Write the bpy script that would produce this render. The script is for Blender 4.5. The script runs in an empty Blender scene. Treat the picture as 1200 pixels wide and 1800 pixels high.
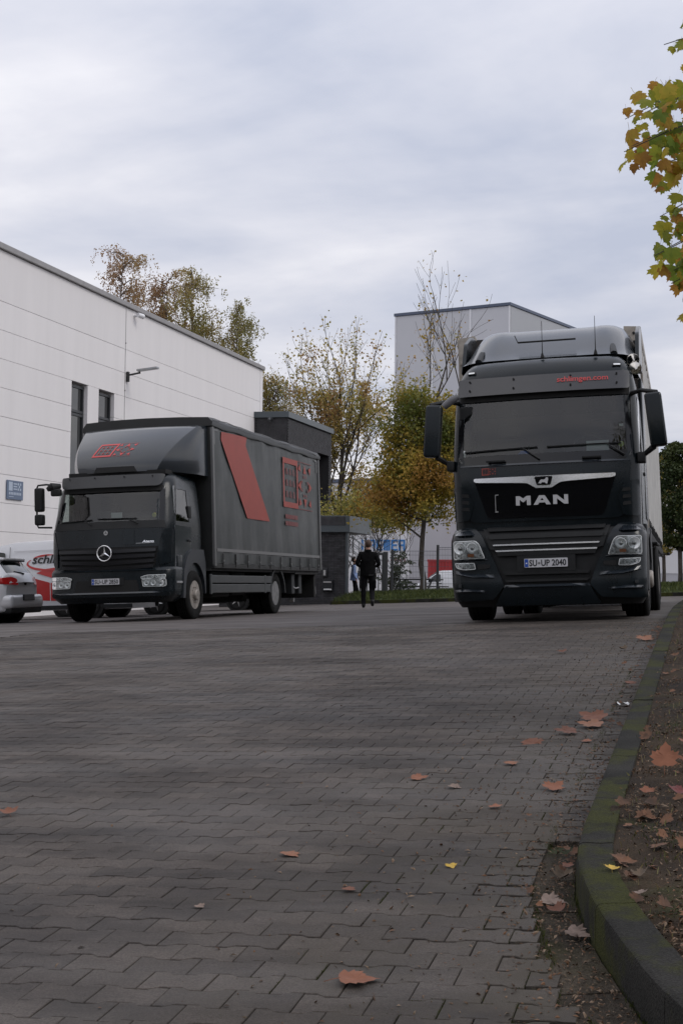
import bpy, bmesh, math, random
from mathutils import Vector, Matrix, Euler, noise as mnoise
PI = math.pi
S = bpy.context.scene
C = S.collection
R = math.radians
rnd = random.Random(7)

# ------------------------------------------------------------------ camera, sky, sun, exposure
YAW = math.atan(650 / 2500); PITCH = math.atan(108 / 2500); ROLL = 0.012
cam_d = bpy.data.cameras.new('camera'); cam = bpy.data.objects.new('camera', cam_d); C.objects.link(cam)
cam_d.sensor_fit = 'HORIZONTAL'; cam_d.sensor_width = 24.0; cam_d.lens = 50.0
cam_d.clip_start = 0.1; cam_d.clip_end = 3000
CZ = 1.2
cam.location = (0, 0, CZ)
cam.matrix_world = Matrix.Translation((0, 0, CZ)) @ Matrix.Rotation(YAW, 4, 'Z') @ Matrix.Rotation(PI / 2 + PITCH, 4, 'X') @ Matrix.Rotation(ROLL, 4, 'Z')
S.camera = cam

SUN_EL, SUN_AZ = R(46), R(100)          # azimuth measured from +Y towards +X: behind the camera on the right
world = bpy.data.worlds.new("World"); S.world = world; world.use_nodes = True
nt = world.node_tree; N = nt.nodes; L = nt.links
for n in list(N): N.remove(n)
out = N.new('ShaderNodeOutputWorld'); bg = N.new('ShaderNodeBackground'); bg.inputs['Strength'].default_value = 0.1
L.new(bg.outputs[0], out.inputs[0])
sky = N.new('ShaderNodeTexSky'); sky.sky_type = 'NISHITA'; sky.sun_disc = False
sky.sun_elevation = SUN_EL; sky.sun_rotation = SUN_AZ
tc = N.new('ShaderNodeTexCoord')
def M1(op, a, b=None, c=None):
    n = N.new('ShaderNodeMath'); n.operation = op
    for i, v in enumerate((a, b, c)):
        if v is None: continue
        if isinstance(v, (int, float)): n.inputs[i].default_value = v
        else: L.new(v, n.inputs[i])
    return n.outputs[0]
sep = N.new('ShaderNodeSeparateXYZ'); L.new(tc.outputs['Generated'], sep.inputs[0])
zz = M1('MAXIMUM', sep.outputs[2], 0.0)
den = M1('ADD', zz, 0.16)
px, py = M1('DIVIDE', sep.outputs[0], den), M1('DIVIDE', sep.outputs[1], den)
cmb = N.new('ShaderNodeCombineXYZ'); L.new(px, cmb.inputs[0]); L.new(py, cmb.inputs[1])
def nz(scale, detail, rough, sc, rot, loc=(0, 0, 0), dist=0.0):
    m = N.new('ShaderNodeMapping'); L.new(cmb.outputs[0], m.inputs[0])
    m.inputs['Scale'].default_value = sc; m.inputs['Rotation'].default_value = (0, 0, rot); m.inputs['Location'].default_value = loc
    n = N.new('ShaderNodeTexNoise'); n.inputs['Scale'].default_value = scale; n.inputs['Detail'].default_value = detail
    n.inputs['Roughness'].default_value = rough; n.inputs['Distortion'].default_value = dist
    L.new(m.outputs[0], n.inputs['Vector']); return n.outputs[0]
n1 = nz(0.55, 7, 0.56, (1.0, 0.8, 1), R(35), (3.1, 1.2, 0), 0.2)
n2 = nz(1.7, 9, 0.52, (0.75, 1.1, 1), R(20), (0.4, 7.7, 0), 0.35)
mixv = M1('ADD', M1('MULTIPLY', n1, 0.62), M1('MULTIPLY', n2, 0.38))
ramp = N.new('ShaderNodeValToRGB'); L.new(mixv, ramp.inputs[0])
cr = ramp.color_ramp
cr.elements[0].position = 0.385; cr.elements[0].color = (0.475, 0.51, 0.62, 1)
cr.elements[1].position = 0.60; cr.elements[1].color = (0.94, 0.925, 0.945, 1)
e = cr.elements.new(0.50); e.color = (0.70, 0.705, 0.77, 1)
# an overcast sky is brighter overhead than at the horizon
zen = M1('ADD', M1('MULTIPLY', zz, 6.5), 9.9)
sc = N.new('ShaderNodeVectorMath'); sc.operation = 'SCALE'; L.new(ramp.outputs[0], sc.inputs[0]); L.new(zen, sc.inputs['Scale'])
mx = N.new('ShaderNodeMix'); mx.data_type = 'RGBA'; mx.inputs[0].default_value = 0.96
L.new(sky.outputs[0], mx.inputs[6]); L.new(sc.outputs[0], mx.inputs[7]); L.new(mx.outputs[2], bg.inputs['Color'])

sun_d = bpy.data.lights.new('sun', 'SUN'); sun = bpy.data.objects.new('sun', sun_d); C.objects.link(sun)
sun_d.energy = 1.0; sun_d.angle = R(25); sun_d.color = (1.0, 0.96, 0.9)
sd = Vector((math.sin(SUN_AZ) * math.cos(SUN_EL), math.cos(SUN_AZ) * math.cos(SUN_EL), math.sin(SUN_EL)))
sun.rotation_euler = sd.to_track_quat('Z', 'Y').to_euler()

vs = S.view_settings; vs.view_transform = 'Standard'; vs.look = 'None'; vs.gamma = 1; vs.use_curve_mapping = False; vs.exposure = 0.0
S.render.engine = 'CYCLES'
S.cycles.max_bounces = 8; S.cycles.transparent_max_bounces = 12

# ------------------------------------------------------------------ materials
def mat(name, col, rough=0.6, metal=0.0, var=0.0, vscale=3.0, bump=0.0, bscale=60.0, coat=0.0, col2=None, stretch=None, spec=0.5, rvar=0.0, objvar=0.0, sub=0.0):
    m = bpy.data.materials.new(name); m.use_nodes = True
    n_ = m.node_tree.nodes; l_ = m.node_tree.links; b = n_['Principled BSDF']
    b.inputs['Roughness'].default_value = rough; b.inputs['Metallic'].default_value = metal
    b.inputs['Specular IOR Level'].default_value = spec
    b.inputs['Coat Weight'].default_value = coat; b.inputs['Coat Roughness'].default_value = 0.06
    b.inputs['Base Color'].default_value = (*col, 1)
    if var or bump or rvar:
        g = n_.new('ShaderNodeNewGeometry'); mp = n_.new('ShaderNodeMapping'); l_.new(g.outputs['Position'], mp.inputs[0])
        if stretch: mp.inputs['Scale'].default_value = stretch
    if var or rvar:
        t = n_.new('ShaderNodeTexNoise'); t.inputs['Scale'].default_value = vscale; t.inputs['Detail'].default_value = 6; t.inputs['Roughness'].default_value = 0.62
        l_.new(mp.outputs[0], t.inputs['Vector'])
    if var:
        rp = n_.new('ShaderNodeValToRGB'); l_.new(t.outputs[0], rp.inputs[0])
        c2 = col2 if col2 else tuple(min(1, c * (1 + var)) for c in col)
        c1 = col if col2 else tuple(c * (1 - var) for c in col)
        rp.color_ramp.elements[0].position = 0.33; rp.color_ramp.elements[0].color = (*c1, 1)
        rp.color_ramp.elements[1].position = 0.67; rp.color_ramp.elements[1].color = (*c2, 1)
        l_.new(rp.outputs[0], b.inputs['Base Color'])
        if objvar:
            oi = n_.new('ShaderNodeObjectInfo'); hs = n_.new('ShaderNodeHueSaturation'); mr = n_.new('ShaderNodeMapRange')
            mr.inputs[3].default_value = 1 - objvar; mr.inputs[4].default_value = 1 + objvar
            l_.new(oi.outputs['Random'], mr.inputs[0]); l_.new(mr.outputs[0], hs.inputs['Value']); l_.new(rp.outputs[0], hs.inputs['Color']); l_.new(hs.outputs[0], b.inputs['Base Color'])
    if rvar:
        mr = n_.new('ShaderNodeMapRange'); l_.new(t.outputs[0], mr.inputs[0]); mr.inputs[1].default_value = .3; mr.inputs[2].default_value = .7
        mr.inputs[3].default_value = max(0.02, rough - rvar); mr.inputs[4].default_value = min(1, rough + rvar); l_.new(mr.outputs[0], b.inputs['Roughness'])
    if bump:
        t2 = n_.new('ShaderNodeTexNoise'); t2.inputs['Scale'].default_value = bscale; t2.inputs['Detail'].default_value = 4
        l_.new(mp.outputs[0], t2.inputs['Vector'])
        bp = n_.new('ShaderNodeBump'); bp.inputs['Strength'].default_value = bump; bp.inputs['Distance'].default_value = 0.01
        l_.new(t2.outputs[0], bp.inputs['Height']); l_.new(bp.outputs[0], b.inputs['Normal'])
    return m
def glassmat(name, tint=(0.5, 0.52, 0.5), ior=1.5):
    m = bpy.data.materials.new(name); m.use_nodes = True; n_ = m.node_tree.nodes; l_ = m.node_tree.links
    for x in list(n_): n_.remove(x)
    o = n_.new('ShaderNodeOutputMaterial'); mix = n_.new('ShaderNodeMixShader'); tr = n_.new('ShaderNodeBsdfTransparent'); gl = n_.new('ShaderNodeBsdfGlossy')
    fr = n_.new('ShaderNodeFresnel'); fr.inputs[0].default_value = ior
    tr.inputs[0].default_value = (*tint, 1); gl.inputs['Roughness'].default_value = 0.02; gl.inputs[0].default_value = (1, 1, 1, 1)
    l_.new(fr.outputs[0], mix.inputs[0]); l_.new(tr.outputs[0], mix.inputs[1]); l_.new(gl.outputs[0], mix.inputs[2]); l_.new(mix.outputs[0], o.inputs[0])
    return m
M = {}
M['paint'] = mat('anthracite_paint', (0.0058, 0.0092, 0.0118), 0.26, 0.0, 0.25, 1.5, coat=0.08, rvar=0.08, spec=0.3)
M['paint_light'] = mat('anthracite_lit_paint', (0.012, 0.016, 0.021), 0.24, 0.0, 0.15, 1.5, coat=0.4, spec=.4)  # lighter copy of the body paint, crease highlights put into the colour
M['plastic'] = mat('black_grained_plastic', (0.0075, 0.008, 0.0085), 0.55, spec=.3, var=0.3, vscale=4, bump=0.1, bscale=300)
M['plasticgrey'] = mat('dark_grey_plastic', (0.02, 0.022, 0.024), 0.5, var=0.2, vscale=6, spec=.35)
M['pianoblack'] = mat('piano_black_plastic', (0.004, 0.004, 0.005), 0.12, spec=.45)
M['visor'] = mat('smoked_visor_acrylic', (0.024, 0.024, 0.028), 0.3, coat=0.4, var=.1, vscale=2)
M['chrome'] = mat('polished_chrome', (0.82, 0.83, 0.84), 0.12, 1.0)
M['satin'] = mat('satin_aluminium', (0.5, 0.5, 0.5), 0.35, 1.0, 0.15, 8)
M['rubber'] = mat('tyre_rubber', (0.008, 0.008, 0.008), 0.85, spec=.2, var=0.4, vscale=8, bump=0.2, bscale=90)
M['dark'] = mat('underbody_black', (0.006, 0.006, 0.006), 0.85)
M['under'] = mat('chassis_dark_grey', (0.022, 0.022, 0.022), 0.7, var=0.4, vscale=5)
M['rim'] = mat('dusty_steel_rim', (0.33, 0.30, 0.27), 0.5, 0.5, 0.3, 9)
M['interior'] = mat('cab_interior_grey', (0.03, 0.031, 0.033), 0.8)
M['seat'] = mat('seat_fabric', (0.02, 0.02, 0.024), 0.9)
M['glass'] = glassmat('tinted_glass', (0.55, 0.60, 0.58), 1.6)
M['lens'] = glassmat('clear_lens', (0.9, 0.92, 0.92), 1.5)
M['reflector'] = mat('lamp_reflector', (0.72, 0.74, 0.74), 0.3, 0.3)
M['amber'] = mat('amber_lens', (0.35, 0.12, 0.04), 0.3)
M['redlens'] = mat('red_lens', (0.42, 0.01, 0.01), 0.12, coat=0.6)
M['tarp'] = mat('dark_grey_tarpaulin', (0.024, 0.0275, 0.027), 0.42, var=0.18, vscale=1.2, bump=0.12, bscale=3, rvar=0.08)
M['tarpdark'] = mat('black_tarpaulin', (0.012, 0.013, 0.013), 0.5, var=0.2, vscale=2)
M['grey_strip'] = mat('grey_reflective_strip', (0.14, 0.14, 0.14), 0.5)
M['redprint'] = mat('red_print', (0.27, 0.036, 0.022), 0.5, var=0.08, vscale=3)
M['redprint_dull'] = mat('dull_red_print', (0.15, 0.028, 0.026), 0.5)
M['redbright'] = mat('red_lettering', (0.48, 0.05, 0.05), 0.5)
M['white_tarp'] = mat('weathered_white_tarpaulin', (0.34, 0.33, 0.31), 0.5, var=0.2, vscale=2)
M['alu_old'] = mat('weathered_aluminium', (0.30, 0.27, 0.235), 0.5, 0.35, 0.25, 6)
M['plate'] = mat('number_plate_white', (0.48, 0.48, 0.50), 0.4)
M['plateblue'] = mat('number_plate_blue', (0.01, 0.06, 0.32), 0.4)
M['ink'] = mat('black_ink', (0.01, 0.01, 0.012), 0.5)
M['paper'] = mat('white_paper', (0.65, 0.68, 0.68), 0.8)
M['carsilver'] = mat('silver_car_paint', (0.60, 0.60, 0.61), 0.3, 0.2, coat=0.6)
M['carwhite'] = mat('white_van_paint', (0.66, 0.67, 0.70), 0.28, coat=0.5)
M['cardark'] = mat('dark_car_paint', (0.02, 0.02, 0.025), 0.3, coat=0.5)
M['vanred'] = mat('red_van_foil', (0.44, 0.02, 0.02), 0.3, coat=0.4)
M['leafdark'] = mat('dark_wood_core', (0.012, 0.016, 0.008), 0.95, var=.5, vscale=.8)
M['hallwhite'] = mat('white_concrete_panel', (0.76, 0.735, 0.735), 0.75, var=0.025, vscale=1.6, stretch=(1, 1, .12), bump=0.05, bscale=40, objvar=0.012)
M['joint'] = mat('panel_joint_sealant', (0.66, 0.64, 0.65), 0.9)
M['capgrey'] = mat('grey_zinc_coping', (0.30, 0.29, 0.29), 0.5, 0.3, 0.1, 2)
M['cladgrey'] = mat('light_grey_cladding', (0.55, 0.55, 0.575), 0.55, var=0.03, vscale=0.2, objvar=0.02)
M['cladwhite'] = mat('white_cladding_trim', (0.72, 0.72, 0.74), 0.5)
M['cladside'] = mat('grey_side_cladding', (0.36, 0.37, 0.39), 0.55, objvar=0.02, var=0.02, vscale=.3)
M['bluetrim'] = mat('blue_grey_roof_trim', (0.08, 0.10, 0.15), 0.5)
M['wallwhite'] = mat('white_rendered_wall', (0.70, 0.70, 0.72), 0.7, var=0.03, vscale=0.5)
M['wallshade'] = mat('shaded_wall_and_plinth', (0.46, 0.46, 0.49), 0.7, var=0.04, vscale=0.3)  # white wall with shade put into the colour; also the plinth grey
M['brick'] = mat('anthracite_brick', (0.046, 0.045, 0.049), 0.75, var=0.35, vscale=4, bump=0.2, bscale=60, objvar=0.25)
M['mortar'] = mat('dark_mortar', (0.028, 0.027, 0.029), 0.9)
M['slate'] = mat('slate_blue_sheet_metal', (0.075, 0.09, 0.10), 0.4, 0.2, 0.06, 1)
M['frame'] = mat('anthracite_window_frame', (0.03, 0.032, 0.036), 0.45)
M['winglass'] = mat('dark_window_glass', (0.008, 0.010, 0.010), 0.04, coat=0.0, spec=0.8)
M['steel'] = mat('galvanised_steel', (0.35, 0.36, 0.37), 0.45, 0.7, 0.12, 5)
M['fence'] = mat('dark_fence_steel', (0.03, 0.034, 0.036), 0.5)
M['mesh'] = mat('grey_fence_mesh_wire', (0.09, 0.10, 0.11), 0.5)
M['redcont'] = mat('red_container_paint', (0.42, 0.03, 0.035), 0.5, var=0.1, vscale=1)
M['bluetext'] = mat('blue_lettering', (0.03, 0.20, 0.52), 0.5)
M['signblue'] = mat('grey_blue_sign', (0.13, 0.17, 0.25), 0.5)
M['bark'] = mat('tree_bark', (0.055, 0.046, 0.038), 0.9, var=0.45, vscale=6, bump=0.5, bscale=30)
M['birchbark'] = mat('birch_bark', (0.16, 0.13, 0.11), 0.9, var=0.5, vscale=6)
M['skin'] = mat('skin', (0.45, 0.26, 0.19), 0.55)
M['hair'] = mat('brown_hair', (0.06, 0.032, 0.02), 0.7, var=0.3, vscale=60)
M['hairdark'] = mat('dark_hair', (0.03, 0.02, 0.015), 0.7, var=0.3, vscale=60)
M['blackcloth'] = mat('black_cloth', (0.006, 0.006, 0.0065), 0.95, spec=.1, var=0.25, vscale=14, bump=0.3, bscale=25)
M['trouser'] = mat('charcoal_work_trousers', (0.010, 0.010, 0.0115), 0.95, spec=.1, var=0.3, vscale=12, bump=0.3, bscale=20)
M['blueshirt'] = mat('light_blue_shirt', (0.24, 0.33, 0.56), 0.85, var=0.2, vscale=10, bump=0.3, bscale=25)
M['shoe'] = mat('black_shoe', (0.008, 0.008, 0.008), 0.6)
M['bright'] = mat('bright_white_print', (0.75, 0.75, 0.75), 0.6)

def leafmat(name, cols, rough=0.6, trans=0.25, scale=40.0, byobj=False):
    m = bpy.data.materials.new(name); m.use_nodes = True; n_ = m.node_tree.nodes; l_ = m.node_tree.links; b = n_['Principled BSDF']
    b.inputs['Roughness'].default_value = rough; b.inputs['Specular IOR Level'].default_value = 0.3
    rp = n_.new('ShaderNodeValToRGB')
    if byobj:
        oi = n_.new('ShaderNodeObjectInfo'); gp = n_.new('ShaderNodeNewGeometry'); tx = n_.new('ShaderNodeTexNoise'); tx.inputs['Scale'].default_value = scale; tx.inputs['Detail'].default_value = 3
        l_.new(gp.outputs['Position'], tx.inputs['Vector'])
        ma = n_.new('ShaderNodeMath'); ma.operation = 'MULTIPLY_ADD'; ma.inputs[1].default_value = 0.5; l_.new(tx.outputs[0], ma.inputs[0])
        mb = n_.new('ShaderNodeMath'); mb.operation = 'MULTIPLY_ADD'; mb.inputs[1].default_value = 0.8; mb.inputs[2].default_value = -0.15; l_.new(oi.outputs['Random'], mb.inputs[0])
        l_.new(mb.outputs[0], ma.inputs[2]); l_.new(ma.outputs[0], rp.inputs[0])
    else:
        at = n_.new('ShaderNodeAttribute'); at.attribute_name = 'tone'; l_.new(at.outputs['Fac'], rp.inputs[0])
    els = rp.color_ramp.elements
    for i, c in enumerate(cols):
        p = i / (len(cols) - 1)
        if i == 0: x = els[0]; x.position = 0
        elif i == len(cols) - 1: x = els[-1]; x.position = 1
        else: x = els.new(p)
        x.color = (*c, 1)
    l_.new(rp.outputs[0], b.inputs['Base Color'])
    if trans:
        tl = n_.new('ShaderNodeBsdfTranslucent'); ms = n_.new('ShaderNodeMixShader'); ms.inputs[0].default_value = trans
        l_.new(rp.outputs[0], tl.inputs[0]); l_.new(b.outputs[0], ms.inputs[1]); l_.new(tl.outputs[0], ms.inputs[2]); l_.new(ms.outputs[0], n_['Material Output'].inputs[0])
    return m
M['leaf_plane'] = leafmat('plane_tree_leaf', [(0.13, 0.20, 0.035), (0.22, 0.29, 0.045), (0.36, 0.36, 0.05), (0.55, 0.43, 0.06), (0.46, 0.24, 0.05), (0.22, 0.10, 0.04)], trans=0.6, scale=14, byobj=True)
M['leaf_fall'] = leafmat('fallen_leaf', [(0.09, 0.035, 0.02), (0.15, 0.055, 0.028), (0.21, 0.08, 0.04), (0.19, 0.095, 0.055)], trans=0, scale=30, byobj=True)
M['leaf_yellow'] = mat('yellow_leaf', (0.42, 0.27, 0.03), 0.6, var=0.3, vscale=40)
M['leaf_pale'] = mat('pale_pinkish_leaf', (0.17, 0.12, 0.095), 0.7, var=0.3, vscale=40)
M['leaf_birch'] = leafmat('birch_leaf', [(0.20, 0.20, 0.07), (0.28, 0.25, 0.085), (0.38, 0.29, 0.11), (0.38, 0.25, 0.12), (0.33, 0.20, 0.11)], trans=.5)
M['leaf_amber'] = leafmat('amber_tree_leaf', [(0.10, 0.12, 0.025), (0.19, 0.18, 0.035), (0.32, 0.25, 0.045), (0.40, 0.27, 0.05), (0.32, 0.18, 0.045)], trans=.45)
M['leaf_sparse'] = leafmat('sparse_tree_leaf', [(0.15, 0.16, 0.045), (0.28, 0.25, 0.06), (0.44, 0.35, 0.11), (0.44, 0.30, 0.11), (0.30, 0.17, 0.07)], trans=.45)
M['leaf_green'] = leafmat('dark_green_leaf', [(0.018, 0.03, 0.010), (0.03, 0.048, 0.014), (0.05, 0.065, 0.018), (0.08, 0.08, 0.02)])
M['leaf_fern'] = leafmat('grey_green_leaf', [(0.04, 0.055, 0.025), (0.06, 0.08, 0.035), (0.08, 0.10, 0.05)])

# ------------------------------------------------------------------ mesh helpers
def fin(bm, name, m, parent=None, smooth=False, loc=None, label=None, cat=None, group=None, kind=None, mats=None, angle=35):
    bmesh.ops.recalc_face_normals(bm, faces=bm.faces)
    me = bpy.data.meshes.new(name); bm.to_mesh(me); bm.free()
    return fin_me(me, name, m, parent, smooth, loc, label, cat, group, kind, mats, angle)
def fin_me(me, name, m, parent=None, smooth=False, loc=None, label=None, cat=None, group=None, kind=None, mats=None, angle=35):
    for x in (mats or [m]): me.materials.append(x)
    if smooth:
        me.polygons.foreach_set('use_smooth', [True] * len(me.polygons))
        try: me.set_sharp_from_angle(angle=R(angle))
        except Exception: pass
    o = bpy.data.objects.new(name, me); C.objects.link(o)
    if parent: o.parent = parent
    if loc: o.location = loc
    tag(o, label, cat, group, kind); return o
def fins(bm, name, m, parent, smooth=False):
    """each separate piece of bm becomes a part of its own"""
    bmesh.ops.recalc_face_normals(bm, faces=bm.faces); todo = set(bm.faces); o = None
    while todo:
        st = [todo.pop()]; isl = list(st)
        while st:
            f = st.pop()
            for v in f.verts:
                for g in v.link_faces:
                    if g in todo: todo.discard(g); st.append(g); isl.append(g)
        vi = {}; vs_ = []; fs_ = []
        for f in isl:
            r_ = []
            for v in f.verts:
                if v not in vi: vi[v] = len(vs_); vs_.append(tuple(v.co))
                r_.append(vi[v])
            fs_.append(r_)
        me = bpy.data.meshes.new(name); me.from_pydata(vs_, [], fs_); o = fin_me(me, name, m, parent, smooth)
    bm.free(); return o
def tag(o, label=None, cat=None, group=None, kind=None):
    if label: o['label'] = label
    if cat: o['category'] = cat
    if group: o['group'] = group
    if kind: o['kind'] = kind
    return o
def thing(name, loc, rot, label, cat, group=None, kind=None, parent=None):
    o = bpy.data.objects.new(name, None); C.objects.link(o); o.location = loc; o.rotation_euler = rot
    o.empty_display_size = 0.2
    if parent: o.parent = parent
    return tag(o, label, cat, group, kind)
def box(bm, x0, x1, y0, y1, z0, z1, bev=0.0, seg=2, mtx=None):
    g = bmesh.ops.create_cube(bm, size=1.0)['verts']
    T = Matrix.Translation(((x0 + x1) / 2, (y0 + y1) / 2, (z0 + z1) / 2)) @ Matrix.Diagonal((x1 - x0, y1 - y0, z1 - z0, 1))
    if mtx: T = mtx @ T
    bmesh.ops.transform(bm, matrix=T, verts=g)
    if bev:
        es = list({e for v in g for e in v.link_edges})
        bmesh.ops.bevel(bm, geom=es, offset=bev, segments=seg, affect='EDGES', profile=0.6)
def cyl(bm, p, q, r0, r1=None, n=16, caps=True):
    p, q = Vector(p), Vector(q); d = q - p
    T = Matrix.Translation((p + q) / 2) @ d.to_track_quat('Z', 'Y').to_matrix().to_4x4()
    bmesh.ops.create_cone(bm, cap_ends=caps, segments=n, radius1=r0, radius2=r0 if r1 is None else r1, depth=d.length, matrix=T)
def tube(bm, pts, rad, n=8, caps=True):
    pts = [Vector(p) for p in pts]; rings = []
    rr = rad if isinstance(rad, (list, tuple)) else [rad] * len(pts)
    prev = None
    for i, p in enumerate(pts):
        d = (pts[min(i + 1, len(pts) - 1)] - pts[max(i - 1, 0)])
        if d.length < 1e-9: d = Vector((0, 0, 1))
        d.normalize()
        if prev is None: a = d.orthogonal().normalized()
        else:
            a = prev - d * prev.dot(d)
            a = a.normalized() if a.length > 1e-6 else d.orthogonal().normalized()
        prev = a; b = d.cross(a)
        rings.append([bm.verts.new(p + (a * math.cos(2 * PI * k / n) + b * math.sin(2 * PI * k / n)) * rr[i]) for k in range(n)])
    for i in range(len(rings) - 1):
        for k in range(n):
            bm.faces.new((rings[i][k], rings[i][(k + 1) % n], rings[i + 1][(k + 1) % n], rings[i + 1][k]))
    if caps: bm.faces.new(rings[0][::-1]); bm.faces.new(rings[-1])
def lathe(bm, prof, n=32, axis='x', ctr=(0, 0, 0)):
    """profile = (radius, offset along the axis)"""
    rings = []
    for r, a in prof:
        ring = []
        for k in range(n):
            c, s = math.cos(2 * PI * k / n) * r, math.sin(2 * PI * k / n) * r
            p = {'x': (a, c, s), 'y': (c, a, s), 'z': (c, s, a)}[axis]
            ring.append(bm.verts.new((p[0] + ctr[0], p[1] + ctr[1], p[2] + ctr[2])))
        rings.append(ring)
    for i in range(len(rings) - 1):
        for k in range(n): bm.faces.new((rings[i][k], rings[i][(k + 1) % n], rings[i + 1][(k + 1) % n], rings[i + 1][k]))
    if prof[0][0] > 1e-4: bm.faces.new(rings[0][::-1])
    if prof[-1][0] > 1e-4: bm.faces.new(rings[-1])
def prism(bm, poly, fn, d):
    """closed 2D polygon, mapped by fn(a, b, depth) at depth 0 and d"""
    A = [bm.verts.new(fn(a, b, 0)) for a, b in poly]; B = [bm.verts.new(fn(a, b, d)) for a, b in poly]
    n = len(poly); bm.faces.new(A); bm.faces.new(B[::-1])
    for i in range(n): bm.faces.new((A[i], B[i], B[(i + 1) % n], A[(i + 1) % n]))
XZ = lambda y0: (lambda a, b, d: (a, y0 + d, b))
YZ = lambda x0: (lambda a, b, d: (x0 + d, a, b))
def mesh_of(fn):
    bm = bmesh.new(); fn(bm); return bm
def rpoly(pts, r, seg=4):
    """round the corners of a polygon"""
    outp = []; n = len(pts)
    for i in range(n):
        p = Vector(pts[i]); a = Vector(pts[i - 1]) - p; b = Vector(pts[(i + 1) % n]) - p
        ri = r[i] if isinstance(r, (list, tuple)) else r
        k = min(ri, a.length * .45, b.length * .45)
        if k < 1e-4: outp.append(tuple(p)); continue
        s0 = p + a.normalized() * k; s1 = p + b.normalized() * k
        for j in range(seg + 1):
            t = j / seg; outp.append(tuple(s0 * (1 - t) ** 2 + p * 2 * t * (1 - t) + s1 * t * t))
    return outp
def drape(polys, F, off=0.01, depth=0.03, step=0.12, bev=0.0, holes=None):
    """polygons in (a,b); F(a,b,d) -> point with d = distance out of the surface. Front sheet at off, rim going back by depth."""
    bm = bmesh.new()
    for poly in polys:
        vs_ = [bm.verts.new((a, b, 0)) for a, b in poly]
        try: bm.faces.new(vs_)
        except Exception: pass
    amin = min(a for p in polys for a, b in p); amax = max(a for p in polys for a, b in p)
    bmin = min(b for p in polys for a, b in p); bmax = max(b for p in polys for a, b in p)
    if bev:
        bmesh.ops.inset_region(bm, faces=bm.faces[:], thickness=bev, depth=0)
        for v in bm.verts:
            if not v.is_boundary: v.co.z = 1
    if step:
        for ax, lo, hi in ((0, amin, amax), (1, bmin, bmax)):
            k = max(1, int((hi - lo) / step))
            for i in range(1, k):
                c = lo + (hi - lo) * i / k + 1e-5; no = Vector((1, 0, 0)) if ax == 0 else Vector((0, 1, 0))
                bmesh.ops.bisect_plane(bm, geom=bm.verts[:] + bm.edges[:] + bm.faces[:], plane_co=no * c, plane_no=no)
    if depth:
        be = [e for e in bm.edges if e.is_boundary]
        g = bmesh.ops.extrude_edge_only(bm, edges=be)['geom']
        for v in g:
            if isinstance(v, bmesh.types.BMVert): v.co.z = -1
    for v in bm.verts:
        z = v.co.z
        d = off - depth if z < -0.5 else (off if (not bev or z > 0.5) else off - bev * 0.8)
        v.co = Vector(F(v.co.x, v.co.y, d))
    return bm
def text_bm(s, h, sx=1.0, bold=0.0, extrude=0.0, shear=0.0):
    """mesh outline of a line of text, lower left at 0, letter height h"""
    cu = bpy.data.curves.new('lettering', 'FONT'); cu.body = s; cu.size = h / 0.7; cu.offset = bold * h; cu.extrude = extrude; cu.shear = shear; cu.resolution_u = 3
    ob = bpy.data.objects.new('lettering', cu); C.objects.link(ob)
    dg = bpy.context.evaluated_depsgraph_get(); me = bpy.data.meshes.new_from_object(ob.evaluated_get(dg))
    bpy.data.objects.remove(ob); bpy.data.curves.remove(cu)
    bm = bmesh.new(); bm.from_mesh(me); bpy.data.meshes.remove(me)
    x0 = min(v.co.x for v in bm.verts)
    for v in bm.verts: v.co.x = (v.co.x - x0) * sx
    return bm
def text_w(bm): return max(v.co.x for v in bm.verts)
def text_obj(s, h, F, name, m, parent, a0, b0, width=None, off=0.004, **k):
    bm = text_bm(s, h, **k); w = text_w(bm)
    f = (width / w) if width else 1.0
    for v in bm.verts: v.co = Vector(F(a0 + v.co.x * f, b0 + v.co.y, off + v.co.z))
    me = bpy.data.meshes.new(name); bm.to_mesh(me); bm.free()
    return fin_me(me, name, m, parent)

# ------------------------------------------------------------------ terrain: a tilted yard behind a ramp that climbs from the camera
def G(u, v):
    k, w = 17.0, 1.2
    t = (k - v) / w
    sp = w * (math.log1p(math.exp(-abs(t))) + max(t, 0)) if t > -30 else 0
    uu = max(u, -24) if u < 6 else 6
    z = CZ - .46 + .0445 * uu - .004 * (min(v, 60) - 19) - .0555 * sp
    if v > 40: z += .006 * (min(v, 60) - 40)
    return z
KERB = [(-.47, 62), (-.47, 30), (-.47, 5.6), (-.465, 5.25), (-.445, 4.95), (-.38, 4.6), (-.32, 4.33), (-.25, 4.09), (-.16, 3.78), (-.05, 3.48), (.12, 3.15), (.35, 2.86), (.7, 2.55), (1.2, 2.35), (2.4, 2.3)]
def kerb_u(v):
    for (u0, v0), (u1, v1) in zip(KERB, KERB[1:]):
        if v1 <= v <= v0: return u0 + (u1 - u0) * (v0 - v) / (v0 - v1 + 1e-9)
    return -.47 if v > 5 else 9

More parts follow.
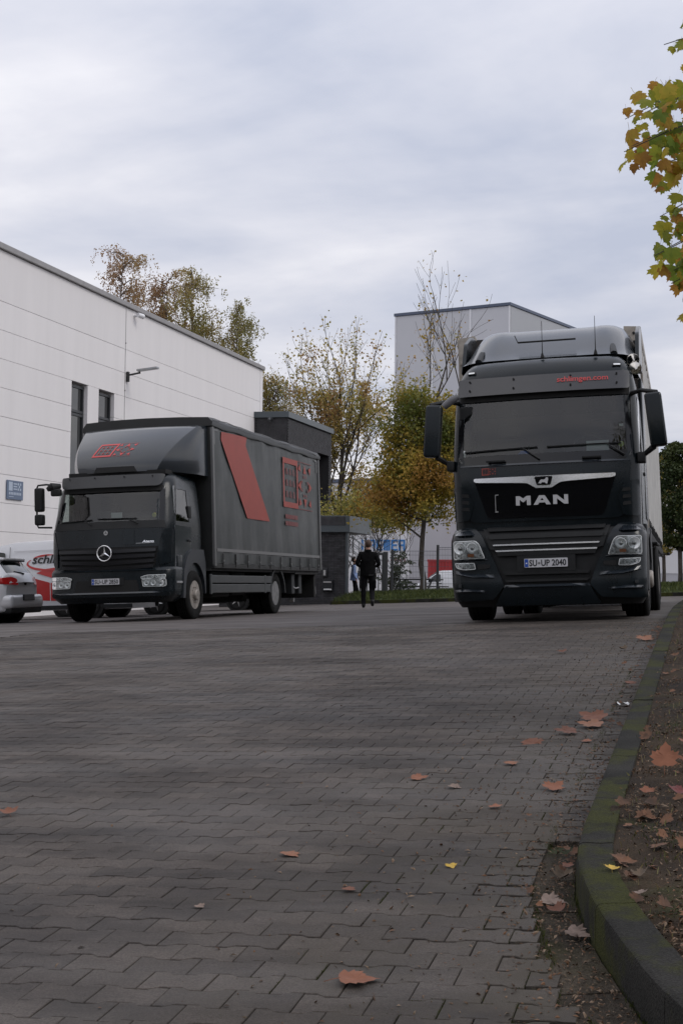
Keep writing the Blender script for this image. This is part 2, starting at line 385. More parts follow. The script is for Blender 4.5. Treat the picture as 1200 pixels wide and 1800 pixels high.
def gmat(name, base, dark, light, patch, bump):
    """paving colour: worn patches, damp bands and stone grain in world space"""
    m = bpy.data.materials.new(name); m.use_nodes = True; n_ = m.node_tree.nodes; l_ = m.node_tree.links; b = n_['Principled BSDF']
    g = n_.new('ShaderNodeNewGeometry')
    def ns(scale, det, rough, sc=(1, 1, 1), dist=0):
        mp = n_.new('ShaderNodeMapping'); mp.inputs['Scale'].default_value = sc; l_.new(g.outputs['Position'], mp.inputs[0])
        t = n_.new('ShaderNodeTexNoise'); t.inputs['Scale'].default_value = scale; t.inputs['Detail'].default_value = det; t.inputs['Roughness'].default_value = rough; t.inputs['Distortion'].default_value = dist
        l_.new(mp.outputs[0], t.inputs['Vector']); return t.outputs[0]
    def rm(src, p0, c0, p1, c1):
        r_ = n_.new('ShaderNodeValToRGB'); l_.new(src, r_.inputs[0]); r_.color_ramp.elements[0].position = p0; r_.color_ramp.elements[0].color = (*c0, 1)
        r_.color_ramp.elements[1].position = p1; r_.color_ramp.elements[1].color = (*c1, 1); return r_.outputs[0]
    def mix(bt, f, a, c):
        x = n_.new('ShaderNodeMix'); x.data_type = 'RGBA'; x.blend_type = bt
        if isinstance(f, float): x.inputs[0].default_value = f
        else: l_.new(f, x.inputs[0])
        l_.new(a, x.inputs[6])
        if isinstance(c, tuple): x.inputs[7].default_value = (*c, 1)
        else: l_.new(c, x.inputs[7])
        return x.outputs[2]
    grain = rm(ns(130, 5, 0.85), 0.34, dark, 0.66, light)
    big = rm(ns(1.25, 6, 0.66, (0.42, 1.25, 1), 0.3), 0.41, (0.50, 0.49, 0.50), 0.53, (1, 1, 1))
    col = mix('MULTIPLY', patch, grain, big)
    med = rm(ns(5.5, 4, 0.7), 0.35, (0.80, 0.80, 0.80), 0.6, (1.04, 1.03, 1.02))
    col = mix('MULTIPLY', 0.8, col, med)
    at = n_.new('ShaderNodeAttribute'); at.attribute_name = 'tone'
    oi = n_.new('ShaderNodeObjectInfo')
    ad = n_.new('ShaderNodeMath'); ad.operation = 'ADD'; l_.new(at.outputs['Fac'], ad.inputs[0]); l_.new(oi.outputs['Random'], ad.inputs[1])
    fr = n_.new('ShaderNodeMath'); fr.operation = 'FRACT'; l_.new(ad.outputs[0], fr.inputs[0])
    tone = rm(fr.outputs[0], 0.0, (0.74, 0.735, 0.74), 1.0, (1.16, 1.14, 1.12))
    col = mix('MULTIPLY', 1.0, col, tone)
    # brown dirt that gathers along the kerb
    sx = n_.new('ShaderNodeSeparateXYZ'); l_.new(g.outputs['Position'], sx.inputs[0])
    mr = n_.new('ShaderNodeMapRange'); l_.new(sx.outputs[0], mr.inputs[0]); mr.inputs[1].default_value = -2.0; mr.inputs[2].default_value = -0.6; mr.inputs[3].default_value = 0; mr.inputs[4].default_value = 0.9
    dm = n_.new('ShaderNodeMath'); dm.operation = 'MULTIPLY'; l_.new(mr.outputs[0], dm.inputs[0]); l_.new(rm(ns(3.2, 5, 0.7), 0.35, (0, 0, 0), 0.62, (1, 1, 1)), dm.inputs[1])
    col = mix('MIX', dm.outputs[0], col, (0.050, 0.041, 0.030))
    l_.new(col, b.inputs['Base Color']); b.inputs['Specular IOR Level'].default_value = 0.35
    rr = n_.new('ShaderNodeMapRange'); l_.new(ns(1.15, 5, .62, (0.55, 1, 1), .4), rr.inputs[0]); rr.inputs[1].default_value = .4; rr.inputs[2].default_value = .6; rr.inputs[3].default_value = .62; rr.inputs[4].default_value = .85; l_.new(rr.outputs[0], b.inputs['Roughness'])
    bp = n_.new('ShaderNodeBump'); bp.inputs['Strength'].default_value = bump; bp.inputs['Distance'].default_value = 0.004; l_.new(ns(260, 3, 0.7), bp.inputs['Height']); l_.new(bp.outputs[0], b.inputs['Normal'])
    return m
M['paver'] = gmat('grey_concrete_paver', None, (0.027, 0.022, 0.0195), (0.116, 0.099, 0.088), 0.95, 0.8)
M['yard'] = gmat('worn_yard_surface', None, (0.080, 0.071, 0.067), (0.118, 0.105, 0.100), 0.8, 0.15)
M['sand'] = mat('joint_dirt', (0.010, 0.010, 0.007), 0.95, var=0.9, vscale=2.2, col2=(0.030, 0.040, 0.008))
def mossmat(name, dark, light, moss, lo, hi, objv=.1, sc=(1, 1, 1)):
    m = mat(name, dark, .9, var=1, vscale=2.6, col2=light, bump=.7, bscale=130, objvar=objv); n_ = m.node_tree.nodes; l_ = m.node_tree.links; b_ = n_['Principled BSDF']
    src = b_.inputs['Base Color'].links[0].from_socket; g = n_.new('ShaderNodeNewGeometry')
    def nn(s, d_):
        mp = n_.new('ShaderNodeMapping'); mp.inputs['Scale'].default_value = sc; l_.new(g.outputs['Position'], mp.inputs[0]); t = n_.new('ShaderNodeTexNoise'); t.inputs['Scale'].default_value = s; t.inputs['Detail'].default_value = d_; t.inputs['Roughness'].default_value = .7; l_.new(mp.outputs[0], t.inputs['Vector']); return t.outputs[0]
    r_ = n_.new('ShaderNodeMapRange'); l_.new(nn(2.2, 7), r_.inputs[0]); r_.inputs[1].default_value = lo; r_.inputs[2].default_value = hi
    x = n_.new('ShaderNodeMix'); x.data_type = 'RGBA'; l_.new(r_.outputs[0], x.inputs[0]); l_.new(src, x.inputs[6]); x.inputs[7].default_value = (*moss, 1)
    r2 = n_.new('ShaderNodeMapRange'); l_.new(nn(150, 3), r2.inputs[0]); r2.inputs[1].default_value = .35; r2.inputs[2].default_value = .68; r2.inputs[3].default_value = .55; r2.inputs[4].default_value = 1.5
    hs = n_.new('ShaderNodeHueSaturation'); l_.new(x.outputs[2], hs.inputs['Color']); l_.new(r2.outputs[0], hs.inputs['Value']); l_.new(hs.outputs[0], b_.inputs['Base Color'])
    b_.inputs['Specular IOR Level'].default_value = .2; return m
M['kerb'] = mossmat('mossy_kerb_concrete', (0.007, 0.007, 0.006), (0.027, 0.0255, 0.023), (0.030, 0.032, 0.006), .46, .57)
M['soil'] = mossmat('dark_soil', (0.014, 0.009, 0.006), (0.042, 0.027, 0.014), (0.028, 0.029, 0.009), .58, .70)
M['gutter'] = mossmat('dirty_gutter_slab', (0.018, 0.014, 0.010), (0.060, 0.048, 0.035), (0.026, 0.024, 0.008), .52, .68, .3)

def add_tone(me, vals, domain='FACE'):
    a = me.attributes.new('tone', 'FLOAT', domain); a.data.foreach_set('value', vals)

# ground sheet out to the horizon, fine near the camera; lies below the pavers where these are
def frange(a, b, s):
    o_ = []; x = a
    while x < b - 1e-6: o_.append(x); x += s
    return o_
US = [-600, -300, -150, -80, -50, -35] + frange(-28, -8, 1.0) + frange(-8, 3, .5) + [3, 4, 5, 6, 8, 12, 20, 40, 80, 160, 300, 600]
VS = [-300, -100, -40, -20, -10, -5, -2] + frange(0, 24, .5) + frange(24, 64, 2) + [64, 70, 80, 100, 130, 180, 260, 400, 700, 1400]
bm = bmesh.new()
gv = {}
def Gs(u, v):
    z = G(u, v)
    if v < 18.5 and -9.5 < u: z -= 0.022
    return z
for i, u in enumerate(US):
    for j, v in enumerate(VS): gv[i, j] = bm.verts.new((u, v, Gs(u, v)))
for i in range(len(US) - 1):
    for j in range(len(VS) - 1):
        f = bm.faces.new((gv[i, j], gv[i + 1, j], gv[i + 1, j + 1], gv[i, j + 1])); 
        f.material_index = 1 if (VS[j + 1] <= 18 and US[i] >= -9 and US[i + 1] < 4) else 0
fin(bm, 'ground', None, kind='structure', mats=[M['yard'], M['sand']])

# H-shaped interlocking pavers in running bond
PX, PY, DW, GAP, CH = 0.200, 0.134, 0.010, 0.0019, 0.0022
def paver_outline(h, ins, xs=PX):
    hx = xs / 2 - ins; hy = h / 2 - ins
    p = [(-hx, -hy - DW), (-.058, -hy - DW), (-.034, -hy + DW), (.034, -hy + DW), (.058, -hy - DW), (hx, -hy - DW)]
    return p + [(-a, -b) for a, b in p]
def paver_geo():
    o0 = paver_outline(PY, GAP); o1 = paver_outline(PY, GAP + CH)
    vs_ = [(a, b, -.02) for a, b in o0] + [(a, b, -CH) for a, b in o0] + [(a, b, 0) for a, b in o1]
    n = 12; fs = []
    for r_ in range(2):
        for k in range(n): fs.append((r_ * n + k, r_ * n + (k + 1) % n, (r_ + 1) * n + (k + 1) % n, (r_ + 1) * n + k))
    fs.append(tuple(range(2 * n, 3 * n)))
    return vs_, fs
PVv, PVf = paver_geo()
pm = bpy.data.meshes.new('paver'); pm.from_pydata(PVv, [], PVf); pm.materials.append(M['paver']); add_tone(pm, [0.0] * len(PVf))
pave = thing('yard_paving', (0, 0, 0), (0, 0, 0), None, None, kind='structure')
cells = []; cuts = []
v = 2.2; row = 0
while v < 18.2:
    u = -9.0 + (PX / 2 if row % 2 else 0)
    lim = min(kerb_u(v - .06), kerb_u(v + .06)) - (0.148 if v < 5.75 else 0.012)
    while u < 1.6:
        if u + PX / 2 < lim: cells.append((u, v))
        elif u - PX / 2 < lim - .03: cuts.append((u - PX / 2, lim, v)); break
        u += PX
    v += PY; row += 1
def cam_scr(u, v):
    p = cam.matrix_world.inverted() @ Vector((u, v, G(u, v)))
    if p.z > -.5: return None
    return p.x / -p.z * 2500 + 600, 900 - p.y / -p.z * 2500, -p.z
vis = []
for c in cells:
    s = cam_scr(*c)
    if s and -20 < s[0] < 1220 and s[1] < 1825: vis.append((s[2], c))
vis.sort(); single = {c for _, c in vis[:298]}
rot_of = lambda u, v: Euler((math.atan((G(u, v + .1) - G(u, v - .1)) / .2), -math.atan((G(u + .1, v) - G(u - .1, v)) / .2), 0))
verts, faces, tones = [], [], []
for (u, v) in cells:
    tz = rnd.uniform(-.0022, .0012); e_ = rot_of(u, v); e_.x += rnd.gauss(0, .006); e_.y += rnd.gauss(0, .006); e_.z = rnd.gauss(0, .006)
    if (u, v) in single:
        o = bpy.data.objects.new('paver', pm); C.objects.link(o); o.parent = pave; o.location = (u, v, G(u, v) + tz); o.rotation_euler = e_
    else:
        mt = Matrix.Translation((u, v, G(u, v) + tz)) @ e_.to_matrix().to_4x4(); k = len(verts); t = rnd.random()
        verts += [tuple(mt @ Vector(p)) for p in PVv]; faces += [tuple(i + k for i in f) for f in PVf]; tones += [t] * len(PVf)
for (ua, ub, v) in cuts:
    u = (ua + ub) / 2; e_ = rot_of(u, v); e_.x += rnd.gauss(0, .01); f_ = (ub - ua) / PX
    mt = Matrix.Translation((u, v, G(u, v) + rnd.uniform(-.003, .001))) @ e_.to_matrix().to_4x4() @ Matrix.Diagonal((f_, .97, 1, 1)); k = len(verts); t = rnd.random()
    verts += [tuple(mt @ Vector((p[0], min(max(p[1], -PY / 2 + .004), PY / 2 - .004), p[2]))) for p in PVv]; faces += [tuple(i + k for i in f) for f in PVf]; tones += [t] * len(PVf)
me = bpy.data.meshes.new('far_pavers'); me.from_pydata(verts, [], faces); add_tone(me, tones)
fin_me(me, 'paver_field', M['paver'], pave, kind='stuff')
# gutter slabs between the paver field and the kerb
sl = 0
def kdist_pts(off):
    """kerb line shifted sideways"""
    o_ = []
    for i, (u, v) in enumerate(KERB):
        a = Vector(KERB[max(i - 1, 0)]); b = Vector(KERB[min(i + 1, len(KERB) - 1)]); d = (b - a).normalized(); nrm = Vector((-d.y, d.x))  # left of walking toward camera = bed side
        o_.append((u + nrm.x * off, v + nrm.y * off))
    return o_
def resample(pts, step):
    seg = [(Vector(a), Vector(b)) for a, b in zip(pts, pts[1:])]; o_ = []; t = 0.0
    for a, b in seg:
        l = (b - a).length
        while t <= l: o_.append(a + (b - a) * t / l); t += step
        t -= l
    return o_
def strip_piece(ps, ns, i0, i1, h, ztop, gap=.004, bev=.006, m=None, name='slab', parent=None):
    """one stone that follows a line of points ps with side normals ns, between the offsets i0..i1"""
    ps = [Vector(p) for p in ps]; d0 = (ps[1] - ps[0]).normalized(); d1 = (ps[-1] - ps[-2]).normalized(); ps[0] = ps[0] + d0 * gap; ps[-1] = ps[-1] - d1 * gap
    prof = [(i0 + .0, -h), (i0, -bev * 1.2), (i0 + bev * .3, -bev * .35), (i0 + bev, 0)] + [(i0 + (i1 - i0) * f, -.002 * (f > .6)) for f in (.35, .65)] + [(i1 - .003, 0), (i1, -.004), (i1, -h)]
    dens = []
    for k in range(len(ps) - 1):
        for f in (0, .33, .66): dens.append((ps[k].lerp(ps[k + 1], f), ns[k].lerp(ns[k + 1], f)))
    dens.append((ps[-1], ns[-1])); bm = bmesh.new(); rows = []
    for p, n_0 in dens:
        r_ = []
        for off, dz in prof:
            q = p + n_0 * off; w = .0025 * mnoise.noise(Vector((q.x * 9, q.y * 9, dz * 20))) if dz > -h else 0
            r_.append(bm.verts.new((q.x + w, q.y, G(q.x, q.y) + ztop + dz + w)))
        rows.append(r_)
    for x, y in zip(rows, rows[1:]):
        for k in range(len(prof) - 1): bm.faces.new((x[k], x[k + 1], y[k + 1], y[k]))
    for r_ in (rows[0], rows[-1]): bm.faces.new(r_)
    return fin(bm, name, m, parent, smooth=True, angle=40)
line = [Vector(p) for p in resample(KERB[:], 0.2)]
line = [p for p in line]
def normals(ln):
    ns = []
    for i in range(len(ln)):
        d = (ln[min(i + 1, len(ln) - 1)] - ln[max(i - 1, 0)]).normalized(); ns.append(Vector((-d.y, d.x)))
    return ns
nl = normals(line)
bmk = []
kerb_root = thing('kerb', (0, 0, 0), (0, 0, 0), None, None, kind='structure')
gut_root = thing('gutter', (0, 0, 0), (0, 0, 0), None, None, kind='structure')
i = 0
while i < len(line) - 1:
    st = 5 if line[i].y > 6.3 else 4
    j = min(i + st, len(line) - 1)
    strip_piece(line[i:j + 1], nl[i:j + 1], 0.0, 0.125, 0.30, 0.125 + rnd.uniform(-.003, .003), 0.0025, 0.016, M['kerb'], 'kerb_stone', kerb_root)
    i = j
i = 0
while i < len(line) - 2:
    if line[i].y < 5.95:
        strip_piece(line[i:i + 3], nl[i:i + 3], -0.215, -0.004, 0.06, -0.009 + rnd.uniform(-.004, .003), 0.003, 0.004, M['gutter'], 'gutter_slab', gut_root)
    i += 2
# planting bed behind the kerb
bm = bmesh.new(); rows_ = []
for a, n_0 in zip(line, nl):
    r_ = []
    for k, off in enumerate((.085, .17, .33, .6, 1.0, 1.6, 2.4, 3.4, 5.0, 8.0)):
        q = a + n_0 * off
        if a.y < 5.6: q = a + Vector((off, (off * .15)))
        h = .112 + .02 * mnoise.noise(Vector((q.x * 3, q.y * 3, 0))) + (.03 * min(off, 1.5)) + .02 * mnoise.noise(Vector((q.x * 11, q.y * 7, 3)))
        r_.append(bm.verts.new((q.x, q.y, G(q.x, q.y) + h)))
    rows_.append(r_)
for a, b in zip(rows_, rows_[1:]):
    for k in range(9): bm.faces.new((a[k], a[k + 1], b[k + 1], b[k]))
fin(bm, 'planting_bed', M['soil'], kind='structure', smooth=True)
def bedz(u, v): return G(u, v) + .112 + .03 * min(max(u + .47, 0), 1.5) + .02 * mnoise.noise(Vector((u * 3, v * 3, 0)))

# ------------------------------------------------------------------ the white hall on the left
def hall():
    t = thing('white_hall', (0, 0, 0), (0, 0, 0), 'long white hall with big horizontal wall panels and grey roof edge, left side', 'industrial hall')
    X0, X1 = -20.9, -20.6
    bm = bmesh.new(); box(bm, -60, X0, 8, 63.95, -1.2, 10.7); fin(bm, 'wall_core', M['joint'], t)
    bm = bmesh.new(); box(bm, -60, -20.5, 7.9, 64.15, 10.80, 10.98, .02); fin(bm, 'roof_edge', M['capgrey'], t)
    bm = bmesh.new(); box(bm, -60, X0, 8, 63.95, 10.7, 10.8); fin(bm, 'roof', M['capgrey'], t)
    zs = [-1.0, -0.27, 0.60, 1.46] + [2.33 + .865 * k for k in range(9)] + [10.79]
    cols = [(8.2, 17.15), (17.17, 32.43), (32.45, 47.74), (47.77, 63.68)]
    wins = [(43.35, 44.62, 2.6, 7.45), (45.52, 46.85, 2.6, 7.45)]
    def panel(y0, y1, z0, z1):
        bm = bmesh.new(); box(bm, X0 + .002, X1 + rnd.uniform(-.002, .002), y0, y1, z0 + .005, z1 - .005, .005, 1); fin(bm, 'wall_panel', M['hallwhite'], t)
    for z0, z1 in zip(zs, zs[1:]):
        for k, (y0, y1) in enumerate(cols):
            if k == 2 and z1 < 7.6 and z0 > 2.0:
                panel(y0, 43.35, z0, z1); panel(46.85, y1, z0, z1)
            else: panel(y0, y1, z0, z1)
    bm = bmesh.new(); box(bm, X0 + .002, X1, 44.62, 45.52, 2.34, 7.52, .006, 1); fin(bm, 'wall_panel', M['hallwhite'], t)
    bm = bmesh.new(); box(bm, X0 - .2, X1 + .004, 63.72, 64.1, -1, 10.79, .01, 1); fin(bm, 'corner_trim', M['hallwhite'], t)
    for (y0, y1, z0, z1) in wins:
        for za, zb in ((6.52, z1), (2.6, 6.5)):
            bm = bmesh.new()
            for b in ((y0 + .004, y1 - .004, zb - .09, zb - .004), (y0 + .004, y1 - .004, za + .004, za + .09), (y0 + .004, y0 + .09, za + .09, zb - .09), (y1 - .09, y1 - .004, za + .09, zb - .09)):
                box(bm, -20.84, -20.74, *b)
            f = fin(bm, 'window', M['frame'], t)
            bm = bmesh.new(); box(bm, -20.80, -20.785, y0 + .09, y1 - .09, za + .09, zb - .09); fin(bm, 'pane', M['winglass'], f)
    # joint cover strip on the seam with its screws
    bm = bmesh.new()
    for z in frange(-0.9, 10.7, 1.73): cyl(bm, (-20.6, 47.755, z), (-20.57, 47.755, z), .03, n=8)
    box(bm, -20.7, -20.592, 47.735, 47.775, -.9, 10.7); fin(bm, 'seam_strip', M['capgrey'], t)
hall()
# security camera and street lamp arm, sign
bm = bmesh.new(); cyl(bm, (-20.6, 48.5, 10.60), (-20.42, 48.5, 10.62), .05, n=12); cyl(bm, (-20.42, 48.42, 10.63), (-20.32, 48.68, 10.6), .085, .095, n=20)
t = fin(bm, 'wall_drum', M['cladwhite'], None, smooth=True, label='small white drum shaped fitting under the roof edge of the white hall', cat='wall fitting')
t = thing('wall_lamp', (-20.6, 47.9, 8.2), (0, 0, 0), 'grey arm lamp sticking out from the seam of the white hall wall', 'lamp')
bm = bmesh.new(); box(bm, 0.01, .1, -.07, .07, -.12, .25, .02); cyl(bm, (.05, 0, .12), (.5, .1, .22), .035, n=10); fin(bm, 'arm', M['under'], t, smooth=True)
bm = bmesh.new(); box(bm, .45, 1.25, -.12, .14, .2, .28, .03, mtx=Matrix.Rotation(R(-6), 4, 'Y')); fin(bm, 'lamp_head', M['steel'], t, smooth=True)
t = thing('wall_sign', (-20.58, 39.45, 3.62), (0, 0, 0), 'square grey blue company sign mounted on the white hall wall', 'sign')
bm = bmesh.new(); box(bm, 0, .03, -.52, .52, -.29, .29, .01); fin(bm, 'board', M['signblue'], t)
bm = bmesh.new()
box(bm, .031, .036, -.42, -.18, -.03, .24)
for k in range(3): box(bm, .031, .036, -.12, .12, .17 - k * .08, .21 - k * .08)
for a, b in ((.19, .19), (.33, .19), (.19, .03), (.33, .03), (.26, .11)): box(bm, .031, .036, a - .04, a + .04, b - .035, b + .035)
for a in frange(-.4, .38, .1): box(bm, .031, .036, a, a + .07, -.15, -.07)
box(bm, .031, .036, -.4, -.1, -.22, -.2)
fin(bm, 'print', M['grey_strip'].copy(), t)
t.children[-1].data.materials[0].node_tree.nodes['Principled BSDF'].inputs['Base Color'].default_value = (.42, .48, .58, 1)

# ------------------------------------------------------------------ anthracite brick buildings
def brick_mesh(L_=.24, H_=.052, D_=.02):
    bm = bmesh.new(); box(bm, -L_ / 2, L_ / 2, -D_, 0, -H_ / 2, H_ / 2); me = bpy.data.meshes.new('brick'); bmesh.ops.recalc_face_normals(bm, faces=bm.faces); bm.to_mesh(me); bm.free(); me.materials.append(M['brick']); return me
BRK = brick_mesh()
BV = [tuple(v.co) for v in BRK.vertices]; BF = [tuple(p.vertices) for p in BRK.polygons]
def brick_face(parent, org, ax, length, z0, z1, skip=None, single=None):
    """lay courses on a wall; org = lower left (x, y), ax = direction along the wall; bricks face to the right hand side of ax turned by -90 degrees"""
    ang = math.atan2(ax[1], ax[0]); vs_, fs_, tn = [], [], []; z = z0 + .03; r_ = 0; n_s = 0
    while z < z1 - .02:
        a = .12 if r_ % 2 else .0
        a0 = -.001
        while a < length:
            b0, b1 = max(a, .003), min(a + .24, length - .003)
            if b1 - b0 > .03 and not (skip and skip((b0 + b1) / 2, z)):
                x, y = org[0] + ax[0] * (b0 + b1) / 2, org[1] + ax[1] * (b0 + b1) / 2; off = rnd.uniform(-.004, .004)
                nx, ny = ax[1], -ax[0]
                mt = Matrix.Translation((x + nx * (.016 + off), y + ny * (.016 + off), z)) @ Matrix.Rotation(ang, 4, 'Z') @ Matrix.Diagonal(((b1 - b0) / .24, 1, 1, 1))
                if single and n_s < 290 and single((b0 + b1) / 2, z):
                    o = bpy.data.objects.new('brick', BRK); C.objects.link(o); o.parent = parent; o.matrix_local = mt; n_s += 1
                else:
                    k = len(vs_); vs_ += [tuple(mt @ Vector(p)) for p in BV]; fs_ += [tuple(i + k for i in f) for f in BF]; tn += [0] * len(BF)
            a += .25
        z += .062; r_ += 1
    if vs_:
        me = bpy.data.meshes.new('brickwork'); me.from_pydata(vs_, [], fs_); fin_me(me, 'brickwork', M['brick'], parent, kind='stuff')
t = thing('brick_office', (0, 0, 0), (0, 0, 0), 'tall anthracite brick building with flat roof adjoining the white hall', 'office building')
bm = bmesh.new(); box(bm, -20.59, -19.02, 62.92, 64.0, -.8, 8.4); box(bm, -34, -19.02, 64.16, 68.2, -.8, 8.4); box(bm, -34, -19.02, 68.2, 70.35, 7.25, 8.4)
box(bm, -34, -19.02, 70.35, 70.8, -.8, 8.4); box(bm, -34, -20.6, 68.2, 70.35, -.8, 7.25); box(bm, -20.0, -19.03, 68.2, 70.35, -.8, 3.6); box(bm, -20.59, -19.02, 64.0, 64.16, -.8, 8.4)
fin(bm, 'wall', M['mortar'], t)
brick_face(t, (-20.58, 62.92), (1, 0), 1.56, -.5, 8.38)
brick_face(t, (-19.02, 62.92), (0, 1), 7.88, 2.2, 8.38, skip=lambda a, z: 5.3 < a < 7.42 and 3.6 < z < 7.25)
brick_face(t, (-19.02, 70.35), (-1, 0), .9, 3.6, 7.25)
bm = bmesh.new(); box(bm, -20.6, -18.9, 62.8, 63.9, 8.4, 8.68, .01); box(bm, -34, -18.9, 63.9, 70.95, 8.4, 8.679, .01); fin(bm, 'roof_edge', M['slate'], t)
for (y0, y1, z0, z1) in ((68.24, 70.3, 6.2, 7.22), (68.24, 70.3, 3.64, 6.15)):
    bm = bmesh.new(); 
    for b in ((y0, y1, z1 - .08, z1), (y0, y1, z0, z0 + .08), (y0, y0 + .08, z0 + .08, z1 - .08), (y1 - .08, y1, z0 + .08, z1 - .08)): box(bm, -19.9, -19.8, *b)
    f = fin(bm, 'window', M['frame'], t); bm = bmesh.new(); box(bm, -19.87, -19.85, y0 + .08, y1 - .08, z0 + .08, z1 - .08); fin(bm, 'pane', M['winglass'], f)
bm = bmesh.new(); box(bm, -.1, .1, -.22, .0, -.05, .05, .01); cyl(bm, (0, -.2, .0), (0, -.34, -.12), .06, .08, 12)
fin(bm, 'floodlight', M['frame'], None, loc=(-19.75, 62.8, 8.33), label='small dark floodlight below the roof edge of the brick building', cat='lamp')

t = thing('brick_gatehouse', (0, 0, 0), (0, 0, 0), 'low anthracite brick gatehouse with flat slate blue canopy roof', 'gatehouse')
bm = bmesh.new(); box(bm, -18, -13.08, 51.0, 51.36, -.6, 2.9); fin(bm, 'wall', M['mortar'], t)
brick_face(t, (-18, 51.0), (1, 0), 4.92, -.1, 2.98, single=lambda a, z: a > 3.7)
brick_face(t, (-13.08, 51.0), (0, 1), .36, -.1, 2.7)
bm = bmesh.new(); box(bm, -18.1, -12.88, 50.75, 54.2, 2.72, 3.33, .015)
fin(bm, 'canopy_roof', M['slate'], t)
bm = bmesh.new(); box(bm, -13.06, -12.97, 50.9, 51.02, -.3, 2.72); fin(bm, 'corner_post', M['slate'], t)
bm = bmesh.new(); box(bm, -18.1, -13.05, 50.72, 50.76, 2.98, 3.3); fin(bm, 'fascia', M['brick'], t)
t = thing('wall_light', (-13.84, 50.96, 1.23), (0, 0, 0), 'small square wall light on the dark brick gatehouse', 'lamp')
bm = bmesh.new(); box(bm, -.09, .09, -.1, 0, -.16, .16, .01); fin(bm, 'housing', M['frame'], t)
bm = bmesh.new(); box(bm, -.045, .045, -.125, -.1, -.12, .08, .01); fin(bm, 'diffuser', M['satin'], t)
t = thing('letterbox', (-13.72, 50.96, .75), (0, 0, 0), 'dark grey metal letterbox on the dark brick gatehouse', 'letterbox')
bm = bmesh.new(); box(bm, -.2, .2, -.14, 0, -.2, .22, .012); fin(bm, 'housing', M['plasticgrey'], t)
bm = bmesh.new(); box(bm, -.15, .15, -.155, -.14, .1, .15); fin(bm, 'slot', M['satin'], t)
bm = bmesh.new(); box(bm, -.14, .16, -.15, -.14, -.17, -.12); fin(bm, 'sticker', M['bright'], t)

# ------------------------------------------------------------------ halls in the background
t = thing('tall_grey_hall', (-18.5, 133.75, -.925), (0, 0, R(-17.5)), 'very tall windowless grey clad hall rising behind the black truck', 'industrial hall'); t.scale = (1.25,) * 3
bm = bmesh.new(); box(bm, -10.0, -.03, .03, 22, 0, 22.3); fin(bm, 'wall_core', M['joint'], t)
for k in range(3):
    w = 10.0 / 3; bm = bmesh.new(); box(bm, -10.0 + k * w + .09, -10.0 + (k + 1) * w - .09, -.02, .03, 0, 22.2, .01, 1); fin(bm, 'wall_panel', M['cladgrey'], t)
for k in range(4):
    bm = bmesh.new(); x = -10.0 + k * 10 / 3; box(bm, x - .085 if k else x - .04, x + .085 if k < 3 else x + .02, -.06, .028, 0, 22.22, .01, 1); fin(bm, 'trim_strip', M['cladwhite'], t)
for k in range(4):
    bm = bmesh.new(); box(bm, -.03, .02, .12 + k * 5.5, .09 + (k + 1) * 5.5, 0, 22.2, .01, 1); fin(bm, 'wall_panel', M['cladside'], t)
bm = bmesh.new(); box(bm, -10.1, .1, -.12, 22.1, 22.22, 22.45, .02); fin(bm, 'roof_edge', M['bluetrim'], t)
bm = bmesh.new(); cyl(bm, (0, 0, 0), (.5, 0, 0), .05, n=8); box(bm, .3, .8, -.5, .1, .1, .25, .02); lathe(bm, [(.05, .1), (.3, -.05), (.32, -.3), (.1, -.38)], 16, 'z', (.6, .3, 0))
fin(bm, 'side_lamp_bracket', M['steel'], None, smooth=True, loc=(-15.7, 141.2, 25.3), label='small grey lamp bracket on the side wall of the tall grey hall', cat='lamp')  # lamp bracket fixed to the side wall

t = thing('low_white_hall', (-23.2, 110.9, -.38), (0, 0, R(-10)), 'low white hall, some panels toned grey for shade, with blue lettering behind the gate', 'industrial hall'); t.scale = (1.32,) * 3
bm = bmesh.new(); box(bm, -14, 13, .05, 16, -1.5, 6.85); fin(bm, 'wall_core', M['joint'], t)
for x0, x1, m_ in ((-14, -8, 'wallwhite'), (-8, -3.2, 'wallwhite'), (-3.2, 0, 'wallwhite'), (0, 3.0, 'wallshade'), (3.2, 9, 'wallshade'), (9.2, 13, 'wallshade')):
    bm = bmesh.new(); box(bm, x0 + .02, x1 - .02, 0, .05, -1.5, 6.8, .01, 1); fin(bm, 'wall_panel', M[m_], t)
bm = bmesh.new(); box(bm, 3.0, 3.2, -.06, .04, -1.5, 6.8, .01, 1); fin(bm, 'trim_strip', M['cladwhite'], t)
bm = bmesh.new(); box(bm, -14.1, 13.1, -.12, 16.1, 6.8, 7.02, .02); fin(bm, 'roof_edge', M['bluetrim'], t)
# block lettering, thick outlined capitals
def block_word(word, h, w, gap, th):
    segs = {'K': ((0, 0, th, h), (th * 1.4, h * .42, w * .62, h * .42 + th), (w - th, h * .5, w, h), (w - th, 0, w, h * .42), (w * .5, h * .4, w, h * .4 + th)),
            'R': ((0, 0, th, h), (0, h - th, w, h), (w - th, h * .45, w, h), (th * 1.5, h * .42, w, h * .42 + th), (w - th, 0, w, h * .42)),
            'E': ((0, 0, th, h), (0, h - th, w, h), (0, h * .5 - th / 2, w * .92, h * .5 + th / 2), (0, 0, w, th)),
            'M': ((0, 0, th, h), (0, h - th, w, h), (w / 2 - th / 2, 0, w / 2 + th / 2, h), (w - th, 0, w, h))}
    bm = bmesh.new(); x = 0
    for ch in word:
        for a, b, c, d in segs[ch]: box(bm, x + a, x + c, -.05 - rnd.uniform(0, .004), -.01, b, d)
        x += w + gap
    return bm
bm = block_word('KREMER', .66, .40, .09, .10)
bmesh.ops.transform(bm, matrix=Matrix.Translation((-3.15, 0, 2.62)), verts=bm.verts); fin(bm, 'lettering', M['bluetext'], t)
bm = bmesh.new()
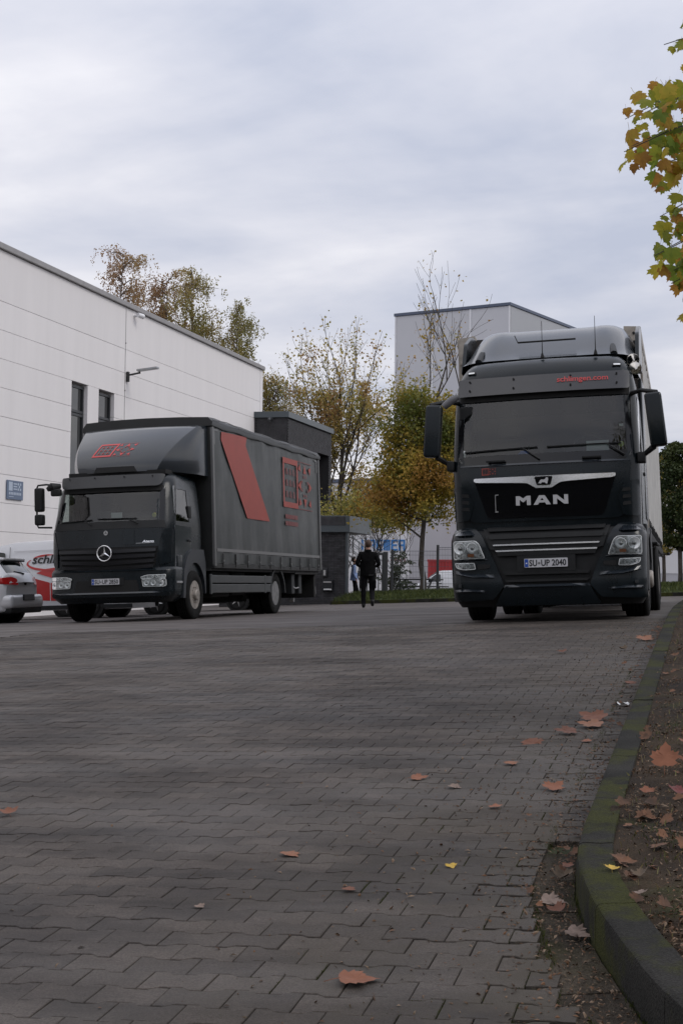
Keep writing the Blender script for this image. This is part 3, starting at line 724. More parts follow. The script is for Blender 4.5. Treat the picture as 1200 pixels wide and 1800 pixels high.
for k, a in enumerate((0, .12, .32, .62, .78, .94, 1.2)): box(bm, -1.55 + a, -1.48 + a, -.03, -.01, 1.95, 2.1 + (.08 if k % 3 == 0 else 0))
fin(bm, 'small_print', M['redprint_dull'], t)

t = thing('white_warehouse', (-4.5, 76, 0), (0, 0, R(-8)), 'white warehouse with grey plinth glimpsed behind the small tree at the right edge', 'warehouse')
bm = bmesh.new(); box(bm, 0.5, 30, 0, 18, 1.4, 3.0); fin(bm, 'wall', M['wallwhite'], t)
bm = bmesh.new(); box(bm, 0.5, 30, .03, 18, -1, 1.4); fin(bm, 'plinth', M['wallshade'], t)
bm = bmesh.new(); box(bm, .4, 30, -.1, 18, 3.0, 3.15); fin(bm, 'roof_edge', M['capgrey'], t)

# red container, barrier, stair
t = thing('red_container', (-19.9, 104.5, -.3), (0, 0, R(-10)), 'red steel container behind the mesh fence', 'container')
bm = bmesh.new(); box(bm, -.6, 5.6, .02, 2.4, 0, 2.6)
fin(bm, 'body', M['redcont'], t)
for k in range(24):
    bm = bmesh.new(); x = -.5 + k * .255; prism(bm, [(x, .02), (x + .05, -.03), (x + .14, -.03), (x + .19, .02)], lambda a, b, d: (a, b, .15 + d), 2.3); fin(bm, 'corrugation', M['redcont'], t)
bm = bmesh.new(); box(bm, -.62, 5.62, -.05, .05, 2.45, 2.62, .01); box(bm, -.62, 5.62, -.05, .05, 0.0, .14, .01); fin(bm, 'frame_rail', M['redcont'], t)

t = thing('steel_stair', (-15.6, 66, .0), (0, 0, R(-8)), 'light grey steel stair with handrails beside the gatehouse', 'stair')
bm = bmesh.new()
for k in range(11): box(bm, -1.5 + k * .27, -1.2 + k * .27, 0, .9, 2.2 - k * .2, 2.24 - k * .2)
fin(bm, 'steps', M['steel'], t)
for y in (0, .9):
    bm = bmesh.new()
    for dz in (.0, .35, .7, 1.0): tube(bm, [(-3.2, y, 2.25 + dz), (-1.4, y, 2.25 + dz), (1.5, y, .1 + dz)], .03, 6)
    for k in range(5): tube(bm, [(-1.4 + k * .7, y, 2.2 - k * .5), (-1.4 + k * .7, y, 3.25 - k * .5)], .03, 6)
    fin(bm, 'handrail', M['steel'], t)

# fence with gate
def fence():
    zb = .42
    t = thing('mesh_fence', (-11.0, 49.6, zb), (0, 0, R(-14.5)), 'double rod mesh fence behind the grass strip under the amber tree', 'fence')
    for x0, x1, top in ((.05, 1.75, 1.62), (1.83, 4.3, 1.75), (4.38, 6.9, 1.75)):
        vs_, fs_ = [], []
        def rod(a0, b0, a1, b1, r_):
            k = len(vs_)
            if a0 == a1: vs_.extend([(a0 - r_, -r_, b0), (a0 + r_, -r_, b0), (a0, r_, b0), (a0 - r_, -r_, b1), (a0 + r_, -r_, b1), (a0, r_, b1)])
            else: vs_.extend([(a0, -r_, b0 - r_), (a0, r_, b0), (a0, -r_, b0 + r_), (a1, -r_, b1 - r_), (a1, r_, b1), (a1, -r_, b1 + r_)])
            fs_.extend([(k, k + 1, k + 4, k + 3), (k + 1, k + 2, k + 5, k + 4), (k + 2, k, k + 3, k + 5)])
        for a in frange(x0, x1, .06): rod(a, 0.05, a, top, .0035)
        for b in frange(.06, top, .2): rod(x0, b, x1, b, .006)
        rod(x0, top - .02, x1, top - .02, .008)
        me = bpy.data.meshes.new('mesh_panel'); me.from_pydata(vs_, [], fs_); fin_me(me, 'mesh_panel', M['mesh'], t, kind='stuff')
    for x in (0, 1.79, 4.34, 6.94):
        bm = bmesh.new(); box(bm, x - .035, x + .035, -.05, .03, -.3, 1.82 if x else 1.66, .004); fin(bm, 'post', M['fence'], t)
    bm = bmesh.new(); cyl(bm, (1.4, -.3, -.3), (1.4, -.3, 1.05), .022, n=8)
    fin(bm, 'marker_post', M['steel'], None, loc=t.location, label='thin grey steel post standing in front of the mesh fence near the tree', cat='post').rotation_euler = t.rotation_euler
    g = thing('sliding_gate', (-12.3, 49.9, .15), (0, 0, R(-14.5)), 'dark steel sliding gate with upright bars beside the walking man', 'gate')
    bm = bmesh.new(); box(bm, .0, 1.0, -.04, .04, 1.72, 1.80); fin(bm, 'top_rail', M['fence'], g)
    bm = bmesh.new(); box(bm, .0, 1.0, -.05, .05, .25, .42); fin(bm, 'bottom_rail', M['fence'], g)
    bm = bmesh.new(); box(bm, 1.0, 1.14, -.07, .07, .0, 1.84, .005); fin(bm, 'post', M['fence'], g)
    for k in range(7):
        bm = bmesh.new(); x = .05 + k * .15; box(bm, x - .014, x + .014, -.014, .014, .42, 1.72); fin(bm, 'bar', M['fence'], g)
    bm = bmesh.new(); box(bm, .0, .25, -.1, .02, .95, 1.15, .01); fin(bm, 'lock_box', M['fence'], g)
    bm = bmesh.new(); box(bm, .75, .95, -.09, -.05, 1.02, 1.06); fin(bm, 'handle', M['satin'], g)
    for x in (.15, .8):
        bm = bmesh.new(); lathe(bm, [(.02, -.03), (.12, -.03), (.12, .03), (.02, .03)], 14, 'y', (x, 0, .14)); fin(bm, 'wheel', M['rubber'], g)
fence()
t = thing('picnic_table', (-10.75, 53.0, .3), (0, 0, R(-20)), 'dark wooden picnic table behind the mesh fence', 'table')
bm = bmesh.new(); box(bm, -.9, .9, -.35, .35, .68, .73); fin(bm, 'tabletop', M['under'], t)
for s in (-1, 1):
    bm = bmesh.new(); box(bm, -.9, .9, s * .65 - .12, s * .65 + .12, .42, .46); fin(bm, 'bench', M['under'], t)
    bm = bmesh.new(); tube(bm, [(s * .7, -.7, 0), (s * .7, -.15, .7)], .035, 6); tube(bm, [(s * .7, .7, 0), (s * .7, .15, .7)], .035, 6); fin(bm, 'leg', M['under'], t)

# grass strip with its kerb in front of the fence
bm = bmesh.new(); rows_ = []
def bank(a, b):   # a along the strip, b across
    p = Vector((-12.9 + a * math.cos(R(14.5)) + b * math.sin(R(14.5)), 48.4 - a * math.sin(R(14.5)) + b * math.cos(R(14.5))))
    return p
BL = 16
for i in range(41):
    a = i / 40 * BL; r_ = []
    for j in range(13):
        b = j * .3; p = bank(a, b + (.9 if a < .6 else 0)); h = .10 + .22 * min(1, b / 1.0) + .03 * mnoise.noise(Vector((p.x * 1.5, p.y * 1.5, 0)))
        r_.append(bm.verts.new((p.x, p.y, G(p.x, p.y) + h)))
    rows_.append(r_)
for a, b in zip(rows_, rows_[1:]):
    for k in range(12): bm.faces.new((a[k], a[k + 1], b[k + 1], b[k]))
M['grassground'] = mat('grass_ground', (0.03, 0.045, 0.012), 0.9, var=1, vscale=3, col2=(0.06, 0.08, 0.02))
fin(bm, 'grass_bank', M['grassground'], kind='structure', smooth=True)
k2 = thing('bank_kerb', (0, 0, 0), (0, 0, 0), None, None, kind='structure')
for i in range(16):
    p, q = bank(i, -.13), bank(i + 1, -.13); d = (q - p).normalized(); n_0 = Vector((-d.y, d.x))
    strip_piece([p, q], [n_0, n_0], 0, .14, .4, .12, .006, .012, M['kerb'], 'kerb_stone', k2)
M['grassblade'] = leafmat('grass_blade', [(0.03, 0.042, 0.012), (0.06, 0.08, 0.02), (0.11, 0.125, 0.035)], trans=0.2)
def grass(name, pts, hgt, m, seed, label):
    rg = random.Random(seed); vs_, fs_, tn = [], [], []
    for (x, y, z) in pts:
        h = hgt * rg.uniform(.5, 1.3); a = rg.uniform(0, 2 * PI); w = h * .09; dx, dy = math.cos(a) * w, math.sin(a) * w; lx, ly = rg.gauss(0, h * .35), rg.gauss(0, h * .35)
        k = len(vs_); vs_ += [(x - dx, y - dy, z - .01), (x + dx, y + dy, z - .01), (x + lx * .4 + dx * .6, y + ly * .4 + dy * .6, z + h * .6), (x + lx, y + ly, z + h)]
        fs_ += [(k, k + 1, k + 2), (k, k + 2, k + 3)]; t_ = rg.random(); tn += [t_, t_]
    me = bpy.data.meshes.new(name); me.from_pydata(vs_, [], fs_); add_tone(me, tn)
    return fin_me(me, name, m, kind='stuff', label=label, cat='grass')
pts = []
for k in range(26000):
    a = rnd.uniform(0, BL); b = rnd.uniform(0.0, 3.4); p = bank(a, b); pts.append((p.x, p.y, G(p.x, p.y) + .10 + .22 * min(1, b) - .01))
grass('bank_grass', pts, .13, M['grassblade'], 3, 'green grass strip behind the low kerb in front of the fence')

# ------------------------------------------------------------------ trees
def leafcloud(name, pts, size, m, parent, seed, droop=0.0, kind='stuff', tonef=None):
    """pts = (x, y, z, tone); each leaf a folded pair of triangles with its own turn"""
    rg = random.Random(seed); vs_, fs_, tn = [], [], []
    for (x, y, z, tone) in pts:
        s = size * rg.uniform(.55, 1.35); e_ = Euler((rg.uniform(-1.2, 1.2) + droop, rg.uniform(-1.2, 1.2), rg.uniform(0, 2 * PI))).to_matrix(); k = len(vs_)
        for c in ((0, 0, 0), (s * .55, s * .42, s * .12), (0, s * 1.05, 0), (-s * .55, s * .42, s * .12)):
            q = e_ @ Vector(c); vs_.append((x + q.x, y + q.y, z + q.z))
        fs_ += [(k, k + 1, k + 2), (k, k + 2, k + 3)]; tn += [min(1, max(0, tone + rg.gauss(0, .12)))] * 2
    me = bpy.data.meshes.new(name); me.from_pydata(vs_, [], fs_); add_tone(me, tn)
    return fin_me(me, name, m, parent, kind=kind)
def grow(p, d, ln, r0, dep, rg, segs, tips, spread=.6, up=.15, nb=(2, 4), shr=.68, wob=.18, sag=0.0):
    pts = [p.copy()]; n = 5; q = p.copy(); dd = d.copy(); rr = [r0]
    for i in range(n):
        dd = (dd + Vector((rg.gauss(0, wob), rg.gauss(0, wob), rg.gauss(0, wob) + up - sag * (3 - min(dep, 3)))) * .5).normalized(); q = q + dd * ln / n; pts.append(q.copy()); rr.append(r0 * (1 - .45 * (i + 1) / n))
    segs.append((pts, rr))
    if dep <= 1: tips.extend(pts[1:])
    if dep <= 0: return
    for k in range(rg.randint(*nb)):
        i = rg.randint(2, n); a = rg.uniform(0, 2 * PI); o_ = dd.orthogonal().normalized(); o_ = Matrix.Rotation(a, 3, dd) @ o_
        nd = (dd * (1 - spread * .5) + o_ * spread).normalized()
        grow(pts[i], nd, ln * shr * rg.uniform(.75, 1.15), rr[i] * .62, dep - 1, rg, segs, tips, spread, up, nb, shr, wob, sag)
    grow(pts[-1], dd, ln * shr, rr[-1], dep - 1, rg, segs, tips, spread, up, nb, shr, wob, sag)
def limbs(name, segs, m, parent, minr=.006):
    bm = bmesh.new()
    for pts, rr in segs: tube(bm, pts, [max(x, minr) for x in rr], 8 if rr[0] > .06 else (5 if rr[0] > .02 else 3), caps=False)
    return fin(bm, name, m, parent, smooth=True, angle=80)
def tonemap(p, sc=.6, bias=.5, amp=.9): return bias + amp * mnoise.noise(Vector(p) * sc)

# amber tree behind the grass strip, in front of the fence
def amber_tree():
    rg = random.Random(11); base = Vector((-9.85, 49.4, .45))
    t = thing('amber_tree', base, (0, 0, 0), 'amber and yellow autumn tree with dense crown left of the front-on truck', 'tree')
    segs, tips = [], []
    tp = [Vector(p) for p in ((0, 0, -.3), (.02, 0, .6), (-.07, 0, 1.1), (-.03, 0, 2.0), (.02, 0, 2.6), (0, 0, 4), (.2, 0, 5.5), (.5, 0, 7.2), (.9, 0, 8.6))]
    segs.append((tp, [.16, .11, .095, .085, .08, .07, .05, .035, .02]))
    trunk = limbs('trunk', segs, M['bark'], t); segs = []
    grow(Vector((-.02, 0, 2.0)), Vector((-.75, .1, .55)), 1.8, .04, 2, rg, segs, tips, .6, .05)
    for z in (2.6, 2.9, 3.2, 3.5, 3.8, 4.1, 4.5, 4.9, 5.3, 5.7, 6.2):
        for k in range(3):
            a = rg.uniform(0, 2 * PI); grow(Vector((.05 * z, 0, z)), Vector((math.cos(a), math.sin(a) * .8, .35)).normalized(), 1.15 if z < 5 else .85, .03, 2, rg, segs, tips, .7, .12)
    tps2 = []
    for (x, z, ln) in ((.3, 6.6, 2.2), (.8, 7.6, 2.3), (1.3, 7.2, 2.2), (.2, 7.4, 1.5)):
        grow(Vector((x, 0, z)), Vector((rg.uniform(-.3, .35), 0, 1)).normalized(), ln, .028, 2, rg, segs, tps2, .5, .2)
    limbs('branches', segs, M['bark'], t)
    pts = []
    for q in tips:
        for k in range(9):
            p = q + Vector((rg.gauss(0, .22), rg.gauss(0, .22), rg.gauss(0, .2)))
            pts.append((*p, tonemap(p, .7, .58 if p.z < 5.2 else .25)))
    for k in range(10500):
        a = rg.uniform(0, 2 * PI); el = rg.uniform(-1, 1); r_ = rg.random() ** .45
        zc = 4.0; p = Vector((math.cos(a) * math.sqrt(1 - el * el) * r_ * 2.1 - .15, math.sin(a) * math.sqrt(1 - el * el) * r_ * 1.8, zc + el * r_ * 1.85))
        dr = Vector((p.x, p.y, p.z - zc)).normalized(); lim = .74 + .42 * mnoise.noise(dr * 2.6 + Vector((5, 1, 0)))
        if r_ < lim + .1 and mnoise.noise(p * 1.6 + Vector((3, 0, 0))) > -.14 + .22 * r_: pts.append((*p, tonemap(p, .9, .42 + .25 * mnoise.noise(p * 2.4))))
    for q in tps2:
        n = 3 if q.z < 8.4 else 1
        for k in range(n):
            if q.z > 9.3 and rg.random() < .6: continue
            p = q + Vector((rg.gauss(0, .13), rg.gauss(0, .13), rg.gauss(0, .12))); pts.append((*p, rg.uniform(.5, .95) if q.z > 8.2 else rg.uniform(0, .4)))
    leafcloud('foliage', pts, .088, M['leaf_amber'], t, 5)
amber_tree()
def sparse_tree():
    rg = random.Random(23); base = Vector((-20.7, 78.0, -.4))
    t = thing('sparse_tree', base, (0, 0, 0), 'thin autumn tree with sparse yellowing leaves behind the brick buildings', 'tree'); t.scale = (1.29,) * 3
    segs, tips = [], []
    grow(Vector((0, 0, 0)), Vector((0, 0, 1)), 4.2, .15, 0, rg, segs, [], wob=.03)
    top = segs[0][0][-1]
    for (dx, ln) in ((-.22, 3.8), (-.02, 4.5), (.1, 4.0), (.3, 3.9), (.55, 3.0), (-.5, 2.6), (.2, 3.0)):
        grow(top + Vector((0, 0, rg.uniform(-.8, 0))), Vector((dx, rg.uniform(-.3, .3), 1)).normalized(), ln, .075, 3, rg, segs, tips, .55, .2, (3, 4), .6, .16)
    for (dx, z, ln) in ((.8, 3.2, 2.4), (.7, 2.6, 2.2), (-.7, 3.4, 2), (.9, 4.0, 2.6), (.5, 2.2, 2.0), (-.2, 3, 2)):
        grow(Vector((0, 0, z)), Vector((dx, rg.uniform(-.4, .4), .5)).normalized(), ln, .05, 2, rg, segs, tips, .6, .12, (3, 4), .66, .2)
    limbs('trunk', segs, M['bark'], t, .007)
    pts = []
    for q in tips:
        if mnoise.noise(q * .8) < -.25 and q.z > 5: continue
        n = 4 if q.z > 6 else 10
        if q.z > 9.5: n = 2
        for k in range(n):
            p = q + Vector((rg.gauss(0, .16), rg.gauss(0, .16), rg.gauss(0, .15))); pts.append((*p, tonemap(p, .8, .5 if p.z > 4 else .3)))
    leafcloud('foliage', pts, .095, M['leaf_sparse'], t, 9)
sparse_tree()
def birch(x, y, H, w, seed, tone, label, zb=0):
    rg = random.Random(seed); t = thing('birch_tree', (x, y, zb), (0, 0, 0), label, 'tree', 'birches behind the white hall')
    segs, tips = [], []
    n = 9; tp = [Vector((rg.gauss(0, .12) * i / n, rg.gauss(0, .1), H * i / n)) for i in range(n + 1)]; segs.append((tp, [.2 * (1 - .93 * i / n) for i in range(n + 1)]))
    pts = []
    for i in range(62):
        f = .34 + .65 * (i + rg.random()) / 62; k = min(n - 1, int(f * n)); p = tp[k].lerp(tp[k + 1], f * n - k); a = rg.uniform(0, 2 * PI); ln = w * (1.14 - f) ** .7 * 1.45 * rg.uniform(.7, 1.1)
        d = Vector((math.cos(a), math.sin(a), 0)); q = [p + d * ln * g + Vector((0, 0, ln * (.95 * g - .62 * g * g))) + Vector((rg.gauss(0, .05), rg.gauss(0, .05), rg.gauss(0, .05))) for g in [m / 6 for m in range(7)]]
        segs.append((q, [.045 * (1 - m / 7.5) for m in range(7)]))
        for m in range(13):
            g = .25 + .75 * rg.random(); e = int(g * 6); st = q[min(e, 5)].lerp(q[min(e, 5) + 1], g * 6 - min(e, 5)) + Vector((rg.gauss(0, .35), rg.gauss(0, .35), rg.uniform(-.05, .3)))
            L_ = rg.uniform(.5, 1.9) * (1 if f < .9 else .6); dx, dy = rg.gauss(0, .12), rg.gauss(0, .12); nn = int(9 + L_ * 16); tn_ = tone + .35 * mnoise.noise(st * .45)
            if rg.random() < .3: segs.append(([st, st + Vector((dx * .4, dy * .4, -L_ * .6))], [.008, .005]))
            for c in range(nn):
                g2 = c / nn; pts.append((st.x + dx * g2 * 1.6 + rg.gauss(0, .07), st.y + dy * g2 * 1.6 + rg.gauss(0, .07), st.z - L_ * g2 + rg.gauss(0, .05), tn_))
    limbs('trunk', segs, M['birchbark'], t, .008)
    leafcloud('foliage', pts, .088, M['leaf_birch'], t, seed + 1, .8)
birch(-34.0, 78, 20.3, 3.0, 31, .85, 'tallest brown leaved birch rising over the white hall roof, leftmost')
birch(-32.0, 80, 19.0, 3.0, 32, .85, 'reddish brown birch standing second from the left behind the hall roof')
birch(-29.9, 79, 19.2, 2.8, 33, .35, 'green brown birch standing third from the left behind the hall roof')
birch(-27.4, 80, 16.9, 2.8, 34, .3, 'lower yellow green birch at the right end of the birch row')
birch(-36.4, 79, 15.8, 2.6, 35, .85, 'brown birch whose top just clears the hall roof at far left')
birch(-24.9, 80, 12.6, 2.6, 36, .3, 'small drooping birch beside the far corner of the white hall')
birch(-30.6, 82, 16.2, 3.2, 37, .7, 'dense brown birch filling the middle of the birch row behind the roof')
# trees at the right edge behind the front-on truck
def round_tree(name, x, y, H, trunk_h, w, seed, m, label, tone, dens=9000, size=.09, bias=None):
    rg = random.Random(seed); t = thing(name, (x, y, G(x, y) - .1), (0, 0, 0), label, 'tree')
    segs, tips = [], []
    tp = [Vector((0, 0, 0)), Vector((.02, 0, trunk_h * .5)), Vector((0, 0, trunk_h)), Vector((.03, 0, H * .6)), Vector((0, 0, H * .9))]; segs.append((tp, [.1, .075, .07, .04, .015]))
    for i in range(16):
        z = trunk_h + (H - trunk_h) * .75 * i / 16; a = rg.uniform(0, 2 * PI); grow(Vector((0, 0, z)), Vector((math.cos(a), math.sin(a), .8)).normalized(), w * .7, .025, 1, rg, segs, tips, .6, .15)
    limbs('trunk', segs, M['bark'], t)
    pts = []; hc = (H + trunk_h) / 2; hh = (H - trunk_h) / 2
    while len(pts) < dens:
        a = rg.uniform(0, 2 * PI); el = rg.uniform(-1, 1); r_ = rg.random() ** .4; s = math.sqrt(1 - abs(el) ** 2.6)
        p = Vector((math.cos(a) * s * r_ * w, math.sin(a) * s * r_ * w, hc + el * hh * (.9 + .1 * r_)))
        if mnoise.noise(p * 2.0) > -.25 + .3 * r_: pts.append((*p, tone + .45 * mnoise.noise(p * 1.2) + (bias(p) if bias else 0)))
    leafcloud('foliage', pts, size, m, t, seed + 1)
round_tree('hornbeam_tree', -1.0, 48.6, 5.2, 1.55, 1.05, 41, M['leaf_green'], 'round dark green tree with bare trunk at the right edge behind the truck', .45, 12000, .085)
round_tree('yellowing_tree', -1.9, 60.5, 5.9, 1.6, 1.2, 42, M['leaf_sparse'], 'yellow green tree just behind the dark green tree, right edge', .35, 7000, .09)
round_tree('hornbeam_tree', 1.6, 52, 5.6, 1.6, 1.5, 43, M['leaf_green'], 'dark green tree standing beyond the right edge of the picture', .4, 6000, .1)
def hedge():
    rg = random.Random(5); t = thing('hedge', (-.2, 47.0, G(-.2, 47) + .05), (0, 0, 0), 'clipped dark hedge by the kerb at the right edge', 'hedge')
    pts = []
    while len(pts) < 9000:
        p = Vector((rg.uniform(-.42, 2.5), rg.uniform(-.5, 3), rg.uniform(0, .95)))
        if min(p.x + .42, 2.5 - p.x, .95 - p.z, p.y + .5) < .14 + .05 * mnoise.noise(p * 5): pts.append((*p, rg.uniform(.2, .7)))
    leafcloud('foliage', pts, .06, M['leaf_green'], t, 6)
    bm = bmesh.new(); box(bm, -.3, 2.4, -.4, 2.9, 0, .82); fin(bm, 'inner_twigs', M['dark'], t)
hedge()
pts = []
for k in range(5000):
    u = rnd.uniform(-5.5, 1.5); v = rnd.uniform(50.5, 53.5); pts.append((u, v, G(u, v) + .0))
grass('far_grass', pts, .16, M['grassblade'], 8, 'grass patch at the foot of the right edge trees')
# feathery shrub behind the gate
def sumac():
    rg = random.Random(77); t = thing('feathery_shrub', (-11.35, 50.7, .25), (0, 0, 0), 'grey green shrub with feathery arching fronds behind the dark gate', 'shrub')
    bm = bmesh.new(); pts = []
    for k in range(20):
        a = rg.uniform(-1.2, 2.4); ln = rg.uniform(.7, 1.4); h = rg.uniform(.5, 1.9); p = [Vector((0, 0, 0))]
        dx, dy = math.cos(a), math.sin(a) * .7
        q = [Vector((dx * ln * f * .75, dy * ln * f * .75, h * math.sin(min(1, f * 1.05) * PI * .62))) for f in [i / 8 for i in range(9)]]
        tube(bm, q, [.014] * 5 + [.006] * 4, 4)
        for i in range(3, 9):
            for j in range(12):
                f = rg.random(); c = q[i - 1].lerp(q[i], f); s = rg.choice((-1, 1)); off = rg.uniform(.02, .2)
                pts.append((c.x - dy * s * off + rg.gauss(0, .015), c.y + dx * s * off, c.z - off * .35, rg.uniform(.1, .9)))
    fin(bm, 'stems', M['bark'], t); leafcloud('foliage', pts, .065, M['leaf_fern'], t, 78)
sumac()
def bushes():
    rg = random.Random(99); t = thing('garden_bush', (-15.1, 58.5, -.2), (0, 0, 0), 'loose green bush growing up behind the brick gatehouse roof', 'bush')
    pts = []; segs = []; tips = []
    for k in range(18):
        a = rg.uniform(0, 2 * PI); grow(Vector((rg.uniform(-.6, 2.2), rg.uniform(-.6, .6), 1.0)), Vector((math.cos(a) * .4, math.sin(a) * .4, 1)).normalized(), 1.9, .03, 2, rg, segs, tips, .6, .15)
    for q in tips:
        if 3.35 < q.z < 5.6:
            for k in range(5):
                p = q + Vector((rg.gauss(0, .16), rg.gauss(0, .16), rg.gauss(0, .15))); pts.append((*p, rg.uniform(.0, .45)))
    limbs('stems', segs, M['bark'], t); leafcloud('foliage', pts, .1, M['leaf_sparse'], t, 98)
bushes()

# ------------------------------------------------------------------ the plane tree whose branches reach in from the right, with single leaves
def plane_leaf_mesh(seed, curl=.25, fold=.2, n3=True):
    rg = random.Random(seed)
    # palmate outline, five lobes with teeth; base at the origin, tip along +y, size about 1
    out = [(0, 0), (.12, -.06), (.34, -.02), (.52, .10), (.40, .20), (.62, .34), (.50, .40), (.56, .58), (.36, .54), (.30, .64), (.22, .62), (.20, .82), (.10, .84), (0, 1.0)]
    out = [(a * rg.uniform(.92, 1.06), b * rg.uniform(.95, 1.05)) for a, b in out]
    left = [(-a * rg.uniform(.92, 1.06), b) for a, b in out[1:-1]][::-1]
    pts = out + left
    def z(a, b): return curl * (a * a * 1.2 + (b - .4) ** 2 * .7) * (1 if a > 0 else .7) + fold * abs(a) * .6 + .03 * math.sin(a * 9 + seed) * math.cos(b * 7)
    bm = bmesh.new(); c = bm.verts.new((0, .38, z(0, .38))); r_ = [bm.verts.new((a, b, z(a, b))) for a, b in pts]
    m_ = [bm.verts.new((a * .5, .38 + (b - .38) * .5, z(a * .5, .38 + (b - .38) * .5))) for a, b in pts]; n = len(pts)
    for k in range(n):
        bm.faces.new((r_[k], r_[(k + 1) % n], m_[(k + 1) % n], m_[k])); bm.faces.new((m_[k], m_[(k + 1) % n], c))
    p = [(0, 0, z(0, 0)), (.015, -.2, z(0, 0) - .04), (.04, -.42, z(0, 0) - .1)]
    tube(bm, p, [.012, .01, .012], 3)
    return bm
def leaf_me(seed, m, curl=.25, fold=.2):
    bm = plane_leaf_mesh(seed, curl, fold); me = bpy.data.meshes.new('leaf'); bmesh.ops.recalc_face_normals(bm, faces=bm.faces); bm.to_mesh(me); bm.free(); me.materials.append(m)
    me.polygons.foreach_set('use_smooth', [True] * len(me.polygons)); return me
def plane_tree():
    rg = random.Random(64)
    t = thing('plane_tree', (1.55, 8.9, G(1.55, 8.9)), (0, 0, 0), 'plane tree with large yellow green lobed leaves reaching in at the top right', 'tree')
    O_ = Vector(t.location)
    segs = []
    segs.append(([Vector((0, 0, -.2)), Vector((.02, 0, 1.2)), Vector((-.02, .05, 2.5)), Vector((.05, 0, 4.2)), Vector((0, .1, 6.2))], [.13, .11, .10, .07, .03]))
    limbs('trunk', segs, M['bark'], t)
    segs = []; twigs = []
    # leafy shoots: (start height, end point) measured at the tree, ends hang into the picture
    ends = [(-2.0, 3.55), (-2.03, 3.70), (-1.95, 3.40), (-1.88, 3.15), (-1.96, 3.9), (-1.9, 2.95), (-1.80, 2.80), (-1.76, 2.68), (-1.83, 3.65), (-1.78, 3.3), (-1.74, 4.05), (-1.74, 4.3), (-1.78, 3.45), (-1.72, 3.0), (-1.70, 2.72), (-1.7, 3.8), (-1.66, 2.5), (-1.6, 4.2), (-1.62, 3.5), (-1.65, 3.15), (-1.6, 2.85)]
    for (x, z) in ends:
        y = rg.uniform(-.5, .35); x_ = x + .2 * y
        p0 = Vector((-.1, 0, z - .1 + rg.uniform(-.3, .1))); p3 = Vector((x_, y, z - .1)); p1 = p0.lerp(p3, .35) + Vector((0, 0, .28)); p2 = p0.lerp(p3, .7) + Vector((0, 0, .2))
        pts = [p0, p1, p2, p2.lerp(p3, .5) + Vector((0, 0, .03)), p3]; segs.append((pts, [.018, .012, .008, .005, .003]))
        twigs.append((p1, p2)); twigs.append((p2, p3)); twigs.append((p2, p3))
    meshes = [leaf_me(s, M['leaf_plane'], rg.uniform(.1, .5), rg.uniform(-.2, .4)) for s in range(6)]
    n = 0; extra = []
    for k in range(600):
        a, b = rg.choice(twigs) if k >= 60 else twigs[(k // 2 * 3 + 1) % len(twigs)]; f = rg.random() ** .6 if k >= 60 else rg.uniform(.85, 1); p = a.lerp(b, f) + Vector((abs(rg.gauss(0, .07)) - .02, rg.gauss(0, .10), rg.gauss(0, .07)))
        w = O_ + p; s = cam_scr2(w)
        sz = rg.uniform(.05, .112)
        e_ = Euler((rg.uniform(-2.4, -.9), rg.uniform(-.7, .7), rg.uniform(-1.2, 1.2)))
        if s and s[0] < 1230 and n < 290:
            o = bpy.data.objects.new('leaf', rg.choice(meshes)); C.objects.link(o); o.parent = t; o.location = p; o.rotation_euler = e_; o.scale = (sz, sz, sz); n += 1
        else: extra.append((p, e_, sz))
    bm = bmesh.new()
    for p, e_, sz in extra:
        k0 = len(bm.verts); bm.from_mesh(rg.choice(meshes)); bm.verts.ensure_lookup_table()
        bmesh.ops.transform(bm, matrix=Matrix.LocRotScale(p, e_, Vector((sz, sz, sz))), verts=bm.verts[k0:])
    # the crown outside the frame
    for k in range(1500):
        a = rg.uniform(0, 2 * PI); r_ = rg.random() ** .5 * 1.6; p = Vector((math.cos(a) * r_ + .5, math.sin(a) * r_, rg.uniform(2.2, 9.0)))
        s = cam_scr2(O_ + p)
        if s and s[0] < 1215: continue
        k0 = len(bm.verts); bm.from_mesh(meshes[k % 6]); bm.verts.ensure_lookup_table(); sz = rg.uniform(.1, .17)
        bmesh.ops.transform(bm, matrix=Matrix.LocRotScale(p, Euler((rg.uniform(-2.4, -.9), rg.uniform(-.7, .7), rg.uniform(-3, 3))), Vector((sz, sz, sz))), verts=bm.verts[k0:])
    me = bpy.data.meshes.new('foliage'); bm.to_mesh(me); bm.free(); fin_me(me, 'foliage', M['leaf_plane2'], t, kind='stuff')
    limbs('branches', segs, M['bark'], t, .003)
def cam_scr2(w):
    p = cam.matrix_world.inverted() @ Vector(w)
    if p.z > -.5: return None
    return p.x / -p.z * 2500 + 600, 900 - p.y / -p.z * 2500
M['leaf_plane2'] = mat('plane_tree_leaf_mass', (0.09, 0.12, 0.02), 0.6, var=1, vscale=4, col2=(0.28, 0.20, 0.04))
plane_tree()

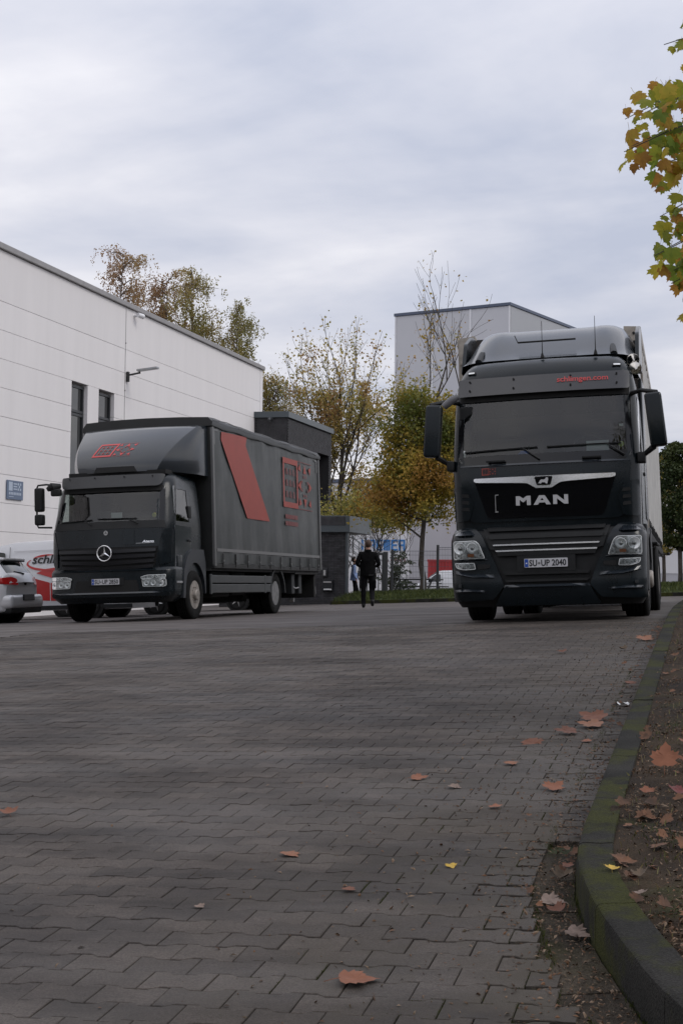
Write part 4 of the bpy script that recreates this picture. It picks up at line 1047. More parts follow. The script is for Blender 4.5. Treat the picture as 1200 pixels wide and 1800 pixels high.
# fallen leaves on the paving, one thing each
FL = [(-1.01, 8.16, .125, 'curled orange brown leaf lying on the paving, fourth big one out from the kerb', 'f'), (-1.03, 7.49, .075, 'small curled orange leaf standing up on the paving', 'f'),
 (-.77, 8.48, .13, 'orange brown lobed leaf on the paving left of the two big leaves by the kerb', 'f'), (-.65, 8.95, .175, 'large rolled orange leaf by the mossy kerb', 'f'), (-.64, 8.7, .15, 'flat brown lobed leaf just in front of the large rolled leaf', 'f'),
 (-.66, 8.19, .06, 'small square orange leaf below the two big leaves by the kerb', 'f'), (-1.31, 13.17, .085, 'small orange leaf on the paving in front of the truck number plate', 'f'), (-.6, 10.88, .09, 'small orange leaf beside the kerb above the white scrap', 'f'),
 (-.66, 14.27, .16, 'flat orange leaf near the kerb close to the truck wheel', 'f'), (-.76, 13.32, .08, 'dark brown curled leaf near the kerb in front of the truck', 'd'), (-1.45, 7.04, .085, 'orange brown leaf alone on the open paving right of centre', 'f'),
 (-1.22, 6.84, .065, 'pale tan leaf flake right of centre on the paving', 'p'), (-.74, 6.77, .10, 'twisted orange leaf on the paving near the light gutter slab', 'f'), (-1.63, 5.46, .078, 'pinkish brown leaf left of centre on the paving', 'f'),
 (-.95, 5.33, .042, 'bright yellow small leaf on the paving', 'y'), (-1.26, 4.96, .05, 'small brown leaf flat on the paving near the centre', 'f'), (-1.02, 3.98, .115, 'large flat orange brown leaf at the bottom centre of the paving', 'f'),
 (-3.17, 6.1, .08, 'orange leaf alone at the left edge of the paving', 'f'), (-.93, 6.36, .055, 'small tan leaf near the gutter slabs', 'f'), (-.52, 5.14, .075, 'dull olive brown leaf in the gutter at the kerb bend', 'd'),
 (-.55, 4.86, .085, 'pale purplish leaf with a yellow tip in the gutter', 'p'), (-.47, 4.74, .06, 'brown curled leaf below the pale purplish leaf in the gutter', 'f'), (-.5, 5.33, .045, 'pinkish leaf in the gutter against the kerb', 'f'),
 (-.43, 4.52, .08, 'crumpled tan leaf leaning against the kerb face', 'p'), (-1.72, 4.7, .035, 'small whitish leaf scrap on the paving left of centre', 'p')]
fl_m = {'f': [leaf_me(100 + s, M['leaf_fall'], c, f) for s, c, f in ((1, .12, .08), (2, .45, .3), (3, .3, -.15))], 'd': [leaf_me(110, mat('dark_brown_leaf', (.07, .045, .025), .7, var=.3, vscale=30), .7, .4)],
        'y': [leaf_me(111, M['leaf_yellow'], .2, .2)], 'p': [leaf_me(112, M['leaf_pale'], .25, .05)]}
for i, (u, v, s, lab, kd) in enumerate(FL):
    o = bpy.data.objects.new('fallen_leaf', fl_m[kd][0] if s == .115 else rnd.choice(fl_m[kd])); C.objects.link(o)
    o.location = (u, v, G(u, v) + .004 + s * .08); o.rotation_euler = (Matrix.Rotation(rnd.uniform(.05, .32), 4, 'X') @ Matrix.Rotation(rnd.uniform(-.12, .12), 4, 'Y') @ Matrix.Rotation(rnd.uniform(0, 6.28), 4, 'Z')).to_euler(); o.scale = (s, s, s)
    tag(o, lab, 'leaf', 'fallen leaves on the paving')
BLV = [(-.20, 6.5, .12, 'large ribbed orange leaf standing in the bed behind the kerb', 'f', .9), (-.1, 6.66, .09, 'orange leaf at the right edge of the bed next to the ribbed leaf', 'f', .3), (-.12, 7.29, .06, 'small orange leaf in the bed above the ribbed leaf', 'f', .2),
 (-.25, 6.05, .06, 'pinkish brown crumpled leaf in the bed moss', 'f', .3), (-.12, 5.99, .08, 'dark red leaf in the bed at the right edge', 'r', .3), (-.315, 4.80, .047, 'bright yellow leaf lying on the kerb top', 'y', .1), (-.22, 4.71, .05, 'dark leaf curl on the kerb edge', 'd', .3), (-.21, 4.51, .04, 'small tan leaf on the kerb top near the bottom', 'p', .1)]
fl_m['r'] = [leaf_me(113, mat('dark_red_leaf', (.10, .015, .012), .6, var=.3, vscale=30), .4, .3)]
for (u, v, s, lab, kd, tilt) in BLV:
    o = bpy.data.objects.new('fallen_leaf', rnd.choice(fl_m[kd])); C.objects.link(o)
    onk = kd in 'ypd' and u > -.33 and v < 5
    o.location = (u, v, (G(u, v) + .132) if onk else bedz(u, v) + .02 + s * .3 * tilt); o.rotation_euler = (tilt, rnd.uniform(-.2, .2), rnd.uniform(-.5, .8)); o.scale = (s, s, s)
    tag(o, lab, 'leaf', 'fallen leaves behind the kerb')
# many half rotted leaves lying in the bed and a few swept against the kerb
rl = random.Random(71); bm = bmesh.new()
for k in range(420):
    v = 4.0 + 18 * rl.random() ** 2.0; off = rl.uniform(.15, 1.3) * (.5 + v * .06); u = (kerb_u(v) if kerb_u(v) < 5 else 0) + off; z = bedz(u, v) + .006
    if k > 330: v = rl.uniform(4.3, 16); u = kerb_u(v) - abs(rl.gauss(0, .10)) - .02; z = G(u, v) + .004
    s = rl.uniform(.025, .075) if k <= 330 else rl.uniform(.015, .045); k0 = len(bm.verts); bm.from_mesh(fl_m['f'][k % 3]); bm.verts.ensure_lookup_table()
    bmesh.ops.transform(bm, matrix=Matrix.Translation((u, v, z + s * .15)) @ Matrix.Rotation(rl.uniform(-.2, .7), 4, 'X') @ Matrix.Rotation(rl.uniform(-.5, .5), 4, 'Y') @ Matrix.Rotation(rl.uniform(0, 6.3), 4, 'Z') @ Matrix.Diagonal((s, s * rl.uniform(.6, 1), s, 1)), verts=bm.verts[k0:])
M['leaf_rot'] = mat('rotting_leaf', (.035, .018, .010), .8, var=1, vscale=9, col2=(.15, .065, .03))
fin(bm, 'leaf_litter', M['leaf_rot'], kind='stuff', label='brown half rotted leaves strewn over the planting bed', cat='leaf litter')
# scraps
bm = bmesh.new()
pr = [bm.verts.new((rnd.gauss(0, .008) + .05 * math.cos(a), rnd.gauss(0, .006) + .04 * math.sin(a), .012 * math.sin(a * 3))) for a in [k * PI / 4 for k in range(8)]]; bm.faces.new(pr)
bmesh.ops.triangulate(bm, faces=bm.faces)
fin(bm, 'paper_scrap', M['bright'], None, loc=(-.56, 9.62, G(-.56, 9.62) + .02), label='crumpled white paper scrap lying in the gutter by the kerb', cat='litter')
# small debris: crumbs, twigs, leaf bits
def debris(name, n, fn, m, label, cat, smin, smax, seed, flat=.4):
    rg = random.Random(seed); vs_, fs_, tn = [], [], []
    for k in range(n):
        x, y, z = fn(rg); s = rg.uniform(smin, smax) * rg.uniform(.5, 1); e_ = Euler((rg.gauss(0, flat), rg.gauss(0, flat), rg.uniform(0, 6.28))).to_matrix(); i0 = len(vs_); asp = rg.uniform(.35, 1)
        for c in ((-s, 0, 0), (-s * .2, -s * asp * .6, s * .25), (s, rg.uniform(-.3, .3) * s, s * .1), (s * .1, s * asp * .6, s * .3), (0, 0, s * .55)):
            q = e_ @ Vector(c); vs_.append((x + q.x, y + q.y, z + q.z + s * .1))
        fs_ += [(i0, i0 + 1, i0 + 4), (i0 + 1, i0 + 2, i0 + 4), (i0 + 2, i0 + 3, i0 + 4), (i0 + 3, i0, i0 + 4)]; t_ = rg.random(); tn += [t_] * 4
    me = bpy.data.meshes.new(name); me.from_pydata(vs_, [], fs_); add_tone(me, tn); return fin_me(me, name, m, kind='stuff', label=label, cat=cat)
M['crumb'] = leafmat('leaf_crumb', [(.018, .011, .006), (.05, .027, .014), (.13, .062, .028), (.035, .026, .012), (.19, .13, .085), (.07, .035, .016)], trans=0)
def on_pave(rg):
    v = 3.2 + 14 * rg.random() ** 1.3; d = rg.expovariate(2.6); u = (kerb_u(v) if kerb_u(v) < 5 else -.1) - .03 - d
    return u, v, G(u, v)
def on_pave2(rg):
    v = rg.uniform(3.4, 17); u = rg.uniform(-6, -.7); return u, v, G(u, v)
debris('paving_debris', 3200, on_pave, M['crumb'], 'leaf crumbs and twigs gathered on the paving along the kerb', 'debris', .004, .016, 5)
def on_gut(rg):
    v = 3.3 + 5 * rg.random(); d = abs(rg.gauss(0, .14)); ku = kerb_u(v); u = (ku if ku < 5 else 0) - .01 - d
    return u, v, G(u, v) - .004
debris('gutter_debris', 3000, on_gut, M['crumb'], 'brown leaf crumbs and dirt heaped in the gutter at the kerb bend', 'debris', .003, .014, 51)
debris('fine_debris', 300, on_pave2, M['crumb'], 'scattered fine leaf crumbs on the open paving', 'debris', .004, .011, 6)
def on_bed(rg):
    v = 3.8 + 26 * rg.random() ** 2.4; u = -.37 + rg.uniform(0, 1.1) * (.5 + v * .05)
    if v < 5.6: u = max(u, kerb_u(v) + .12 + rg.uniform(0, .5))
    return u, v, bedz(u, v)
debris('bed_litter', 30000, on_bed, M['crumb'], 'brown leaf litter and soil crumbs covering the planting bed', 'leaf litter', .004, .017, 9, .8)
def mossp(n, fn, seed):
    rg = random.Random(seed); return [fn(rg) for _ in range(n)]
M['mossblade'] = leafmat('moss', [(.015, .02, .004), (.036, .045, .007), (.07, .085, .012)], trans=.1)
def bed_moss(rg):
    while True:
        u, v, z = on_bed(rg)
        if mnoise.noise(Vector((u * 2.2, v * 1.2, 4))) > .08: return u, v, z
grass('bed_moss', mossp(5000, bed_moss, 12), .018, M['mossblade'], 13, 'green moss and grass blades in the planting bed')
M['drygrass'] = leafmat('dry_grass', [(.10, .08, .04), (.2, .16, .08), (.12, .13, .04)], trans=.1)
grass('dry_stalks', mossp(1200, on_bed, 15), .028, M['drygrass'], 16, 'thin dry stalks lying in the planting bed')
def joint_moss(rg):
    while True:
        v = rg.uniform(3.3, 9); u = rg.uniform(-1.35, -.45)
        row = round((v - 2.2) / PY); vv = 2.2 + row * PY; sh = PX / 2 if row % 2 else 0
        ju = -9 + sh + (math.floor((u + 9 - sh) / PX) + .5) * PX
        if rg.random() < .7: u2 = ju + rg.gauss(0, .003); v2 = vv + rg.uniform(-PY / 2, PY / 2)
        else: u2 = u; v2 = vv + PY / 2 + DW * (1 if abs((u - ju)) < .05 else -1) * .9 + rg.gauss(0, .002)
        if kerb_u(v2) < 5 and u2 > kerb_u(v2) - .17: continue
        if mnoise.noise(Vector((ju * 3, vv * 2, 9))) > .35 - (u + 1.35) * .5 + max(0, v - 5.5) * .08: return u2, v2, G(u2, v2) - .004
grass('joint_moss', mossp(3800, joint_moss, 21), .0055, M['mossblade'], 22, 'green moss growing in the paver joints near the kerb')
def gut_moss(rg):
    while True:
        v = rg.uniform(3.2, 12); ku = kerb_u(v)
        if ku > 5: continue
        u = ku - (.15 if rg.random() < .6 else .004) + rg.gauss(0, .008)
        if mnoise.noise(Vector((u * 5, v * 3, 2))) > -.05: return u, v, G(u, v) - .004
grass('gutter_moss', mossp(5000, gut_moss, 25), .008, M['mossblade'], 26, 'green moss lining the gutter slabs')

# ------------------------------------------------------------------ vehicles: shared builders
def lerp_tab(tab, z):
    if z <= tab[0][0]: return tab[0][1]
    for (a, x), (b, y) in zip(tab, tab[1:]):
        if z <= b:
            t = (z - a) / (b - a); return x + (y - x) * t
    return tab[-1][1]
def make_F(Wt, Pt, bow, r):
    def F(x, z):
        W = lerp_tab(Wt, z); y = lerp_tab(Pt, z) + bow * (x / W) ** 2; a = abs(x) - (W - r)
        if a > 0: a = min(a, r); y += r - math.sqrt(max(r * r - a * a, 0))
        return y
    def D(a, b, d): return (a, F(a, b) - d, b)
    return F, D, (lambda z: lerp_tab(Wt, z))
def shell(F, Wf, zs, yb, r, ysides, skip=None, topcap=True, inner=0.0):
    """wrap-around body shell: front given by F, sides straight back to yb; skip(kind, a0, a1, z0, z1) leaves window openings"""
    bm = bmesh.new(); rows = []
    fr = [0, .2, .4, .6, .8]; n_side = len(ysides)
    for z in zs:
        W = Wf(z); cx = W - r
        xs = [cx * f for f in fr] + [cx] + [cx + r * math.sin(R(a)) for a in (25, 50, 70, 90)]
        xs = [-x for x in xs[::-1][:-1]] + xs
        row = [(x, F(x * .99999, z), z) for x in xs]; y1 = row[-1][1]
        left = [(-W, max(y, y1 + .001), z) for y in ysides[::-1]]; right = [(W, max(y, y1 + .001), z) for y in ysides]
        rows.append([bm.verts.new(p) for p in left + row + right])
    nf = len(rows[0])
    for i in range(len(zs) - 1):
        for k in range(nf - 1):
            c = [rows[i][k].co, rows[i][k + 1].co]; m = (c[0] + c[1]) / 2
            side = 'F' if n_side <= k < nf - n_side - 1 else ('L' if k < n_side else 'R')
            if skip and skip(side, m.x, m.y, (zs[i] + zs[i + 1]) / 2): continue
            bm.faces.new((rows[i][k], rows[i][k + 1], rows[i + 1][k + 1], rows[i + 1][k]))
        bm.faces.new((rows[i][-1], rows[i][0], rows[i + 1][0], rows[i + 1][-1]))
    if topcap: bm.faces.new(rows[-1])
    return bm
def tyre_mesh(Rr, w, rimr):
    bm = bmesh.new(); h = w / 2
    prof = [(rimr, -h * .8), (rimr + .02, -h * .92), (rimr + (Rr - rimr) * .5, -h * 1.0), (Rr - .035, -h * .93), (Rr - .008, -h * .8), (Rr, -h * .7)]
    for k in range(4):
        x = -h * .7 + h * 1.4 * (k + .5) / 4.4 + .02; prof += [(Rr, x - .012), (Rr - .014, x - .008), (Rr - .014, x + .008), (Rr, x + .012)]
    prof += [(Rr, h * .7), (Rr - .008, h * .8), (Rr - .035, h * .93), (rimr + (Rr - rimr) * .5, h), (rimr + .02, h * .92), (rimr, h * .8)]
    lathe(bm, prof, 48, 'x'); bmesh.ops.recalc_face_normals(bm, faces=bm.faces)
    me = bpy.data.meshes.new('tyre'); bm.to_mesh(me); bm.free(); me.polygons.foreach_set('use_smooth', [True] * len(me.polygons)); me.set_sharp_from_angle(angle=R(40)); return me
def wheel(parent, x, y, z, Rr, w, out, convex, rimmat, dual=False):
    """truck wheel: tyre part with its rim below it; out = +1 or -1, the outer side"""
    key = (Rr, w); rimr = Rr * .56
    if key not in wheel.cache: wheel.cache[key] = tyre_mesh(Rr, w, rimr)
    me = wheel.cache[key]
    if not me.materials: me.materials.append(M['rubber'])
    o = bpy.data.objects.new('tyre', me); C.objects.link(o); o.parent = parent; o.location = (x, y, z)
    if dual:
        o2 = bpy.data.objects.new('tyre', me); C.objects.link(o2); o2.parent = parent; o2.location = (x - out * w * 1.12, y, z)
    bm = bmesh.new(); h = w / 2 * out
    if convex: prof = [(rimr + .01, h * .9), (rimr - .03, h * .8), (rimr - .05, h * .2), (rimr * .78, h * .5), (rimr * .74, h * .75), (rimr * .42, h * .78), (rimr * .40, h * 1.25), (rimr * .33, h * 1.35), (0.001, h * 1.36)]
    else: prof = [(rimr + .01, h * .9), (rimr - .03, h * .8), (rimr - .05, -h * .3), (rimr * .7, -h * .45), (rimr * .5, -h * .5), (rimr * .45, h * .3), (rimr * .3, h * .4), (0.001, h * .42)]
    lathe(bm, prof, 36, 'x')
    nr = rimr * .58; nx = h * .78 if convex else -h * .47
    for k in range(10):
        a = k * PI / 5; cyl(bm, (nx, math.cos(a) * nr, math.sin(a) * nr), (nx + out * .035, math.cos(a) * nr, math.sin(a) * nr), .014, n=6)
    rm = fin(bm, 'rim', rimmat, o, smooth=True)
    bm = bmesh.new()
    for k in range(8):
        a = (k + .5) * PI / 4; hx = h * .64 if convex else -h * .35; cyl(bm, (hx, math.cos(a) * rimr * .84, math.sin(a) * rimr * .84), (hx + out * .012, math.cos(a) * rimr * .84, math.sin(a) * rimr * .84), .03, n=10)
    fin(bm, 'hand_hole', M['dark'], o)
    return o
wheel.cache = {}
def die_logo(w, h, skew=0.0):
    """the emblem of the haulage firm: a frame with nine small marks beside a square of arrowheads; returns two lists of polygons"""
    A, B = [], []; t = .085
    q = lambda a, b: (a * w * .5 + skew * b * h, b * h)
    R4 = lambda a0, a1, b0, b1: [q(a0, b0), q(a1, b0), q(a1, b1), q(a0, b1)]
    tv = t * 1.3; A.append([q(0, 0), q(1, 0), q(1, 1), q(0, 1), q(0, 1e-4), q(t, tv), q(t, 1 - tv), q(1 - t, 1 - tv), q(1 - t, tv), q(t, tv - 1e-4)])
    for i in range(3):
        for j in range(3):
            cx, cy = .27 + i * .23, .27 + j * .23; s = .065
            B.append([q(cx - s, cy + s), q(cx + s * .2, cy + s), q(cx - s * .2, cy - s), q(cx - s, cy - s)])
            B.append([q(cx + s * .2, cy - s), q(cx + s, cy - s), q(cx + s, cy + s * .6)])
    tri = lambda cx, cy, dx, dy, s: [q(1 + cx + dx * s, cy + dy * s), q(1 + cx - dx * s * .6 - dy * s * .9, cy - dy * s * .6 + dx * s * .9), q(1 + cx - dx * s * .6 + dy * s * .9, cy - dy * s * .6 - dx * s * .9)]
    for (cx, cy, dx, dy, s) in ((.5, .84, 0, 1, .12), (.5, .16, 0, -1, .12), (.14, .5, -1, 0, .12), (.86, .5, 1, 0, .12)): A.append(tri(cx, cy, dx, dy, s))
    for (cx, cy, dx, dy) in ((.14, .86, .7, -.7), (.86, .86, .7, .7), (.14, .14, -.7, -.7), (.86, .14, .7, -.7)): A.append(tri(cx, cy, dx, dy, .1))
    for a in range(8):
        an = a * PI / 4 + .39; B.append(tri(.5 + .22 * math.cos(an), .5 + .22 * math.sin(an), math.cos(an), math.sin(an), .06))
    B += [[q(1.02, .0), q(2, .0), q(2, .015), q(1.02, .015)], [q(1.02, .985), q(2, .985), q(2, 1), q(1.02, 1)]]
    return A, B
def put_logo(parent, D, a0, b0, w, h, skew, m1, m2, step=.1, off=.006):
    A, B = die_logo(w, h, skew)
    mv = lambda L_: [[(a + a0, b + b0) for a, b in p] for p in L_]
    fin(drape(mv(A), D, off, 0, step), 'emblem', m1, parent); fin(drape(mv(B), D, off, 0, step), 'emblem_marks', m2, parent)
def number_plate(parent, D, x0, x1, z0, z1, txt, off=.012):
    fin(drape([rpoly([(x0, z0), (x1, z0), (x1, z1), (x0, z1)], .01, 2)], D, off, .012, None), 'number_plate', M['plate'], parent)
    pl = [c for c in parent.children if c.name.startswith('number_plate')][-1]
    fin(drape([[(x0 + .006, z0 + .006), (x0 + .05, z0 + .006), (x0 + .05, z1 - .006), (x0 + .006, z1 - .006)]], D, off + .002, 0, None), 'blue_band', M['plateblue'], pl)
    h = (z1 - z0) * .68; w = x1 - x0 - .075
    a, b = txt.split('|')
    bm = text_bm(a, h, .72, .006); wa = text_w(bm); bm.free(); bm = text_bm(b, h, .72, .006); wb = text_w(bm); bm.free()
    f = (w - .055) / (wa + wb); zz = z0 + (z1 - z0) * .16
    text_obj(a, h, D, 'lettering', M['ink'], pl, x0 + .062, zz, wa * f, off + .002, sx=.72, bold=.035)
    text_obj(b, h, D, 'lettering', M['ink'], pl, x0 + .062 + wa * f + .05, zz, wb * f, off + .002, sx=.72, bold=.035)
    cx = x0 + .062 + wa * f + .025; cz = (z0 + z1) / 2
    fin(drape([[(cx + .016 * math.cos(k * PI / 5), cz - .004 + .016 * math.sin(k * PI / 5)) for k in range(10)]], D, off + .002, 0, None), 'seal', M['grey_strip'], pl)
    fin(drape([[(x0 + .02, z0 + .045), (x0 + .036, z0 + .045), (x0 + .036, z0 + .06), (x0 + .02, z0 + .06)]], D, off + .004, 0, None), 'country_mark', M['bright'], pl)
def sidewall(x): return lambda a, b, d: (x + math.copysign(d, x), a, b)
def interior(t, W, yf, yb, zd, zr, driver):
    bm = bmesh.new(); box(bm, -W + .06, W - .06, yf, yf + .5, zd - .35, zd - .02, .05); box(bm, driver - .28, driver + .28, yf + .1, yf + .5, zd - .04, zd + .12, .05); d = fin(bm, 'dashboard', M['interior'], t, smooth=True)
    bm = bmesh.new(); n = 20; c = Vector((driver, yf + .62, zd + .1)); ring = [c + Vector((math.cos(k * 2 * PI / n) * .22, math.sin(k * 2 * PI / n) * .11, math.sin(k * 2 * PI / n) * .19)) for k in range(n + 1)]
    tube(bm, ring, .018, 6); tube(bm, [ring[0], c, ring[10]], .02, 5); tube(bm, [c, ring[15]], .02, 5); tube(bm, [c, c + Vector((0, -.2, -.15))], .03, 6); fin(bm, 'steering_wheel', M['interior'], t, smooth=True)
    for s in (-1, 1):
        bm = bmesh.new(); x = s * .62; box(bm, x - .26, x + .26, yf + .8, yf + 1.3, zd - .35, zd - .15, .06); box(bm, x - .25, x + .25, yf + 1.18, yf + 1.34, zd - .2, zd + .35, .07); box(bm, x - .14, x + .14, yf + 1.2, yf + 1.32, zd + .36, zd + .56, .06); fin(bm, 'seat', M['seat'], t, smooth=True)
    bm = bmesh.new(); box(bm, -W + .03, W - .03, yb - .08, yb - .03, zd - .9, zr - .03); box(bm, -W + .03, W - .03, yf - .0, yb - .1, zd - .95, zd - .9); fin(bm, 'cab_lining', M['interior'], t)
def wiper(t, D, p, q, r_):
    """wiper arm from the pivot p over q to the blade tip r_, laid along the windscreen"""
    bm = bmesh.new(); P = lambda a, o: Vector(D(a[0], a[1], o))
    tube(bm, [P(p, .03), P(((p[0] + q[0]) / 2, (p[1] + q[1]) / 2), .05), P(q, .03)], [.014, .01, .008], 6); n = 8
    tube(bm, [P((q[0] + (r_[0] - q[0]) * k / n, q[1] + (r_[1] - q[1]) * k / n), .022) for k in range(-2, n + 1)], .011, 5)
    fin(bm, 'wiper', M['plastic'], t, smooth=True)
def ridge(t, D, top, bot, off, dep, m, name='bumper_crease'):
    """raised crease: a facet that leans out from the line top to the line bot, closed below"""
    bm = bmesh.new(); n = 10; L3 = []
    def pt(l, f): k = min(int(f * (len(l) - 1)), len(l) - 2); g = f * (len(l) - 1) - k; return l[k][0] + (l[k + 1][0] - l[k][0]) * g, l[k][1] + (l[k + 1][1] - l[k][1]) * g
    for i in range(n + 1):
        f = i / n; e_ = min(1, f * 6, (1 - f) * 6); a = pt(top, f); b_ = pt(bot, f); L3.append([bm.verts.new(D(*a, off)), bm.verts.new(D(*b_, off + dep * e_)), bm.verts.new(D(b_[0], b_[1] - .012, off - .002))])
    for p, q in zip(L3, L3[1:]):
        for k in range(2): bm.faces.new((p[k], p[k + 1], q[k + 1], q[k]))
    return fin(bm, name, m, t, smooth=False)
def lamp(t, D, poly, bulbs, off=.012, amber=None):
    """headlamp: bright bowl with a chromed rim, round reflectors with bulbs and a clear lens over them"""
    f = fin(drape([poly], D, off - .022, .02, .06), 'headlight', M['lampbowl'], t)
    cx = sum(p[0] for p in poly) / len(poly); cz = sum(p[1] for p in poly) / len(poly)
    for (x, z, r_) in bulbs:
        bm = bmesh.new(); c = Vector(D(x, z, off - .008)); lathe(bm, [(r_, .012), (r_, -.002), (r_ * .93, -.003), (r_ * .8, .004), (r_ * .4, .010), (.001, .011)], 24, 'y', c); fin(bm, 'reflector', M['reflector'], f, smooth=True)
        bm = bmesh.new(); bmesh.ops.create_uvsphere(bm, u_segments=10, v_segments=6, radius=r_ * .34, matrix=Matrix.Translation(c)); fin(bm, 'bulb', M['bulbglass'], f, smooth=True)
    if amber: fin(drape([amber], D, off - .012, .01, None), 'indicator', M['amber'], f)
    bm = bmesh.new(); tube(bm, [D(a, b_, off - .004) for a, b_ in poly] + [D(*poly[0], off - .004)], .005, 5, caps=False); fin(bm, 'lamp_rim', M['reflector'], f, smooth=True)
    fin(drape([poly], D, off, .0, .1), 'lens', M['lens'], f)
M['bulbglass'] = mat('lamp_projector_glass', (.10, .11, .11), .08, .2, coat=.5)
M['lampbowl'] = mat('lamp_bowl', (.30, .31, .31), .35, .2, var=.75, vscale=26)

# ------------------------------------------------------------------ the front-on articulated truck on the right
def yard_pose(u, v, rx=-.25, ry=-2.4, rz=0): return (u, v, G(u, v)), (R(rx), R(ry), R(rz))
def big_tractor():
    loc, rot = yard_pose(-1.95, 17.75, rz=.3)
    t = thing('tractor_truck', loc, rot, 'dark anthracite tractor truck seen from the front with chrome lion bar, parked by the kerb', 'truck')
    Wc = [(1.1, 1.17), (2.0, 1.18), (2.5, 1.165), (2.85, 1.15), (3.1, 1.12), (3.3, 1.03), (3.38, .96), (3.43, .86)]
    Pc = [(1.1, .10), (1.8, .07), (2.02, .09), (2.4, .16), (2.85, .28), (3.1, .34), (3.25, .42), (3.36, .56), (3.43, .8)]
    F, D, Wf = make_F(Wc, Pc, .10, .15)
    zs = [1.12, 1.4, 1.7, 2.0, 2.07, 2.3, 2.55, 2.82, 2.92, 3.05, 3.14, 3.22, 3.30, 3.36, 3.40, 3.43]
    def sk(s, x, y, z):
        if s == 'F' and abs(x) < 1.03 and 2.07 < z < 2.82: return True
        if s in 'LR' and .45 < y < 1.1 and 2.0 < z < 2.82: return True
    fin(shell(F, Wf, zs, 2.2, .15, [.5, 1.05, 1.6, 2.2], sk), 'cab', M['paint'], t, smooth=True)
    interior(t, 1.15, .35, 2.15, 2.12, 2.85, .5)
    fin(drape([rpoly([(-1.085, 2.03), (1.085, 2.03), (1.07, 2.85), (-1.07, 2.85)], .07)], D, -.002, 0, .1), 'windscreen', M['glass'], t, smooth=True)
    # black surround of the windscreen
    fin(drape([[(-1.1, 2.0), (1.1, 2.0), (1.09, 2.115), (-1.09, 2.115)]], D, .002, .01, .1), 'windscreen_sill', M['pianoblack'], t, smooth=True)
    for s in (-1, 1):
        fin(drape([[(s * 1.03, 2.1), (s * 1.095, 2.1), (s * 1.085, 2.86), (s * 1.02, 2.86)]], D, .001, .005, .1), 'pillar_trim', M['pianoblack'], t)
        fin(drape([rpoly([(.47, 2.02), (1.08, 2.0), (1.08, 2.8), (.55, 2.8)], .05)], sidewall(s * 1.163), -.0, .0, None), 'side_window', M['glass'], t)
        fin(drape([rpoly([(.42, 1.15), (1.3, 1.15), (1.3, 1.95), (.42, 1.95)], .05)], sidewall(s * 1.178), .004, .008, None), 'door_panel', M['paint'], t)
        bm = bmesh.new(); box(bm, s * 1.19 - .015, s * 1.19 + .015, 1.1, 1.28, 1.85, 1.89, .01); fin(bm, 'door_handle', M['plastic'], t)
        # side air deflector behind the door
        bm = bmesh.new(); box(bm, s * 1.16 - .02, s * 1.16 + .03, 1.6, 2.25, 1.3, 3.2, .03); fin(bm, 'side_deflector', M['paint'], t, smooth=True)
    # sun visor above the windscreen
    Dv = lambda a, b, d: (a, F(a, 2.95) - .10 - (3.14 - b) * .35 - d + .06, b)
    fin(drape([rpoly([(-1.08, 2.90), (1.08, 2.90), (1.085, 3.135), (-1.085, 3.135)], .03)], Dv, 0, .03, .1, .01), 'sun_visor', M['visor'], t, smooth=True)
    vz = [c for c in t.children if c.name.startswith('sun_visor')][-1]
    bm = bmesh.new()
    for x in (-.93, -.36, .36, .93):
        for z in (3.095, 2.975): c = Vector(Dv(x, z, .0)); cyl(bm, c, c + Vector((0, -.012, 0)), .013, n=10)
    fins(bm, 'screw', M['dark'], vz)
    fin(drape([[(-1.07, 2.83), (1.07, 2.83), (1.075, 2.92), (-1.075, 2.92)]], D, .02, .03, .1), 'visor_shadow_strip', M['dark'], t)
    text_obj('schlimgen.com', .066, Dv, 'lettering', M['redbright'], t, .19, 3.02, .635, .004, sx=.85, bold=.02)
    for s in (-1, 1):
        bm = drape([rpoly([(s * .93 - .055, 3.215), (s * .93 + .055, 3.215), (s * .93 + .055, 3.255), (s * .93 - .055, 3.255)], .012)], D, .02, .03, None); fin(bm, 'marker_lamp', M['pianoblack'], t)
        bm = drape([rpoly([(s * .93 - .042, 3.225), (s * .93 + .042, 3.225), (s * .93 + .042, 3.247), (s * .93 - .042, 3.247)], .008)], D, .026, .01, None); fin(bm, 'marker_lens', M['reflector'], t)
    # front flap below the windscreen with the dark grille
    fin(drape([rpoly([(-1.0, 1.27), (1.0, 1.27), (1.08, 1.985), (-1.08, 1.985)], [.16, .16, .05, .05], 5)], D, .028, .03, .1, .008), 'front_flap', M['paint'], t, smooth=True)
    grp = rpoly([(-.72, 1.31), (.72, 1.31), (.875, 1.775), (.35, 1.755), (0, 1.70), (-.35, 1.755), (-.875, 1.775)], [.06, .06, .01, .1, .1, .1, .01], 4)
    fin(drape([grp], D, .034, .01, .1), 'grille', M['pianoblack'], t, smooth=True)
    fin(drape([rpoly([(-.66, 1.38), (.66, 1.38), (.75, 1.66), (.38, 1.66), (.22, 1.62), (-.22, 1.62), (-.38, 1.66), (-.75, 1.66)], .03, 3)], D, .042, .01, .1, .006), 'grille_inlay', M['pianoblack'], t, smooth=True)
    bar = [(-.885, 1.825), (-.885, 1.785), (-.84, 1.772), (-.28, 1.745), (-.2, 1.735), (-.1, 1.672), (.1, 1.672), (.2, 1.735), (.28, 1.745), (.84, 1.772), (.885, 1.785), (.885, 1.825)]
    fin(drape([rpoly(bar, .02, 3)], D, .06, .03, .1, .006), 'chrome_bar', M['chromebar'], t, smooth=True)
    bd = rpoly([(-.115, 1.815), (.115, 1.815), (.085, 1.705), (-.085, 1.705)], .02)
    fin(drape([bd], D, .066, .01, None), 'badge', M['pianoblack'], t)
